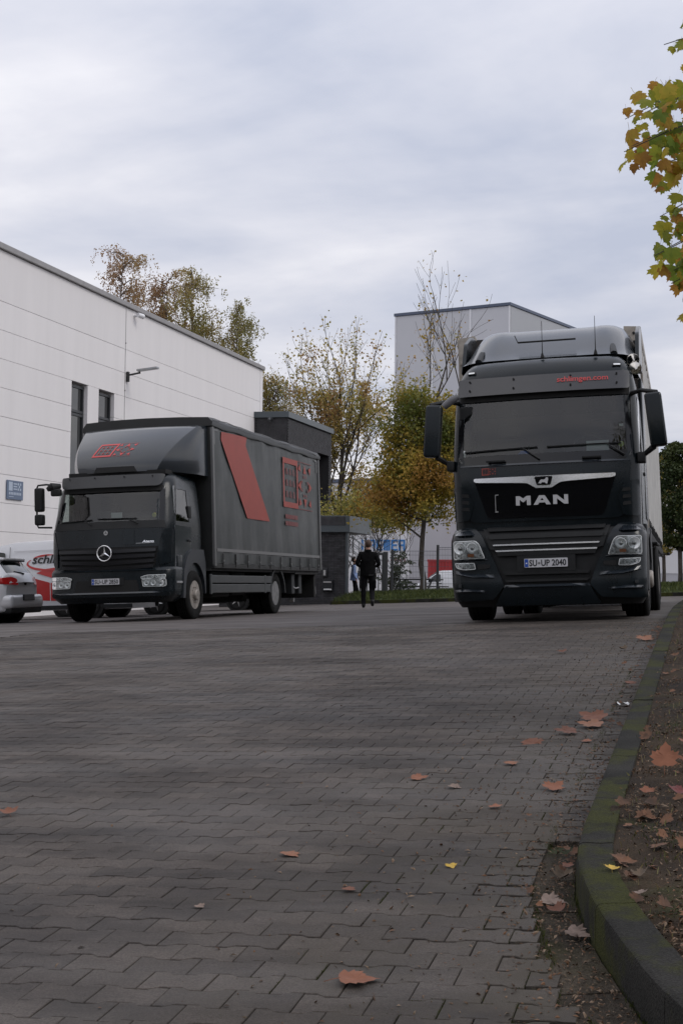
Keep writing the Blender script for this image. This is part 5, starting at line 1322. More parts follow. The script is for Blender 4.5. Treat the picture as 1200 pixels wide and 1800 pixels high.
    lion = [(-.075, 1.725), (-.06, 1.732), (-.035, 1.722), (-.02, 1.74), (.02, 1.738), (.03, 1.722), (.05, 1.724), (.05, 1.74), (.06, 1.77), (.058, 1.79), (.045, 1.80), (.03, 1.795), (.022, 1.78), (0, 1.772), (-.03, 1.775), (-.045, 1.76), (-.055, 1.742)]
    bdo = [c for c in t.children if c.name.startswith('badge')][-1]
    fin(drape([lion], D, .070, .005, None), 'lion_emblem', M['letterchrome'], bdo)
    fin(drape([[(-.62, 1.40), (-.612, 1.40), (-.612, 1.60), (-.575, 1.605), (-.575, 1.612), (-.62, 1.61)], [(-.622, 1.388), (-.585, 1.388), (-.585, 1.402), (-.622, 1.402)]], D, .052, .01, None), 'flap_catch', M['satin'], t)
    Lz0, Lz1 = 1.462, 1.578
    def letter(polys): fin(drape(polys, D, .062, .02, None, .0), 'lettering', M['letterchrome'], t)
    def L_M(x): w = .185; return [[(x, Lz0), (x + .048, Lz0), (x + .048, Lz1 - .045), (x + w / 2, Lz0 + .035), (x + w / 2, Lz0 + .085), (x + .05, Lz1), (x, Lz1)], [(x + w, Lz0), (x + w, Lz1), (x + w - .05, Lz1), (x + w / 2, Lz0 + .085), (x + w / 2, Lz0 + .035), (x + w - .048, Lz1 - .045), (x + w - .048, Lz0)]]
    def L_A(x): w = .215; c = x + w / 2; return [[(x, Lz0), (x + .055, Lz0), (x + .072, Lz0 + .026), (c, Lz0 + .026), (c, Lz0 + .055), (c - .022, Lz0 + .055), (c, Lz1 - .03), (c, Lz1), (c - .035, Lz1)], [(x + w, Lz0), (c + .035, Lz1), (c, Lz1), (c, Lz1 - .03), (c + .022, Lz0 + .055), (c, Lz0 + .055), (c, Lz0 + .026), (x + w - .072, Lz0 + .026), (x + w - .055, Lz0)]]
    def L_N(x): w = .185; return [[(x, Lz0), (x + .048, Lz0), (x + .048, Lz1 - .04), (x + .05, Lz1), (x, Lz1)], [(x + .05, Lz1), (x + .048, Lz1 - .045), (x + w - .05, Lz0), (x + w - .048, Lz0 + .045)], [(x + w, Lz0), (x + w, Lz1), (x + w - .048, Lz1), (x + w - .048, Lz0 + .045), (x + w - .05, Lz0)]]
    letter(L_M(-.355)); letter(L_A(-.135)); letter(L_N(.11))
    put_logo(t, D, -.78, 1.865, .185, .088, 0, M['redprint'], M['redprint_dull'], None, .034)
    bm = bmesh.new()
    for s in (-1, 1):
        for a in (0, .16): c = Vector(D(s * .6 + a - .08, 2.035, .01)); box(bm, c.x - .01, c.x + .01, c.y - .04, c.y, c.z - .01, c.z + .01)
        c = Vector(D(s * .6, 2.035, .05)); box(bm, c.x - .12, c.x + .12, c.y - .01, c.y + .012, c.z - .012, c.z + .012, .005)
    fins(bm, 'grab_handle', M['plastic'], t)
    wiper(t, D, (-.05, 2.04), (-.26, 2.19), (-1.0, 2.17)); wiper(t, D, (1.0, 2.05), (.78, 2.2), (.05, 2.19))
    # corner air guides with slots
    for s in (-1, 1):
        pl = rpoly([(s * 1.165, 1.28), (s * .96, 1.30), (s * .90, 1.5), (s * .98, 1.72), (s * 1.165, 1.74)], .03, 3)
        fin(drape([pl], D, .035, .03, .05), 'air_guide', M['paint'], t, smooth=True)
        for k in range(3):
            z = 1.42 + k * .085; fin(drape([rpoly([(s * .955, z), (s * 1.06, z + .01), (s * 1.05, z + .05), (s * .965, z + .045)], .01, 2)], D, .038, .004, .05), 'air_slot', M['dark'], t)
    # bumper
    Wb = [(.2, 1.13), (.3, 1.19), (.5, 1.225), (1.05, 1.225), (1.15, 1.20), (1.25, 1.12)]
    Pb = [(.18, .09), (.3, .01), (.45, -.01), (.6, .0), (1.0, .01), (1.12, .05), (1.25, .17)]
    Fb, Db, Wbf = make_F(Wb, Pb, .06, .20)
    fin(shell(Fb, Wbf, [.2, .3, .45, .7, .95, 1.05, 1.12, 1.18, 1.25], 1.0, .2, [.6, .78]), 'bumper_core', M['plastic'], t, smooth=True).location = (0, .03, 0)
    for s in (-1, 1):
        pl = rpoly([(s * 1.21, .27), (s * 1.22, 1.1), (s * 1.15, 1.2), (s * .90, 1.2), (s * .81, 1.12), (s * .62, .70), (s * .53, .46), (s * .67, .29)], [.02, .03, .03, .03, .05, .05, .02, .03], 3)
        o = fin(drape([pl], Db, .035, .09, .05, .012), 'bumper_corner', M['paint'], t, smooth=True)
        o.data.materials[0] = M['paint']
        lp = rpoly([(s * 1.165, 1.035), (s * .875, 1.035), (s * .83, .99), (s * .765, .815), (s * 1.165, .81)], [.02, .04, .03, .01, .03], 3)
        lamp(t, Db, lp, [(s * 1.08, .945, .075), (s * .92, .945, .07), (s * 1.1, .85, .032), (s * .82, .85, .03)], .068, rpoly([(s * .90, .835), (s * .98, .835), (s * .98, .875), (s * .90, .875)], .01, 2))
        lp = rpoly([(s * 1.15, .76), (s * .90, .755), (s * .885, .68), (s * 1.03, .675), (s * 1.13, .70)], [.01, .01, .01, .03, .03], 3)
        lamp(t, Db, lp, [(s * 1.08, .72, .034), (s * .985, .717, .036)], .066)
        fin(drape([rpoly([(s * .86, .74), (s * .70, .735), (s * .70, .69), (s * .86, .675)], .01, 2)], Db, .038, .01, .05), 'fog_vent', M['dark'], t)
        ridge(t, Db, [(s * 1.15, .668), (s * .93, .618), (s * .66, .605)], [(s * 1.15, .628), (s * .93, .580), (s * .645, .570)], .034, .040, M['paint_light'])
        ridge(t, Db, [(s * 1.17, .425), (s * .98, .430), (s * .74, .405)], [(s * 1.18, .398), (s * .98, .402), (s * .78, .39)], .034, .030, M['paint_light'])
        ridge(t, Db, [(s * 1.14, 1.205), (s * .91, 1.205)], [(s * 1.18, 1.11), (s * .88, 1.11)], .01, .055, M['paint_light'])
        ridge(t, Db, [(s * 1.17, .815), (s * .765, .818)], [(s * 1.175, .795), (s * .72, .797)], .034, .022, M['paint_light'])
        bm = bmesh.new(); c = Db(s * 1.09, .47, .05); box(bm, c[0] - .02, c[0] + .02, c[1] - .01, c[1] + .02, .45, .49, .006); fin(bm, 'tow_cover', M['plasticgrey'], t)
        # step and wheel arch side
        bm = bmesh.new(); box(bm, s * 1.2 - .03, s * 1.2 + .02, .55, .85, .35, 1.2, .02); box(bm, s * 1.2 - .03, s * 1.2 + .02, 1.95, 2.2, .4, 1.2, .02); fin(bm, 'step_panel', M['plasticgrey'], t)
        bm = bmesh.new(); n = 14; P0 = [(1.4 + .60 * math.cos(PI * k / n), .5 + .60 * math.sin(PI * k / n)) for k in range(n + 1)]; P1 = [(1.4 + .66 * math.cos(PI * k / n), .5 + .68 * math.sin(PI * k / n)) for k in range(n + 1)]
        prism(bm, P0 + P1[::-1], YZ(s * 1.215), -s * .35); fin(bm, 'wheel_arch', M['plasticgrey'], t, smooth=True)
    fin(drape([rpoly([(-.66, .21), (-.52, .455), (.52, .455), (.66, .21)], [.03, .04, .04, .03], 3)], Db, .05, .06, .1, .012), 'bumper_middle', M['paint'], t, smooth=True)
    ridge(t, Db, [(-.52, .470), (.52, .470)], [(-.535, .442), (.535, .442)], .03, .035, M['paint_light'])
    ridge(t, D, [(-1.06, 2.0), (1.06, 2.0)], [(-1.06, 1.978), (1.06, 1.978)], .024, .014, M['paint_light'], 'flap_edge')
    fin(drape([[(-.70, .92), (.70, .92), (.80, 1.2), (-.80, 1.2)]], Db, -.0, .04, .1), 'lower_grille', M['plastic'], t)
    for z, w, hh in ((1.175, .72, .05), (1.075, .70, .05), (.915, .66, .012), (.86, .60, .05), (.62, .52, .05), (.52, .50, .03)):
        fin(drape([rpoly([(-w, z - hh / 2), (w, z - hh / 2), (w + .02, z + hh / 2), (-w - .02, z + hh / 2)], .008, 2)], Db, .025, .03, .1, .004), 'grille_slat', M['plastic'], t)
    for z, w in ((.972, .655), (.898, .625)):
        fin(drape([rpoly([(-w, z - .009), (w, z - .009), (w + .008, z + .009), (-w - .008, z + .009)], .006, 2)], Db, .035, .03, .1, .004), 'chrome_strip', M['chromebar'], t, smooth=True)
    fin(drape([[(-.36, .63), (.36, .63), (.36, .83), (-.36, .83)]], Db, .028, .03, None), 'plate_carrier', M['plastic'], t)
    number_plate(t, lambda a, b, d: (a, -.035 - d, b), -.268, .268, .68, .79, 'SU|UP 2040', .012)
    # mirrors: tall housings on arms, a light ramp mirror above the left one
    for s in (-1, 1):
        T0 = Matrix.Translation((s * 1.40, .12, 2.47)) @ Matrix.Rotation(R(-4 * s), 4, 'Y')
        bm = bmesh.new(); box(bm, -.105, .105, -.09, .09, -.345, .33, .05, 3)
        for v in bm.verts:
            k = (v.co.z + .345) / .675; v.co.x += -s * .012 * k; v.co.y += .02 * math.cos(v.co.x * 12)
        bmesh.ops.transform(bm, matrix=T0, verts=bm.verts); mr = fin(bm, 'mirror', M['paint'], t, smooth=True)
        bm = bmesh.new(); box(bm, -.085, .085, .085, .1, -.3, .29, .01); bmesh.ops.transform(bm, matrix=T0, verts=bm.verts); fin(bm, 'mirror_glass', M['chrome'], mr)
        bm = bmesh.new(); tube(bm, [(s * 1.10, .42, 2.84), (s * 1.22, .22, 2.85), (s * 1.42, .12, 2.80)], [.03, .026, .03], 8); tube(bm, [(s * 1.14, .40, 2.02), (s * 1.24, .25, 2.05), (s * 1.36, .13, 2.13)], [.035, .03, .04], 8); box(bm, s * 1.20 - .05, s * 1.20 + .05, .2, .45, 1.95, 2.08, .02); fins(bm, 'mirror_arm', M['plastic'], mr, smooth=True)
    bm = bmesh.new(); tube(bm, [(-1.24, .10, 2.77), (-1.14, .08, 2.84), (-1.06, .10, 2.89)], [.045, .052, .038], 12); fin(bm, 'ramp_mirror', M['plasticlight'], t, smooth=True)
    bm = bmesh.new(); box(bm, -1.08, -.90, .30, .36, 2.60, 2.78, .03, 3); fin(bm, 'front_mirror', M['plastic'], t, smooth=True)
    # things behind the windscreen
    bm = bmesh.new(); box(bm, .52, .80, .33, .335, 2.12, 2.26); fin(bm, 'paper_sheet', M['paper'], t)
    bm = bmesh.new(); lathe(bm, [(.001, -.002), (.035, 0)], 16, 'y', D(.96, 2.19, -.02)); fin(bm, 'green_sticker', mat('sticker_yellow_green', (.4, .5, .1), .6), t)
    bm = bmesh.new(); box(bm, .94, .99, .27, .275, 2.42, 2.45); box(bm, -1.03, -1.0, .2, .21, 2.1, 2.2); fin(bm, 'toll_sticker', M['paper'], t)
    bm = bmesh.new(); lathe(bm, [(.001, .06), (.05, .05), (.075, .02), (.10, .01), (.10, 0), (.001, 0)], 16, 'z', (-.28, .45, 2.13)); fin(bm, 'blue_cap', mat('blue_cap_cloth', (.05, .15, .5), .8), t, smooth=True)
    bm = bmesh.new(); box(bm, -.09, -.03, .4, .44, 2.14, 2.32, .008); fin(bm, 'phone_holder', M['dark'], t)
    # antennas and horns
    for x, h in ((-.02, .44), (.66, .46)):
        bm = bmesh.new(); cyl(bm, (x, .62, 3.40), (x, .62, 3.46), .028, .012, 10); tube(bm, [(x, .62, 3.45), (x, .64, 3.45 + h * .4), (x, .66, 3.45 + h)], [.008, .0045, .0035], 5); fin(bm, 'antenna', M['dark'], t)
    for (x, z, dy) in ((1.12, 3.33, .2), (1.15, 3.19, .0)):
        bm = bmesh.new(); lathe(bm, [(.02, .45), (.028, .2), (.045, .06), (.078, 0), (.082, -.005), (.07, .01), (.04, .07), (.001, .12)], 24, 'y', (x, .62 + dy, z)); fin(bm, 'horn', M['hornchrome'], t, smooth=True)
    # roof air deflector
    bm = bmesh.new(); rows = []
    for i in range(13):
        f = i / 12; y = .72 + 1.45 * f; z = 3.42 + .60 * math.sin(f * PI * .5) ** 1.15; w = 1.10 + .04 * f; r_ = []
        for k in range(25):
            a = -1 + 2 * k / 24; x = a * w; e_ = abs(a); zz_ = z - (max(0, e_ - .72) / .28) ** 2.4 * (z - 3.36) * .55; zz_ += .035 * math.exp(-((e_ - .62) / .10) ** 2) * math.sin(f * PI)
            r_.append(bm.verts.new((x, y + .12 * e_ ** 4, zz_)))
        rows.append(r_)
    for a, b in zip(rows, rows[1:]):
        for k in range(24): bm.faces.new((a[k], a[k + 1], b[k + 1], b[k]))
    last = rows[-1]; bl = [bm.verts.new((v.co.x, v.co.y + .02, 3.3)) for v in last]
    for k in range(24): bm.faces.new((last[k], last[k + 1], bl[k + 1], bl[k]))
    for side in (0, 24):
        col = [r_[side] for r_ in rows]; lo = [bm.verts.new((v.co.x * 1.01, v.co.y, 3.28)) for v in col]
        for k in range(12): bm.faces.new((col[k], col[k + 1], lo[k + 1], lo[k]))
    fin(bm, 'roof_deflector', M['paint_light'], t, smooth=True)
    df = [c for c in t.children if c.name.startswith('roof_deflector')][-1]
    bm = bmesh.new(); tube(bm, [(-.38, 1.02, 3.69), (.38, 1.02, 3.69)], .012, 6); tube(bm, [(-.38, 1.02, 3.69), (-.43, 1.1, 3.80)], .006, 5); fin(bm, 'deflector_slot', M['dark'], df)
    for s in (-1, 1):
        bm = bmesh.new(); prism(bm, rpoly([(1.2, 3.35), (2.3, 3.35), (2.35, 3.98), (2.0, 3.98), (1.5, 3.8)], .06), YZ(s * 1.13), s * .05); fin(bm, 'deflector_flap', M['paint'], t, smooth=True)
        bm = bmesh.new(); tube(bm, [(s * .88, .80, 3.42), (s * .86, .98, 3.56), (s * .84, 1.1, 3.60)], [.05, .035, .01], 8); fin(bm, 'deflector_foot', M['plasticgrey'], df, smooth=True)
    # chassis and wheels
    bm = bmesh.new(); box(bm, -.45, .45, .8, 6.2, .55, .85); box(bm, -1.0, 1.0, 1.25, 1.5, .42, .58); box(bm, -.6, .6, 4.85, 5.15, .38, .62); box(bm, -.35, .35, .6, 1.6, .32, .7); fin(bm, 'chassis', M['under'], t)
    for s in (-1, 1):
        bm = bmesh.new(); box(bm, s * .85 - .3, s * .85 + .3, 2.3, 4.1, .42, 1.0, .06); fin(bm, 'tank', M['under'], t, smooth=True)
        wheel(t, s * 1.03, 1.42, .505, .505, .32, s, True, M['rim'])
        wheel(t, s * 1.08, 5.0, .505, .505, .28, s, False, M['rim'], True)
        bm = bmesh.new(); box(bm, s * .93 - .3, s * .93 + .3, 4.4, 5.6, 1.04, 1.08, .015); fin(bm, 'mudguard', M['plastic'], t)
    bm = bmesh.new(); lathe(bm, [(.001, 0), (.5, 0), (.52, .06), (.001, .07)], 24, 'z', (0, 4.7, .98)); fin(bm, 'fifth_wheel', M['under'], t)
    return t
M['letterchrome'] = mat('satin_chrome_letters', (.62, .62, .63), .25, .35)
M['chromebar'] = mat('bright_chrome_trim', (.86, .86, .87), .2, .85)
M['plasticlight'] = mat('greyed_plastic', (.11, .11, .12), .5)
M['hornchrome'] = mat('chrome_horn', (.8, .78, .75), .12, 1.0)
big_tractor()
def trailer():
    # kingpin over the tractor's drive axle; the trailer stands almost in line with the tractor
    u, v = -2.10, 20.5
    t = thing('semi_trailer', (u, v, G(u, v)), (R(-.25), R(-2.4), R(1.0)), 'pale curtain sided semi trailer coupled behind the front-on truck', 'trailer')
    W = 1.28; H = 4.08; Lt = 13.6
    bm = bmesh.new(); box(bm, -W + .04, W - .04, .02, .08, 1.15, H - .05); fin(bm, 'front_wall', M['trailerwall'], t)
    bm = bmesh.new(); box(bm, -W + .02, W - .02, .08, Lt, H - .06, H - .02); fin(bm, 'roof', M['tarpdark'], t)
    bm = bmesh.new(); box(bm, -W + .02, W - .02, .05, Lt, 1.05, 1.15); box(bm, -.5, .5, .5, Lt - .3, .85, 1.05); fin(bm, 'floor', M['under'], t)
    bm = bmesh.new(); box(bm, -W, W, Lt - .05, Lt, 1.15, H); fin(bm, 'rear_door', M['trailerwall'], t)
    for s in (-1, 1):
        bm = bmesh.new(); xs = s * W; n = 120; rows = []
        for z in (1.32, 1.6, 2.5, 3.4, 3.93):
            rows.append([bm.verts.new((xs + s * (.012 * math.sin(k * .9) + .01 * math.sin(k * 2.3 + z)), .16 + (Lt - .3) * k / n, z)) for k in range(n + 1)])
        for a, b in zip(rows, rows[1:]):
            for k in range(n): bm.faces.new((a[k], a[k + 1], b[k + 1], b[k]))
        fin(bm, 'side_curtain', M['white_tarp'], t, smooth=True)
        bm = bmesh.new(); box(bm, xs - .05, xs + .025, .0, .15, 1.1, H - .1, .012); fin(bm, 'corner_post', M['alu_old'], t)
        bm = bmesh.new(); box(bm, xs - .06, xs + .02, .0, Lt, H - .14, H, .012); fin(bm, 'top_rail', M['alu_old'], t)
        bm = bmesh.new(); box(bm, xs - .06, xs + .02, .05, Lt, 1.06, 1.2, .01); fin(bm, 'side_rail', M['under'], t)
        # cast corner cap at the top
        bm = bmesh.new(); prism(bm, rpoly([(s * 1.06, 4.09), (s * 1.30, 4.07), (s * 1.315, 3.72), (s * 1.28, 3.68), (s * 1.08, 3.80)], .015, 2), XZ(-.07), .2); cp = fin(bm, 'corner_cap', M['alu_old'], t)
        bm = bmesh.new()
        for z, r_ in ((3.98, .018), (3.84, .032)): cyl(bm, (s * 1.20, -.10, z), (s * 1.20, -.06, z), r_, n=12)
        fins(bm, 'bolt', M['dark'], cp)
        bm = bmesh.new()
        for z0, z1 in ((.62, .70), (.86, .94)): box(bm, xs - .04, xs, 3.6, 8.6, z0, z1, .008)
        fin(bm, 'side_guard', M['satin'], t)
        for y in frange(.8, 13.2, .62):
            bm = bmesh.new(); box(bm, xs + s * .0 - .008 + s * .015, xs + s * .015 + .008, y - .02, y + .02, 1.0, 1.36); fin(bm, 'curtain_strap', M['under'], t)
        for y in (8.6, 9.91, 11.22): wheel(t, s * 1.06, y, .5, .5, .38, s, False, M['rim'])
        bm = bmesh.new(); box(bm, s * 1.06 - .2, s * 1.06 + .2, 8.0, 11.8, 1.02, 1.05); fin(bm, 'mudguard', M['plastic'], t)
        bm = bmesh.new(); box(bm, s * .8 - .06, s * .8 + .06, 2.6, 2.75, .3, 1.05); box(bm, s * .8 - .12, s * .8 + .12, 2.55, 2.8, .22, .28); fin(bm, 'landing_leg', M['under'], t)
    bm = bmesh.new()
    for y in (8.6, 9.91, 11.22): cyl(bm, (-.95, y, .5), (.95, y, .5), .07, n=10)
    fin(bm, 'axle', M['under'], t)
    bm = bmesh.new(); cyl(bm, (1.30, 12.1, 1.08), (1.42, 12.1, 1.08), .012, n=6); cyl(bm, (1.42, 12.08, 1.08), (1.45, 12.12, 1.08), .035, n=10); fin(bm, 'side_marker', M['under'], t)
M['trailerwall'] = mat('dirty_trailer_wall', (.055, .045, .04), .7, var=.4, vscale=3)
trailer()

# ------------------------------------------------------------------ the curtain-sided lorry on the left
def box_truck():
    loc, rot = yard_pose(-10.93, 24.9)
    t = thing('box_truck', loc, rot, 'dark anthracite curtain sided lorry with round star emblem and red slanted stripe', 'truck')
    Wc = [(.9, 1.22), (1.8, 1.235), (2.5, 1.17), (2.75, 1.12), (2.82, 1.02)]
    Pc = [(.85, -.14), (1.3, -.17), (1.78, -.13), (1.9, -.08), (2.5, .10), (2.7, .2), (2.82, .4)]
    F, D, Wf = make_F(Wc, Pc, .13, .26)
    zs = [.85, 1.1, 1.4, 1.72, 1.88, 2.1, 2.3, 2.5, 2.6, 2.7, 2.77, 2.82]
    def sk(s, x, y, z):
        if s == 'F' and abs(x) < 1.0 and 1.88 < z < 2.5: return True
        if s in 'LR' and .28 < y < 1.0 and 1.88 < z < 2.5: return True
    fin(shell(F, Wf, zs, 1.62, .26, [.32, .62, 1.0, 1.62], sk), 'cab', M['paint'], t, smooth=True)
    interior(t, 1.16, .12, 1.58, 1.95, 2.6, .5)
    fin(drape([rpoly([(-1.08, 1.86), (1.08, 1.86), (1.05, 2.54), (-1.05, 2.54)], .06)], D, -.002, 0, .08), 'windscreen', M['glass'], t, smooth=True)
    fin(drape([rpoly([(-1.13, 1.75), (1.13, 1.75), (1.09, 1.895), (-1.09, 1.895)], .02)], D, .004, .02, .08), 'windscreen_sill', M['plastic'], t, smooth=True)
    for s in (-1, 1):
        fin(drape([[(s * 1.0, 1.88), (s * 1.09, 1.88), (s * 1.05, 2.54), (s * .97, 2.54)]], D, .002, .01, .05), 'pillar_trim', M['pianoblack'], t)
        sw = sidewall(s * 1.205)
        fin(drape([rpoly([(.26, 1.86), (1.02, 1.80), (1.0, 2.56), (.34, 2.56)], .06)], lambda a, b, d: (s * (lerp_tab(Wc, b) - .008 + d), a, b), 0, 0, .2), 'side_window', M['glass'], t)
        fin(drape([rpoly([(.24, .95), (1.06, 1.1), (1.1, 1.78), (.2, 1.80)], .05)], lambda a, b, d: (s * (lerp_tab(Wc, b) + d), a, b), .008, .012, .2, .004), 'door_panel', M['doorpaint'], t)
        bm = bmesh.new(); box(bm, s * 1.245 - .015, s * 1.245 + .02, .86, 1.02, 1.50, 1.54, .008); fin(bm, 'door_handle', M['plastic'], t)
        bm = bmesh.new(); box(bm, s * 1.18 - .03, s * 1.18 + .05, .98, 1.14, 1.95, 2.2, .03, 3); fin(bm, 'side_mirror', M['plastic'], t, smooth=True)  # block standing for the dark door mirror
        # step and wheel arch
        n = 16; c = (1.17, .5); P0 = [(c[0] + .54 * math.cos(PI * k / n), c[1] + .60 * math.sin(PI * k / n)) for k in range(n + 1)]
        P1 = [(1.75, .5), (1.76, 1.02), (1.62, 1.30), (1.1, 1.34), (.86, 1.22), (.66, .95), (.55, .42), (.40, .40)]
        poly = [(.63, .5)] + []
        bm = bmesh.new(); prism(bm, P0[::1] + [(.60, .42), (.5, .42), (.56, .95), (.78, 1.24), (1.02, 1.36), (1.66, 1.36), (1.76, 1.1), (1.76, .5)], YZ(s * 1.275), -s * .30); fin(bm, 'wheel_arch', M['archgrey'], t, smooth=True)
        bm = bmesh.new(); box(bm, min(s * 1.02, s * 1.245), max(s * 1.02, s * 1.245), .30, .56, .46, .94, .04, 3); box(bm, min(s * 1.02, s * 1.245), max(s * 1.02, s * 1.245), .3, .58, .96, 1.24, .03, 3); fin(bm, 'step_panel', M['paint'], t, smooth=True)
        bm = bmesh.new(); box(bm, s * 1.262 - .01, s * 1.262 + .01, .2, .48, .70, .74, .006); fin(bm, 'step_edge', M['satin'], t)
        wheel(t, s * 1.13, 1.17, .475, .475, .27, s, True, M['rim'])
        wheel(t, s * 1.14, 6.45, .475, .475, .25, s, False, M['rimdark'], True)
    # sun visor
    Dv = lambda a, b, d: (a, F(a, 2.6) - .14 - (2.76 - b) * .35 - d + .04, b)
    fin(drape([rpoly([(-1.02, 2.55), (1.02, 2.55), (1.06, 2.78), (-1.06, 2.78)], [.12, .12, .05, .05], 4)], Dv, 0, .035, .08, .012), 'sun_visor', M['visordark'], t, smooth=True)
    vz = [c for c in t.children if c.name.startswith('sun_visor')][-1]
    bm = bmesh.new()
    for x in (-.85, -.3, .3, .85): c = Vector(Dv(x, 2.74, 0)); cyl(bm, c, c + Vector((0, -.012, 0)), .014, n=8)
    fins(bm, 'screw', M['dark'], vz)
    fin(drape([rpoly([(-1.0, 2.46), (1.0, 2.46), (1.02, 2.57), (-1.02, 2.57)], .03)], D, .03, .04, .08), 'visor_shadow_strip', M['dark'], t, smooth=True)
    # front flap and grille
    fin(drape([rpoly([(-1.02, 1.40), (1.02, 1.40), (1.10, 1.745), (-1.10, 1.745)], .03)], D, .02, .03, .08, .008), 'front_flap', M['paint'], t, smooth=True)
    fin(drape([rpoly([(.34, 1.44), (.56, 1.44), (.56, 1.72), (.34, 1.72)], .02)], D, .026, .008, .08, .003), 'service_lid', M['paint'], t, smooth=True)
    for s in (-1, 1):
        fin(drape([rpoly([(s * 1.04, 1.04), (s * 1.20, 1.10), (s * 1.225, 1.72), (s * 1.12, 1.73), (s * 1.02, 1.40)], .03)], D, .028, .05, .04, .008), 'corner_vane', M['paint'], t, smooth=True)
    gp = rpoly([(-.94, 1.02), (-.3, .925), (0, .905), (.3, .925), (.94, 1.02), (1.0, 1.40), (-1.0, 1.40)], [.05, .1, .1, .1, .05, .03, .03], 3)
    fin(drape([gp], D, .01, .03, .08), 'grille', M['dark'], t)
    for k in range(4):
        z = 1.335 - k * .10; w = .975 - k * .022; dp = .03 * (k / 3) ** 1.5 + .01
        pl = [(-w, z - .03), (-w * .4, z - .03 - dp), (0, z - .035 - dp * 1.5), (w * .4, z - .03 - dp), (w, z - .03), (w + .01, z + .03), (w * .4, z + .035 - dp), (0, z + .03 - dp * 1.3), (-w * .4, z + .035 - dp), (-w - .01, z + .03)]
        fin(drape([pl], lambda a, b, d, z=z: (a, F(a, b) - d - .035 * (1 - abs(b - z) / .09), b), .03, .05, .06, .006), 'grille_slat', M['plasticslat'], t, smooth=True)
    # star emblem
    cy = F(0, 1.3) - .085
    bm = bmesh.new(); n = 40; tube(bm, [(.142 * math.cos(k * 2 * PI / n), cy, 1.29 + .142 * math.sin(k * 2 * PI / n)) for k in range(n + 1)], .0115, 8)
    for k in range(3):
        a = PI / 2 + k * 2 * PI / 3; tip = (.138 * math.cos(a), cy - .0, 1.29 + .138 * math.sin(a)); pa, pb = (a - PI / 3, a + PI / 3); w = .026
        c0 = bm.verts.new((0, cy - .02, 1.29)); t_ = bm.verts.new(tip); l_ = bm.verts.new((w * math.cos(pa), cy + .005, 1.29 + w * math.sin(pa))); r_ = bm.verts.new((w * math.cos(pb), cy + .005, 1.29 + w * math.sin(pb)))
        bm.faces.new((c0, l_, t_)); bm.faces.new((c0, t_, r_)); bm.faces.new((l_, r_, t_))
    fin(bm, 'star_emblem', M['chromebar'], t, smooth=True)
    cy2 = F(0, 1.68) - .025; bm = bmesh.new(); lathe(bm, [(.044, 0), (.044, -.006), (.036, -.006), (.036, -.003), (.001, -.003)], 20, 'y', (0, cy2, 1.675)); fin(bm, 'badge', M['satin'], t)
    bdo = [c for c in t.children if c.name.startswith('badge')][-1]
    bm = bmesh.new()
    for k in range(3):
        a = PI / 2 + k * 2 * PI / 3; tube(bm, [(0, cy2 - .008, 1.675), (.032 * math.cos(a), cy2 - .008, 1.675 + .032 * math.sin(a))], [.006, .002], 5)
    fin(bm, 'badge_star', M['ink'], bdo)
    text_obj('Atego', .045, D, 'lettering', M['chrome'], t, .72, 1.475, .22, .03, sx=1.5, bold=.03, shear=.2)
    fin(drape([[(.60, 1.46), (.95, 1.463), (.95, 1.469), (.60, 1.466)]], D, .03, 0, .05), 'lettering_underline', M['satin'], t)
    wiper(t, D, (-.32, 1.84), (-.45, 1.93), (-.98, 1.91)); wiper(t, D, (.62, 1.84), (.42, 1.94), (-.2, 1.95))
    # bumper
    Wb = [(.36, 1.13), (.5, 1.25), (.95, 1.26), (1.02, 1.24)]; Pb = [(.36, -.08), (.47, -.19), (.55, -.20), (.95, -.19), (1.02, -.13)]
    Fb, Db, Wbf = make_F(Wb, Pb, .10, .28)
    bs = fin(shell(Fb, Wbf, [.36, .42, .47, .55, .58, .78, .95, .98, 1.01], .9, .28, [.35, .56]), 'bumper', M['paint'], t, smooth=True)
    fin(drape([rpoly([(-.62, .56), (.62, .56), (.66, .60), (.60, .78), (-.60, .78), (-.66, .60)], .02)], Db, .004, .02, .08), 'air_intake', M['dark'], t)
    fin(drape([rpoly([(-1.19, .47), (1.19, .47), (1.2, .535), (.66, .54), (.6, .555), (-.6, .555), (-.66, .54), (-1.2, .535)], .01, 2)], Db, .03, .04, .06, .006), 'lower_lip', M['paint'], t, smooth=True)
    ridge(t, Db, [(-1.16, 1.0), (0, 1.0), (1.16, 1.0)], [(-1.18, .955), (0, .955), (1.18, .955)], .0, .03, M['paint'])
    ridge(t, Db, [(-1.15, .56), (0, .56), (1.15, .56)], [(-1.17, .53), (0, .53), (1.17, .53)], .02, .03, M['paint_light'])
    for s in (-1, 1):
        lp = rpoly([(s * .70, .83), (s * .82, .86), (s * 1.15, .865), (s * 1.14, .80), (s * .71, .795)], .012, 2); lamp(t, Db, lp, [(s * .92, .828, .024), (s * 1.0, .828, .024)], .036)
        lp = rpoly([(s * .72, .785), (s * 1.15, .785), (s * 1.155, .665), (s * 1.12, .645), (s * .74, .65)], .02, 3); lamp(t, Db, lp, [(s * .80, .715, .05), (s * .93, .715, .05), (s * 1.07, .712, .055)], .036)
    fin(drape([[(-.36, .69), (.36, .69), (.36, .83), (-.36, .83)]], Db, .012, .02, .1), 'plate_carrier', M['plastic'], t)
    number_plate(t, lambda a, b, d: (a, -.215 - d, b), -.278, .278, .703, .815, 'SU|UP 2850', .012)
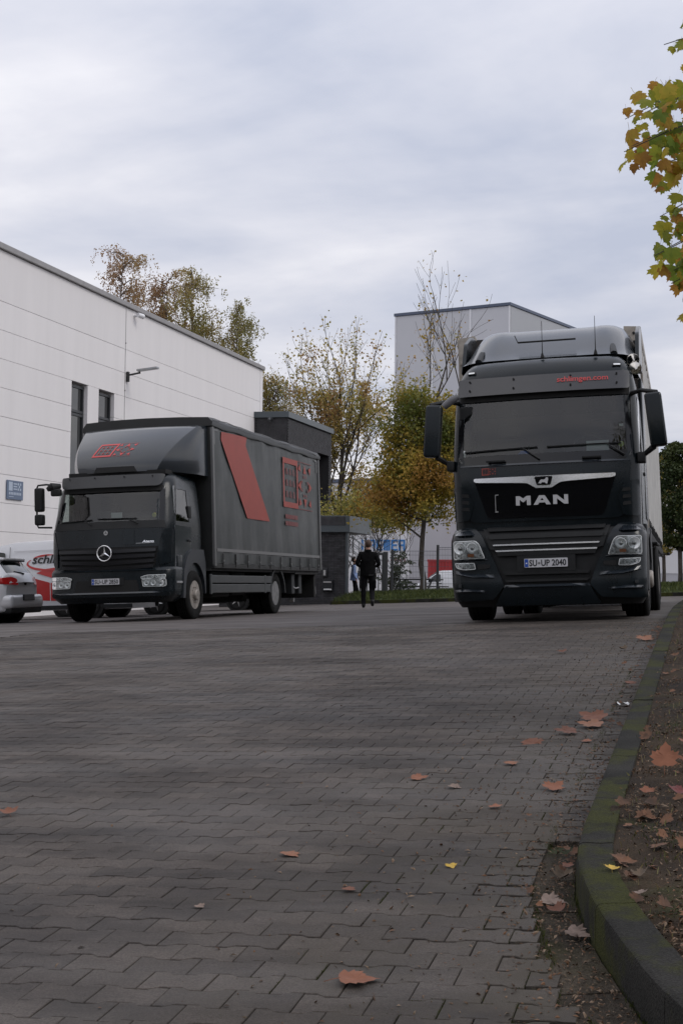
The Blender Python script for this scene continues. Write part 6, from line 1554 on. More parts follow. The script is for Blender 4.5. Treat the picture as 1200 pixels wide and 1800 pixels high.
    # mirrors of the passenger side stand out, those of the driver side lie before the box
    for s, zoff in ((-1, 0),):
        bm = bmesh.new(); box(bm, s * 1.44 - .085, s * 1.44 + .085, -.06, .10, 2.14, 2.60, .05, 3); mr = fin(bm, 'mirror', M['plastic'], t, smooth=True)
        bm = bmesh.new(); box(bm, s * 1.44 - .085, s * 1.44 + .085, -.06, .10, 1.88, 2.09, .045, 3); fin(bm, 'mirror', M['plastic'], t, smooth=True)
        bm = bmesh.new(); tube(bm, [(s * 1.10, .1, 2.64), (s * 1.3, .02, 2.66), (s * 1.47, .02, 2.65), (s * 1.50, .02, 2.58), (s * 1.50, .02, 1.9), (s * 1.47, .02, 1.84), (s * 1.2, .05, 1.83)], .018, 8); fins(bm, 'mirror_arm', M['plastic'], mr, smooth=True)
        bm = bmesh.new(); tube(bm, [(s * 1.02, .05, 2.62), (s * 1.13, -.08, 2.60), (s * 1.22, -.1, 2.55)], [.05, .085, .04], 10); box(bm, s * 1.05 - .1, s * 1.05 + .1, -.12, .0, 2.42, 2.56, .04, 3); fin(bm, 'front_mirror', M['plastic'], t, smooth=True)
    # papers and stickers behind the windscreen
    bm = bmesh.new(); box(bm, .0, .22, .1, .12, 1.95, 2.07); fin(bm, 'paper_sheet', M['paper'], t)
    bm = bmesh.new(); lathe(bm, [(.001, -.002), (.045, 0)], 16, 'y', D(.90, 1.99, -.015)); fin(bm, 'round_sticker', mat('sticker_yellow', (.5, .5, .15), .6), t)
    bm = bmesh.new(); box(bm, -.25, .0, .1, .3, 1.95, 2.1, .02); fin(bm, 'delivery_box', M['plasticgrey'], t)
    # roof air deflector: broad front, creased cheeks running back to the box
    def Ff(a, z):
        f = max(0, (z - 2.86) / .98); return .35 + 1.15 * f ** 1.7 + .18 * (a / 1.2) ** 2
    Dfr = lambda a, b, d: (a, Ff(a, b) - d, b)
    bm = bmesh.new(); rows = []
    for i in range(15):
        z = 2.86 + .98 * i / 14; f = i / 14; cw = .80 + .40 * f; r_ = []
        for k in range(17):
            a = -1 + k / 8; x = a * cw; r_.append((x, Ff(x, z), z))
        ends = []
        for s in (-1, 1):
            x1 = s * (cw + (1.27 - cw) * .5); x2 = s * 1.27; y0 = Ff(cw, z)
            ends.append([(x1, y0 + (1.27 - cw) * .7 + .03, z - .01), (x2, y0 + (1.27 - cw) * 1.9 + .1, z - .02), (s * 1.285, 1.98, z - .02)])
        rows.append([bm.verts.new(p) for p in ends[0][::-1] + r_ + ends[1]])
    for a, b in zip(rows, rows[1:]):
        for k in range(len(a) - 1): bm.faces.new((a[k], a[k + 1], b[k + 1], b[k]))
    top = [bm.verts.new((v.co.x, 1.98, 3.86)) for v in rows[-1]]
    for k in range(len(top) - 1): bm.faces.new((rows[-1][k], rows[-1][k + 1], top[k + 1], top[k]))
    df = fin(bm, 'roof_deflector', M['paint_light'], t, smooth=True, angle=28)
    fin(drape([[(-.47, 2.86), (.43, 2.86), (.36, 2.97), (-.42, 2.97)]], Dfr, .006, .0, .1), 'deflector_opening', M['dark'], df)
    put_logo(t, Dfr, -.60, 3.19, .82, .28, .33, M['redbright'], M['redprint'], .08, .008)
    bm = bmesh.new(); box(bm, -1.0, 1.0, .4, 1.6, 2.8, 2.88); fin(bm, 'roof_bracket', M['dark'], t)
    # load box
    W, Y0, Y1, Z0, Z1 = 1.385, 2.0, 10.05, 1.08, 4.05
    W = 1.37
    bm = bmesh.new(); box(bm, -W + .03, W - .03, Y0, Y0 + .06, 1.0, Z1 - .1); box(bm, -W + .03, W - .03, Y1 - .06, Y1, 1.0, Z1 - .1); fins(bm, 'end_wall', M['tarpdark'], t)
    bm = bmesh.new(); rows = []
    for k, (x, z) in enumerate(((-W - .03, Z1 - .20), (-W - .04, Z1 - .12), (-W + .05, Z1 - .01), (-.7, Z1 + .03), (0, Z1 + .045), (.7, Z1 + .03), (W - .05, Z1 - .01), (W + .04, Z1 - .12), (W + .03, Z1 - .20))):
        rows.append([bm.verts.new((x + .008 * math.sin(j * 1.7), Y0 - .05 + (Y1 - Y0 + .1) * j / 24, z + .012 * math.sin(j * 1.31 + k))) for j in range(25)])
    for a, b in zip(rows, rows[1:]):
        for j in range(24): bm.faces.new((a[j], a[j + 1], b[j + 1], b[j]))
    for j in (0, 24):
        bm.faces.new([r_[j] for r_ in rows])
    fin(bm, 'roof_tarpaulin', M['tarpdark'], t, smooth=True, angle=50)
    bm = bmesh.new(); tube(bm, [(W + .035, Y0, Z1 - .07)] + [(W + .045 + .008 * math.sin(j), Y0 + j * .8, Z1 - .06 + .02 * math.sin(j * 1.9)) for j in range(1, 10)] + [(W + .03, Y1 + .03, Z1 - .13)], .010, 5); fin(bm, 'tarpaulin_rope', M['grey_strip'], t)
    for s in (-1, 1):
        bm = bmesh.new(); rows = []; n = 90
        for z in (1.10, 1.33, 1.8, 2.4, 3.0, 3.5, 3.9):
            rows.append([bm.verts.new((s * (W + .007 * math.sin(k * .55) * (1 + .5 * math.sin(z * 2)) + -.004 * math.sin(k * 1.7 + z * 3) - .008 * abs(math.sin(k * .18 + z * .7))), Y0 + .09 + (Y1 - Y0 - .18) * k / n, z + (.015 * abs(math.sin((k / n) * 11.5 * PI)) - .015 if z < 1.2 else 0))) for k in range(n + 1)])
        for a, b in zip(rows, rows[1:]):
            for k in range(n): bm.faces.new((a[k], a[k + 1], b[k + 1], b[k]))
        fin(bm, 'side_curtain', M['tarp'], t, smooth=True)
        for y0 in (Y0, Y1 - .09): bm = bmesh.new(); box(bm, s * W - .05, s * W + .022, y0, y0 + .09, 1.04, Z1 - .2, .01); fin(bm, 'corner_post', M['satindark'], t)
        bm = bmesh.new(); box(bm, s * W - .06, s * W + .01, Y0, Y1, 1.0, 1.09, .01); fin(bm, 'side_rail', M['under'], t)
        Ds = lambda a, b, d, s=s: (s * (W + .0105 + d), a, b)
        fin(drape([[(2.15, 1.335), (9.9, 1.335), (9.9, 1.40), (2.15, 1.40)]], Ds, .003, .006, .3), 'reflective_strip', M['grey_strip'], t)
        for k in range(10):
            y = 2.5 + k * .80; bm = bmesh.new(); box(bm, s * (W + .018) - .008, s * (W + .018) + .008, y - .02, y + .02, 1.03, 1.30, .004)
            o = fin(bm, 'curtain_strap', M['under'], t)
            bm = bmesh.new(); box(bm, s * (W + .03) - .008, s * (W + .03) + .008, y - .03, y + .03, 1.13, 1.17, .004); fin(bm, 'buckle', M['satindark'], o)
        if s == 1:
            fin(drape([[(2.56, 3.80), (2.52, 3.64), (4.13, 2.09), (5.73, 2.09), (4.12, 3.66), (4.22, 3.85)]], Ds, .004, 0, .3), 'red_stripe', M['redprint'], t)
            put_logo(t, Ds, 6.85, 2.49, 2.47, 1.17, 0, M['redprint'], M['redprint_dull'], .3, .004)
            for z0 in (2.06, 2.22):
                pl = []
                for k in range(8): a = 6.98 + k * .13; pl.append([(a, z0), (a + .11, z0), (a + .11, z0 + .10), (a, z0 + .10)])
                fin(drape(pl, Ds, .004, 0, None), 'small_lettering', M['redprint_dull'], t)
            for y0, sg in ((2.10, 1), (9.85, -1)):
                pl = [[(y0, 3.78), (y0 + sg * .24, 3.78), (y0 + sg * .24, 3.815), (y0, 3.815)], [(y0, 3.5), (y0 + sg * .05, 3.5), (y0 + sg * .05, 3.78), (y0, 3.78)]]
                fin(drape(pl, Ds, .003, 0, None), 'corner_mark', M['grey_strip'], t)
        # side guards, mudguards
        for z0, z1, x_ in ((.70, .86, 0), (.50, .68, 0)):
            bm = bmesh.new(); box(bm, s * 1.32 - .03, s * 1.32, 1.95, 6.0, z0, z1, .015); fin(bm, 'side_guard', M['guard'], t)
        bm = bmesh.new(); box(bm, s * 1.32 - .035, s * 1.32 + .004, 1.90, 2.0, .48, .88, .01); box(bm, s * 1.32 - .035, s * 1.32 + .004, 5.45, 5.55, .48, .88, .01); fin(bm, 'guard_post', M['guard'], t)
        n = 12; c = (6.45, .48); P0 = [(c[0] + .54 * math.cos(PI * k / n), c[1] + .54 * math.sin(PI * k / n)) for k in range(n + 1)]; P1 = [(c[0] + .60 * math.cos(PI * k / n), c[1] + .60 * math.sin(PI * k / n)) for k in range(n + 1)]
        bm = bmesh.new(); prism(bm, P0 + P1[::-1], YZ(s * 1.32), -s * .55); fin(bm, 'mudguard', M['plasticgrey'], t, smooth=True)
        bm = bmesh.new(); box(bm, s * 1.15 - .16, s * 1.15 + .16, 7.9, 9.9, .92, 1.0, .01); fin(bm, 'floor_beam', M['under'], t)
    bm = bmesh.new(); box(bm, -.42, .42, .4, 10, .62, .9); box(bm, -1.3, 1.3, Y0, Y1, .95, 1.05); box(bm, -.9, .9, 1.05, 1.3, .35, .5); box(bm, -.5, .5, 6.3, 6.6, .3, .6); box(bm, -.7, .7, .3, 1.0, .45, .8); fin(bm, 'chassis', M['under'], t)
    bm = bmesh.new(); box(bm, .55, 1.2, 2.3, 3.4, .42, .95, .05); box(bm, .5, 1.15, 3.7, 4.6, .45, .95, .05); fin(bm, 'battery_box', M['dark'], t)
    # lifting gear under the tail
    bm = bmesh.new(); box(bm, -1.25, 1.25, 9.75, 9.9, .35, .95, .02); box(bm, -1.2, 1.2, 9.9, 10.05, .35, .55, .02); fin(bm, 'tail_lift', M['dark'], t)
    for y in (7.9, 8.5):
        bm = bmesh.new(); box(bm, 1.05, 1.22, y, y + .25, .45, .97, .02, mtx=None); fin(bm, 'lift_arm', M['plasticgrey'], t)
    bm = bmesh.new(); tube(bm, [(1.2, 8.0, .62), (1.22, 8.2, .58), (1.22, 8.45, .60)], .02, 6); lathe(bm, [(.001, 0), (.05, 0), (.05, .1), (.001, .1)], 12, 'x', (1.15, 7.95, .3)); fin(bm, 'air_coupling', M['satin'], t, smooth=True)
    bm = bmesh.new(); box(bm, 1.1, 1.24, 9.86, 9.95, .42, .62, .01); fin(bm, 'tail_light', M['satin'], t)
    return t
M['doorpaint'] = mat('anthracite_door_gloss', (0.016, 0.022, 0.027), 0.12, coat=0.8)
M['archgrey'] = mat('dark_arch_plastic', (0.022, 0.025, 0.03), 0.45)
M['visordark'] = mat('dark_visor_plastic', (0.026, 0.027, 0.029), 0.5, coat=.1)
M['plasticslat'] = mat('grille_slat_plastic', (0.014, 0.015, 0.018), 0.42)
M['satindark'] = mat('dull_aluminium_post', (0.16, 0.16, 0.16), 0.5, 0.5)
M['guard'] = mat('grey_side_guard', (0.042, 0.045, 0.046), 0.5, var=.15, vscale=3)
M['rimdark'] = mat('grey_steel_rim', (0.22, 0.22, 0.22), 0.45, 0.6, 0.3, 9)
box_truck()

# ------------------------------------------------------------------ cars and vans
def car_body(stn, mats_, name, parent, paint, glass_idx=None, sill=.28):
    """stations: (y, half width, belt z, roof z, roof half width, glass flag for the upper side, glass flag for the top from here to the next)"""
    bm = bmesh.new(); rows = []
    for (y, w, zb, zr, wr, gs, gt) in stn:
        zr = max(zr, zb + .004); wr = min(wr, w)
        prof = [(w * .90, sill - .06), (w * .97, sill), (w, sill + .22), (w, (zb + sill) / 2 + .12), (w * .985, zb)]
        dz = zr - zb
        prof += [(w * .985 + (wr - w * .985) * .5, zb + dz * .45), (wr, zb + dz * .82), (wr * .93, zb + dz * .95), (wr * .6, zr), (0, zr + .012)]
        pts = [(-a, b) for a, b in prof[:-1]] + [prof[-1]] + prof[:-1][::-1]
        L0, L1 = stn[0][0], stn[-1][0]; ke = max(0, 1 - (L1 - y) / .55) * .17 - max(0, 1 - (y - L0) / .55) * .17
        rows.append([bm.verts.new((a, y - ke * min(1, abs(a) / .9) ** 3, b)) for a, b in pts])
    nP = len(rows[0])
    for i in range(len(rows) - 1):
        gs, gt = stn[i][5], stn[i][6]
        for k in range(nP - 1):
            f = bm.faces.new((rows[i][k], rows[i][k + 1], rows[i + 1][k + 1], rows[i + 1][k]))
            if gs and k in (4, 5, nP - 6, nP - 7): f.material_index = 1
            if gt and 6 <= k <= nP - 8: f.material_index = 1
    bm.faces.new(rows[0]); bm.faces.new(rows[-1])
    return fin(bm, name, None, parent, smooth=True, mats=[paint, M['carglass']], angle=28)
M['carglass'] = mat('dark_car_glass', (.012, .016, .016), .05, coat=.3, spec=.7)
def car_wheel(parent, x, y, Rr=.31, w=.2, s=1):
    key = (Rr, w)
    if key not in wheel.cache: wheel.cache[key] = tyre_mesh(Rr, w, Rr * .66)
    me = wheel.cache[key]
    if not me.materials: me.materials.append(M['rubber'])
    o = bpy.data.objects.new('tyre', me); C.objects.link(o); o.parent = parent; o.location = (x, y, Rr)
    bm = bmesh.new(); lathe(bm, [(Rr * .67, s * w * .42), (Rr * .6, s * w * .3), (Rr * .55, s * w * .1), (.001, s * w * .1)], 24, 'x')
    for k in range(5):
        a = k * 2 * PI / 5; ca, sa = math.cos(a), math.sin(a); tube(bm, [(s * w * .36, ca * .04, sa * .04), (s * w * .33, ca * Rr * .62, sa * Rr * .62)], [.035, .028], 6)
    lathe(bm, [(.045, s * w * .3), (.045, s * w * .42), (.001, s * w * .43)], 12, 'x'); fin(bm, 'rim', M['satin'], o, smooth=True)
    bm = bmesh.new(); lathe(bm, [(Rr + .05, -w * .6), (Rr + .05, w * .45)], 28, 'x'); a = fin(bm, 'wheel_well', M['dark'], parent); a.location = (x, y, Rr)
HATCH = [(0.0, .70, .50, .56, .5, 0, 0), (.06, .80, .66, .70, .66, 0, 0), (.5, .87, .78, .84, .72, 0, 0), (1.05, .885, .90, .97, .74, 0, 1), (1.45, .89, .93, 1.22, .68, 1, 1), (1.85, .89, .94, 1.42, .62, 1, 0), (2.4, .89, .95, 1.475, .62, 1, 0), (2.95, .89, .95, 1.47, .61, 1, 0), (3.45, .885, .96, 1.42, .60, 1, 0), (3.78, .88, .97, 1.36, .58, 0, 0), (3.86, .875, .97, 1.32, .58, 0, 1), (4.08, .86, .98, 1.06, .66, 0, 0), (4.14, .85, .93, .98, .70, 0, 0), (4.2, .80, .80, .85, .7, 0, 0)]
def hatchback(loc, rot, paint, label, silver):
    t = thing('hatchback_car', loc, rot, label, 'car')
    car_body(HATCH, None, 'body', t, paint)
    # rear: bumper, lamps, badge, plate, spoiler, wiper
    bm = bmesh.new(); box(bm, -.85, .85, 3.7, 4.23, .30, .60, .12, 5); fin(bm, 'rear_bumper', paint, t, smooth=True)
    bm = bmesh.new(); box(bm, -.80, .80, 3.75, 4.2, .2, .34, .05, 3); fin(bm, 'rear_skirt', M['plastic'], t, smooth=True)
    bm = bmesh.new(); box(bm, -.56, .56, 3.62, 3.93, 1.325, 1.375, .02); fin(bm, 'roof_spoiler', paint, t, smooth=True)
    bm = bmesh.new(); box(bm, -.5, .5, 3.90, 3.945, 1.30, 1.325, .008); fin(bm, 'brake_light', M['plastic'], t)
    for s in (-1, 1):
        pl = rpoly([(s * .42, .80), (s * .42, .93), (s * .60, .975), (s * .87, .955), (s * .87, .82)], .03, 3)
        bm = drape([pl], lambda a, b, d: (a, 4.185 - .17 * min(1, abs(a) / .9) ** 3 - (b - .8) * .30 + d, b), .035, .14, .06, .012); fin(bm, 'tail_light', M['redlens'], t, smooth=True)
        car_wheel(t, s * .79, 3.42, s=s); car_wheel(t, s * .79, .82, s=s)
        bm = bmesh.new(); box(bm, s * .93 - .09, s * .93 + .09, 1.3, 1.45, .93, 1.06, .03, 3); fin(bm, 'mirror', paint, t, smooth=True)
        bm = bmesh.new()
        for y in (1.65, 2.62, 3.42): box(bm, s * .894 - .003, s * .894 + .003, y - .004, y + .004, .36, .95)
        fin(bm, 'door_gap', M['dark'], t)
        bm = bmesh.new(); box(bm, s * .90 - .012, s * .90 + .012, 2.38, 2.56, .84, .87, .006); fin(bm, 'door_handle', paint, t)
        bm = bmesh.new()
        for y in (2.60, 3.40): box(bm, s * .80 - .10, s * .80 + .085, y - .03, y + .03, .97, 1.40)
        bm.free()
    bm = bmesh.new(); lathe(bm, [(.065, 0), (.065, .015), (.05, .02), (.001, .02)], 20, 'y', (0, 4.155, .86)); fin(bm, 'badge', M['dark'], t, smooth=True)
    bm = bmesh.new(); box(bm, -.30, .30, 4.225, 4.245, .47, .60, .01); fin(bm, 'plate_recess', M['plastic'], t)
    bm = bmesh.new(); box(bm, -.26, .26, 4.246, 4.252, .48, .59, .004); fin(bm, 'number_plate', M['satindark'], t)
    bm = bmesh.new(); tube(bm, [(.0, 4.12, 1.03), (.05, 4.10, 1.055), (.35, 4.06, 1.09)], [.03, .014, .008], 6); fin(bm, 'rear_wiper', M['plastic'], t, smooth=True)
    return t
gu, gv_ = -14.05 - 4.2, 27.4
hatchback((gu, gv_, G(gu, gv_)), (R(2.5), 0, R(-86)), M['carsilver'], 'silver hatchback car parked nose to the white hall at the left edge, red tail lights', True)
VAN = [(0.0, .75, .55, .72, .6, 0, 0), (.08, .90, .80, .92, .72, 0, 0), (.45, .94, .98, 1.06, .76, 0, 0), (.85, .95, 1.08, 1.16, .80, 0, 1), (1.20, .955, 1.12, 1.55, .80, 0, 1), (1.62, .955, 1.13, 1.86, .78, 0, 0), (2.02, .955, 1.13, 1.93, .78, 0, 0), (3.0, .955, 1.13, 1.96, .78, 0, 0), (4.2, .955, 1.13, 1.96, .78, 0, 0), (5.0, .95, 1.13, 1.94, .77, 0, 0), (5.22, .93, 1.1, 1.86, .75, 0, 0), (5.28, .88, 1.0, 1.6, .7, 0, 0)]
def van(name, loc, rot, label, cargo=True, flip=1):
    t = thing(name, loc, rot, label, 'van')
    car_body(VAN, None, 'body', t, M['carwhite'])
    SD = lambda s: (lambda a, b, d: (s * (.9555 - (max(0, b - 1.13) * .20) - (max(0, 1 - (b - .25) / .2) * .02) + d), a, b))
    for s in (-1, 1):
        car_wheel(t, s * .85, .95, .33, .22, s); car_wheel(t, s * .85, 4.1, .33, .22, s)
        D_ = SD(s)
        for (y0, y1) in ((1.0, 2.02),):
            bm = bmesh.new(); g_ = bm
            tube(bm, [D_(y1, .4, .004), D_(y1, 1.1, .004), D_(y1, 1.8, .004)], .007, 4); fin(bm, 'door_gap', M['plasticgrey'], t)
        fin(drape([rpoly([(1.18, 1.16), (1.92, 1.16), (1.90, 1.66), (1.64, 1.70), (1.25, 1.42)], .05, 3)], D_, .004, .004, None), 'door_window', M['carglass'], t)
        fin(drape([rpoly([(2.12, 1.68), (4.9, 1.70), (4.9, 1.72), (2.12, 1.70)], .005, 2)], D_, .004, .004, None), 'side_crease', M['cladgrey'], t)
        bm = bmesh.new(); box(bm, s * .985 - .02, s * .985 + .02, 1.80, 2.0, 1.02, 1.06, .01); fin(bm, 'door_handle', M['plasticgrey'], t)
        bm = bmesh.new(); box(bm, s * 1.08 - .12, s * 1.08 + .1, 1.05, 1.22, 1.12, 1.38, .04, 3); fin(bm, 'mirror', M['plastic'], t, smooth=True)
        fin(drape([rpoly([(.0, .24), (5.2, .24), (5.2, .34), (.0, .34)], .02)], D_, .01, .03, .5), 'sill_strip', M['plasticgrey'], t)
    bm = bmesh.new(); box(bm, -.88, .88, -.06, .3, .28, .58, .08, 3); fin(bm, 'front_bumper', M['plasticgrey'], t, smooth=True)
    for s in (-1, 1):
        bm = bmesh.new(); box(bm, s * .75 - .14, s * .75 + .14, .0, .3, .68, .88, .06, 3); fin(bm, 'headlight', M['reflector'], t, smooth=True)
        bm = bmesh.new(); box(bm, s * .88 - .05, s * .88 + .06, 5.15, 5.29, 1.0, 1.6, .03); fin(bm, 'tail_light', M['redlens'], t, smooth=True)
    return t, SD
vu, vv_ = -18.65, 32.6
t, SD = van('delivery_van', (vu, vv_, G(vu, vv_)), (R(2.5), 0, R(-88)), 'white delivery van with dark lettering and red pattern behind the silver car')
D_ = SD(1)
text_obj('schlimgen', .20, D_, 'lettering', M['ink'], t, 2.62, 1.38, 1.35, .006, sx=.95, bold=.03, shear=.2)
def arc(a0, a1, rx, rz_, cx, cz, w0, n=16):
    o1, o2 = [], []
    for k in range(n + 1):
        f = k / n; a = R(a0 + (a1 - a0) * f); w = w0 * math.sin(PI * min(1, max(.08, f))) + .006
        o1.append((cx + (rx + w) * math.cos(a), cz + (rz_ + w) * math.sin(a))); o2.append((cx + (rx - w) * math.cos(a), cz + (rz_ - w) * math.sin(a)))
    return o1 + o2[::-1]
fin(drape([arc(150, 290, .62, .17, 3.12, 1.38, .025)], D_, .005, 0, None), 'red_swoosh', M['vanred'], t)
fin(drape([arc(85, 140, .62, .20, 3.12, 1.38, .018)], D_, .005, 0, None), 'red_swoosh', M['vanred'], t)
fin(drape([[(3.40 + k * .075, 1.27), (3.45 + k * .075, 1.27), (3.45 + k * .075, 1.31), (3.40 + k * .075, 1.31)] for k in range(6)], D_, .005, 0, None), 'small_lettering', M['steel'], t)
fin(drape([[(2.22, 1.05), (2.42, 1.09), (3.1, .90), (3.1, .46), (2.75, .48), (2.35, .62)], [(2.75, 1.14), (3.0, 1.24), (3.6, 1.3), (3.6, .96), (3.2, 1.0)], [(3.12, .90), (4.9, .55), (4.9, .38), (3.12, .46)]], D_, .004, 0, None), 'red_pattern', M['vanred'], t)
t2, _ = van('white_van', (-20.3, 98.5, -.45), (0, 0, R(-88 + 8)), 'white van standing far behind the mesh fence in front of the red container')
for (uu, vv2, lab) in ((-17.8, 36.4, 'dark parked car mostly hidden behind the curtain sided lorry, nearer one'), (-17.4, 42.0, 'dark parked car mostly hidden behind the curtain sided lorry, farther one')):
    hatchback((uu, vv2, G(uu, vv2)), (R(2.5), 0, R(-88)), M['cardark'], lab, False)

# ------------------------------------------------------------------ people
def skin_mesh(joints, bones, root):
    names = list(joints); idx = {n: i for i, n in enumerate(names)}
    me = bpy.data.meshes.new('person_body'); me.from_pydata([joints[n][0] for n in names], [(idx[a], idx[b]) for a, b in bones], [])
    o = bpy.data.objects.new('tmp', me); C.objects.link(o)
    sk = o.modifiers.new('s', 'SKIN'); sk.use_smooth_shade = True
    if not me.skin_vertices: me.attributes.new
    layer = me.skin_vertices[0] if me.skin_vertices else None
    if layer is None:
        bm = bmesh.new(); bm.from_mesh(me); bm.verts.layers.skin.verify(); bm.to_mesh(me); bm.free(); layer = me.skin_vertices[0]
    for n in names:
        r_ = joints[n][1]; layer.data[idx[n]].radius = r_ if isinstance(r_, tuple) else (r_, r_); layer.data[idx[n]].use_root = (n == root)
    sb = o.modifiers.new('u', 'SUBSURF'); sb.levels = 2; sb.render_levels = 2
    dg = bpy.context.evaluated_depsgraph_get(); res = bpy.data.meshes.new_from_object(o.evaluated_get(dg)); bpy.data.objects.remove(o); return res
def hand(J, B, wrist, side, wpos, fwd, palm_r=.028):
    w = Vector(wpos); f = Vector(fwd).normalized(); s = Vector((side, 0, 0)); s = (s - f * s.dot(f)).normalized(); dn = f.cross(s).normalized()
    J[wrist + 'palm'] = (tuple(w + f * .06), (palm_r, palm_r * .7)); B.append((wrist, wrist + 'palm'))
    for i, (o_, l) in enumerate(((-.03, .07), (-.01, .08), (.01, .078), (.03, .06))):
        a = w + f * .09 + s * o_; b = a + f * l * .5 - dn * .006; c = b + f * l * .35 - dn * .022
        for nme, p in (('a', a), ('b', b), ('c', c)): J[f'{wrist}f{i}{nme}'] = (tuple(p), .0095)
        B += [(wrist + 'palm', f'{wrist}f{i}a'), (f'{wrist}f{i}a', f'{wrist}f{i}b'), (f'{wrist}f{i}b', f'{wrist}f{i}c')]
    a = w + f * .04 - s * .035; b = a + f * .03 - s * .025; J[wrist + 't0'] = (tuple(a), .012); J[wrist + 't1'] = (tuple(b), .010); B += [(wrist + 'palm', wrist + 't0'), (wrist + 't0', wrist + 't1')]
def person(loc, rz, label, J, B, matf, mats_, hair, hairm, extra=None, scale=1.0):
    t = thing('person', loc, (0, 0, rz), label, 'person'); t.scale = (scale,) * 3
    me = skin_mesh(J, B, 'pelvis')
    for m_ in mats_: me.materials.append(m_)
    for p in me.polygons: p.material_index = matf(p.center); p.use_smooth = True
    o = bpy.data.objects.new('body', me); C.objects.link(o); o.parent = t
    if extra: extra(t)
    bm = bmesh.new(); hc, hr = hair
    bmesh.ops.create_uvsphere(bm, u_segments=20, v_segments=12, radius=1, matrix=Matrix.Translation(hc) @ Matrix.Diagonal((*hr, 1)))
    for v in bm.verts: v.co += Vector((rnd.gauss(0, .002), rnd.gauss(0, .002), rnd.gauss(0, .002)))
    bmesh.ops.delete(bm, geom=[v for v in bm.verts if v.co.z < hc[2] - hr[2] * .97 or (v.co.y > hc[1] + hr[1] * .30 and v.co.z < hc[2] + hr[2] * .3)], context='VERTS')
    fin(bm, 'hair', hairm, t, smooth=True)
    # face
    fy = hc[1] + hr[1] * .80; fz = hc[2] - .015
    bm = bmesh.new(); prism(bm, [(0, .0), (.012, -.035), (-.012, -.035)], lambda a, b, d: (a, fy + .012 + (d if b < -.01 else 0), fz + b), .02); fin(bm, 'nose', M['skin'], t, smooth=True)
    for s in (-1, 1):
        bm = bmesh.new(); bmesh.ops.create_uvsphere(bm, u_segments=8, v_segments=6, radius=.011, matrix=Matrix.Translation((s * .03, fy - .002, fz + .008))); fin(bm, 'eye', M['ink'], t, smooth=True)
        bm = bmesh.new(); bmesh.ops.create_uvsphere(bm, u_segments=8, v_segments=6, radius=1, matrix=Matrix.Translation((s * .082, hc[1] - .005, fz - .008)) @ Matrix.Diagonal((.014, .022, .032, 1))); fin(bm, 'ear', M['skin'], t, smooth=True)
    bm = bmesh.new(); box(bm, -.022, .022, fy - .012, fy + .003, fz - .062, fz - .054, .003); fin(bm, 'mouth', mat('lips', (.25, .09, .08), .6), t); return t
# man walking away, seen from the back: +y is his walking direction
J = {'pelvis': ((0, 0, .95), (.155, .115)), 'waist': ((0, .01, 1.10), (.165, .115)), 'chest': ((0, .02, 1.32), (.185, .125)), 'collar': ((0, .015, 1.45), (.10, .08)), 'neck': ((0, .02, 1.53), (.052, .055)), 'skull': ((0, .035, 1.615), (.07, .08)), 'crown': ((0, .03, 1.70), (.068, .075)),
     'sl': ((-.19, .01, 1.40), .078), 'sr': ((.19, .01, 1.40), .078), 'el': ((-.285, -.04, 1.14), .06), 'er': ((.285, -.04, 1.14), .06), 'wl': ((-.20, .19, 1.08), .034), 'wr': ((.20, .19, 1.08), .034),
     'hl': ((-.10, 0, .86), .105), 'hr': ((.10, 0, .86), .105), 'kl': ((-.105, .06, .50), .078), 'kr': ((.11, .10, .52), .078), 'cl': ((-.105, .06, .3), .068), 'cr': ((.115, -.04, .35), .068), 'al': ((-.10, .05, .09), .055), 'ar': ((.12, -.20, .20), .055), 'tl': ((-.10, .20, .04), (.042, .035)), 'tr': ((.125, -.10, .07), (.042, .035)), 'hel': ((-.10, -.02, .045), .038), 'her': ((.12, -.27, .18), .038)}
B = [('pelvis', 'waist'), ('waist', 'chest'), ('chest', 'collar'), ('collar', 'neck'), ('neck', 'skull'), ('skull', 'crown'), ('chest', 'sl'), ('chest', 'sr'), ('sl', 'el'), ('sr', 'er'), ('el', 'wl'), ('er', 'wr'), ('pelvis', 'hl'), ('pelvis', 'hr'), ('hl', 'kl'), ('hr', 'kr'), ('kl', 'cl'), ('kr', 'cr'), ('cl', 'al'), ('cr', 'ar'), ('al', 'tl'), ('ar', 'tr'), ('al', 'hel'), ('ar', 'her')]
hand(J, B, 'wl', -1, (-.20, .19, 1.08), (.35, .9, .15)); hand(J, B, 'wr', 1, (.20, .19, 1.08), (-.35, .9, .15))
def mf(c):
    if c.z > 1.49 and abs(c.x) < .12: return 2
    if c.y > .20 and 1.0 < c.z < 1.25 and abs(c.x) < .24: return 2
    if c.z > .90: return 0
    if c.z < .12 or (c.x > 0 and c.z < .24 and c.y < -.02): return 3
    return 1
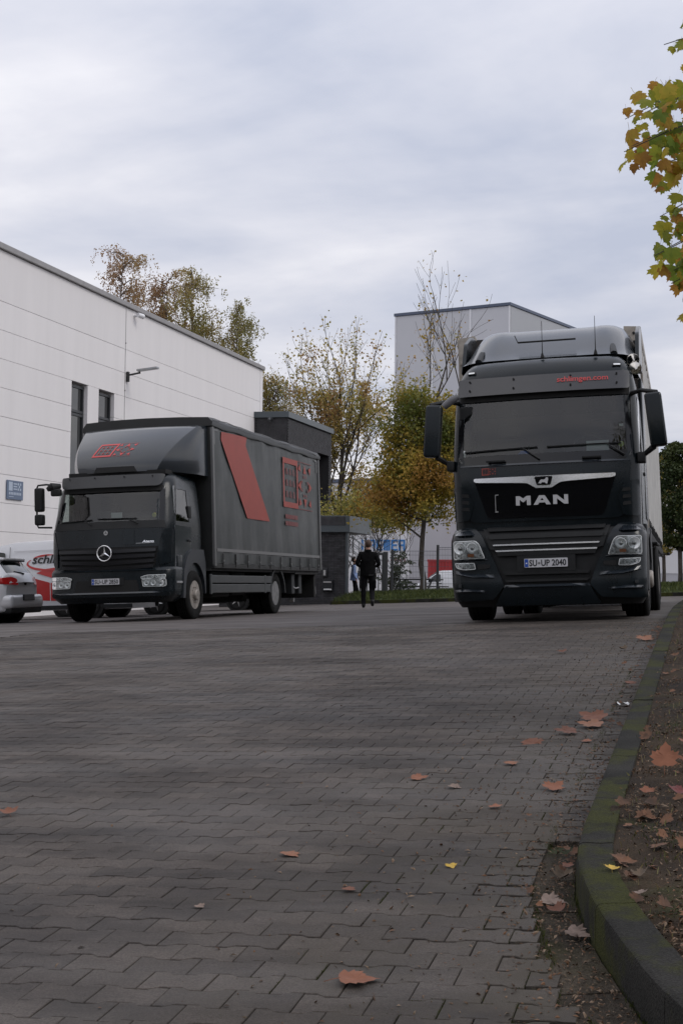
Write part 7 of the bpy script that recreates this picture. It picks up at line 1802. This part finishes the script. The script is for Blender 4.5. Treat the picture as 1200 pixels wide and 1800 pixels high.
def man_extra(t):
    bm = bmesh.new(); rows = []
    for z, a, b in ((.83, .195, .145), (.86, .20, .15), (1.0, .195, .14), (1.12, .19, .135), (1.22, .198, .14)):
        rows.append([bm.verts.new((a * math.cos(k * PI / 12) + .004 * math.sin(k * 2.1 + z * 9), .015 + b * math.sin(k * PI / 12) + .006 * math.sin(k * 1.7 + z * 14), z)) for k in range(24)])
    for p, q in zip(rows, rows[1:]):
        for k in range(24): bm.faces.new((p[k], p[(k + 1) % 24], q[(k + 1) % 24], q[k]))
    fin(bm, 'jacket_hem', M['blackcloth'], t, smooth=True)
    bm = bmesh.new(); lathe(bm, [(.085, .0), (.092, .03), (.075, .07), (.07, .05)], 20, 'z', (0, .01, 1.45)); fin(bm, 'collar', M['blackcloth'], t, smooth=True)
    for s in (-1, 1):
        bm = bmesh.new(); box(bm, s * .185 - .03, s * .185 + .03, -.07, .09, .52, .74, .025, 3); fin(bm, 'cargo_pocket', M['trouser'], t, smooth=True)
    bm = bmesh.new(); box(bm, .02, .14, -.142, -.136, .862, .868); fin(bm, 'reflective_edge', M['grey_strip'], t)
    bm = bmesh.new(); box(bm, -.07, .07, .34, .36, 1.06, 1.26, .004); fin(bm, 'clipboard', M['plasticgrey'], t)
person((-8.68, 36.2, G(-8.68, 36.2)), R(14), 'man in black jacket and black work trousers walking away across the yard', J, B, mf, [M['blackcloth'], M['trouser'], M['skin'], M['shoe']], ((0, .018, 1.665), (.084, .098, .112)), M['hair'], man_extra).scale = (1.03, 1.03, 1.02)
J = {'pelvis': ((0, 0, .92), (.15, .11)), 'waist': ((0, -.03, 1.08), (.13, .10)), 'chest': ((0, -.03, 1.27), (.155, .115)), 'collar': ((0, -.01, 1.38), (.08, .07)), 'neck': ((0, .0, 1.44), (.045, .048)), 'skull': ((0, .03, 1.53), (.066, .075)), 'crown': ((0, .02, 1.62), (.066, .072)),
     'sl': ((-.17, -.02, 1.33), .062), 'sr': ((.17, -.02, 1.33), .062), 'el': ((-.21, -.06, 1.06), .046), 'er': ((.22, -.05, 1.06), .046), 'wl': ((-.25, .02, .84), .032), 'wr': ((.25, .05, .86), .032),
     'hl': ((-.095, 0, .84), .098), 'hr': ((.095, 0, .84), .098), 'kl': ((-.11, .12, .48), .068), 'kr': ((.10, .02, .47), .068), 'al': ((-.12, .24, .09), .046), 'ar': ((.11, -.02, .09), .046), 'tl': ((-.12, .38, .04), (.04, .033)), 'tr': ((.11, .13, .04), (.04, .033))}
B = [('pelvis', 'waist'), ('waist', 'chest'), ('chest', 'collar'), ('collar', 'neck'), ('neck', 'skull'), ('skull', 'crown'), ('chest', 'sl'), ('chest', 'sr'), ('sl', 'el'), ('sr', 'er'), ('el', 'wl'), ('er', 'wr'), ('pelvis', 'hl'), ('pelvis', 'hr'), ('hl', 'kl'), ('hr', 'kr'), ('kl', 'al'), ('kr', 'ar'), ('al', 'tl'), ('ar', 'tr')]
hand(J, B, 'wl', -1, (-.25, .02, .84), (.0, .2, -1)); hand(J, B, 'wr', 1, (.25, .05, .86), (.0, .2, -1))
def mf2(c):
    if c.z > 1.40 and abs(c.x) < .12: return 2
    if c.z < .86 and abs(c.x) > .205 and c.z > .62: return 2
    if c.z > .88: return 0
    if c.z < .10: return 3
    return 1
def w_extra(t):
    bm = bmesh.new(); rows = []
    for z, a, b in ((.80, .19, .145), (.84, .195, .15), (.95, .18, .13), (1.10, .165, .125)):
        rows.append([bm.verts.new((a * math.cos(k * PI / 12), -.01 + b * math.sin(k * PI / 12) + .006 * math.sin(k * 1.7 + z * 14), z)) for k in range(24)])
    for p, q in zip(rows, rows[1:]):
        for k in range(24): bm.faces.new((p[k], p[(k + 1) % 24], q[(k + 1) % 24], q[k]))
    fin(bm, 'shirt_hem', M['blueshirt'], t, smooth=True)
person((-13.12, 52.5, G(-13.12, 52.5) + .04), R(-70), 'person in light blue shirt and dark trousers standing by the gatehouse wall', J, B, mf2, [M['blueshirt'], M['trouser'], M['skin'], M['shoe']], ((0, -.004, 1.585), (.088, .10, .115)), M['hairdark'], w_extra)

# ------------------------------------------------------------------ unseen wood added behind the camera to darken what the truck fronts mirror
rg = random.Random(404); pts = []
while len(pts) < 9000:
    u = rg.uniform(-75, 70); v = rg.uniform(-46, -34); top = 7.5 + 3.5 * mnoise.noise(Vector((u * .13, v * .1, 0))) + 2 * mnoise.noise(Vector((u * .5, v * .5, 3)))
    z = rg.uniform(-.5, top); pts.append((u, v, z, rg.uniform(.1, .8)))
wd = leafcloud('wood', pts, 1.3, M['leaf_green'], None, 405)
tag(wd, 'unseen wood of dark trees added behind the camera for the truck fronts to mirror', 'wood')
bm = bmesh.new(); n = 60; lo = [bm.verts.new((-75 + 145 * k / n, -41, -2)) for k in range(n + 1)]; hi = [bm.verts.new((-75 + 145 * k / n, -41, 6 + 3 * mnoise.noise(Vector(((-75 + 145 * k / n) * .13, -4, 0))))) for k in range(n + 1)]
l2 = [bm.verts.new((v.co.x, -45, v.co.z)) for v in lo]; h2 = [bm.verts.new((v.co.x, -45, v.co.z)) for v in hi]
for k in range(n):
    bm.faces.new((lo[k], lo[k + 1], hi[k + 1], hi[k])); bm.faces.new((l2[k], l2[k + 1], h2[k + 1], h2[k])); bm.faces.new((hi[k], hi[k + 1], h2[k + 1], h2[k]))
fin(bm, 'wood_dark_core', M['leafdark'], wd, kind='stuff')  # solid dark core inside the added wood, blocks the sky
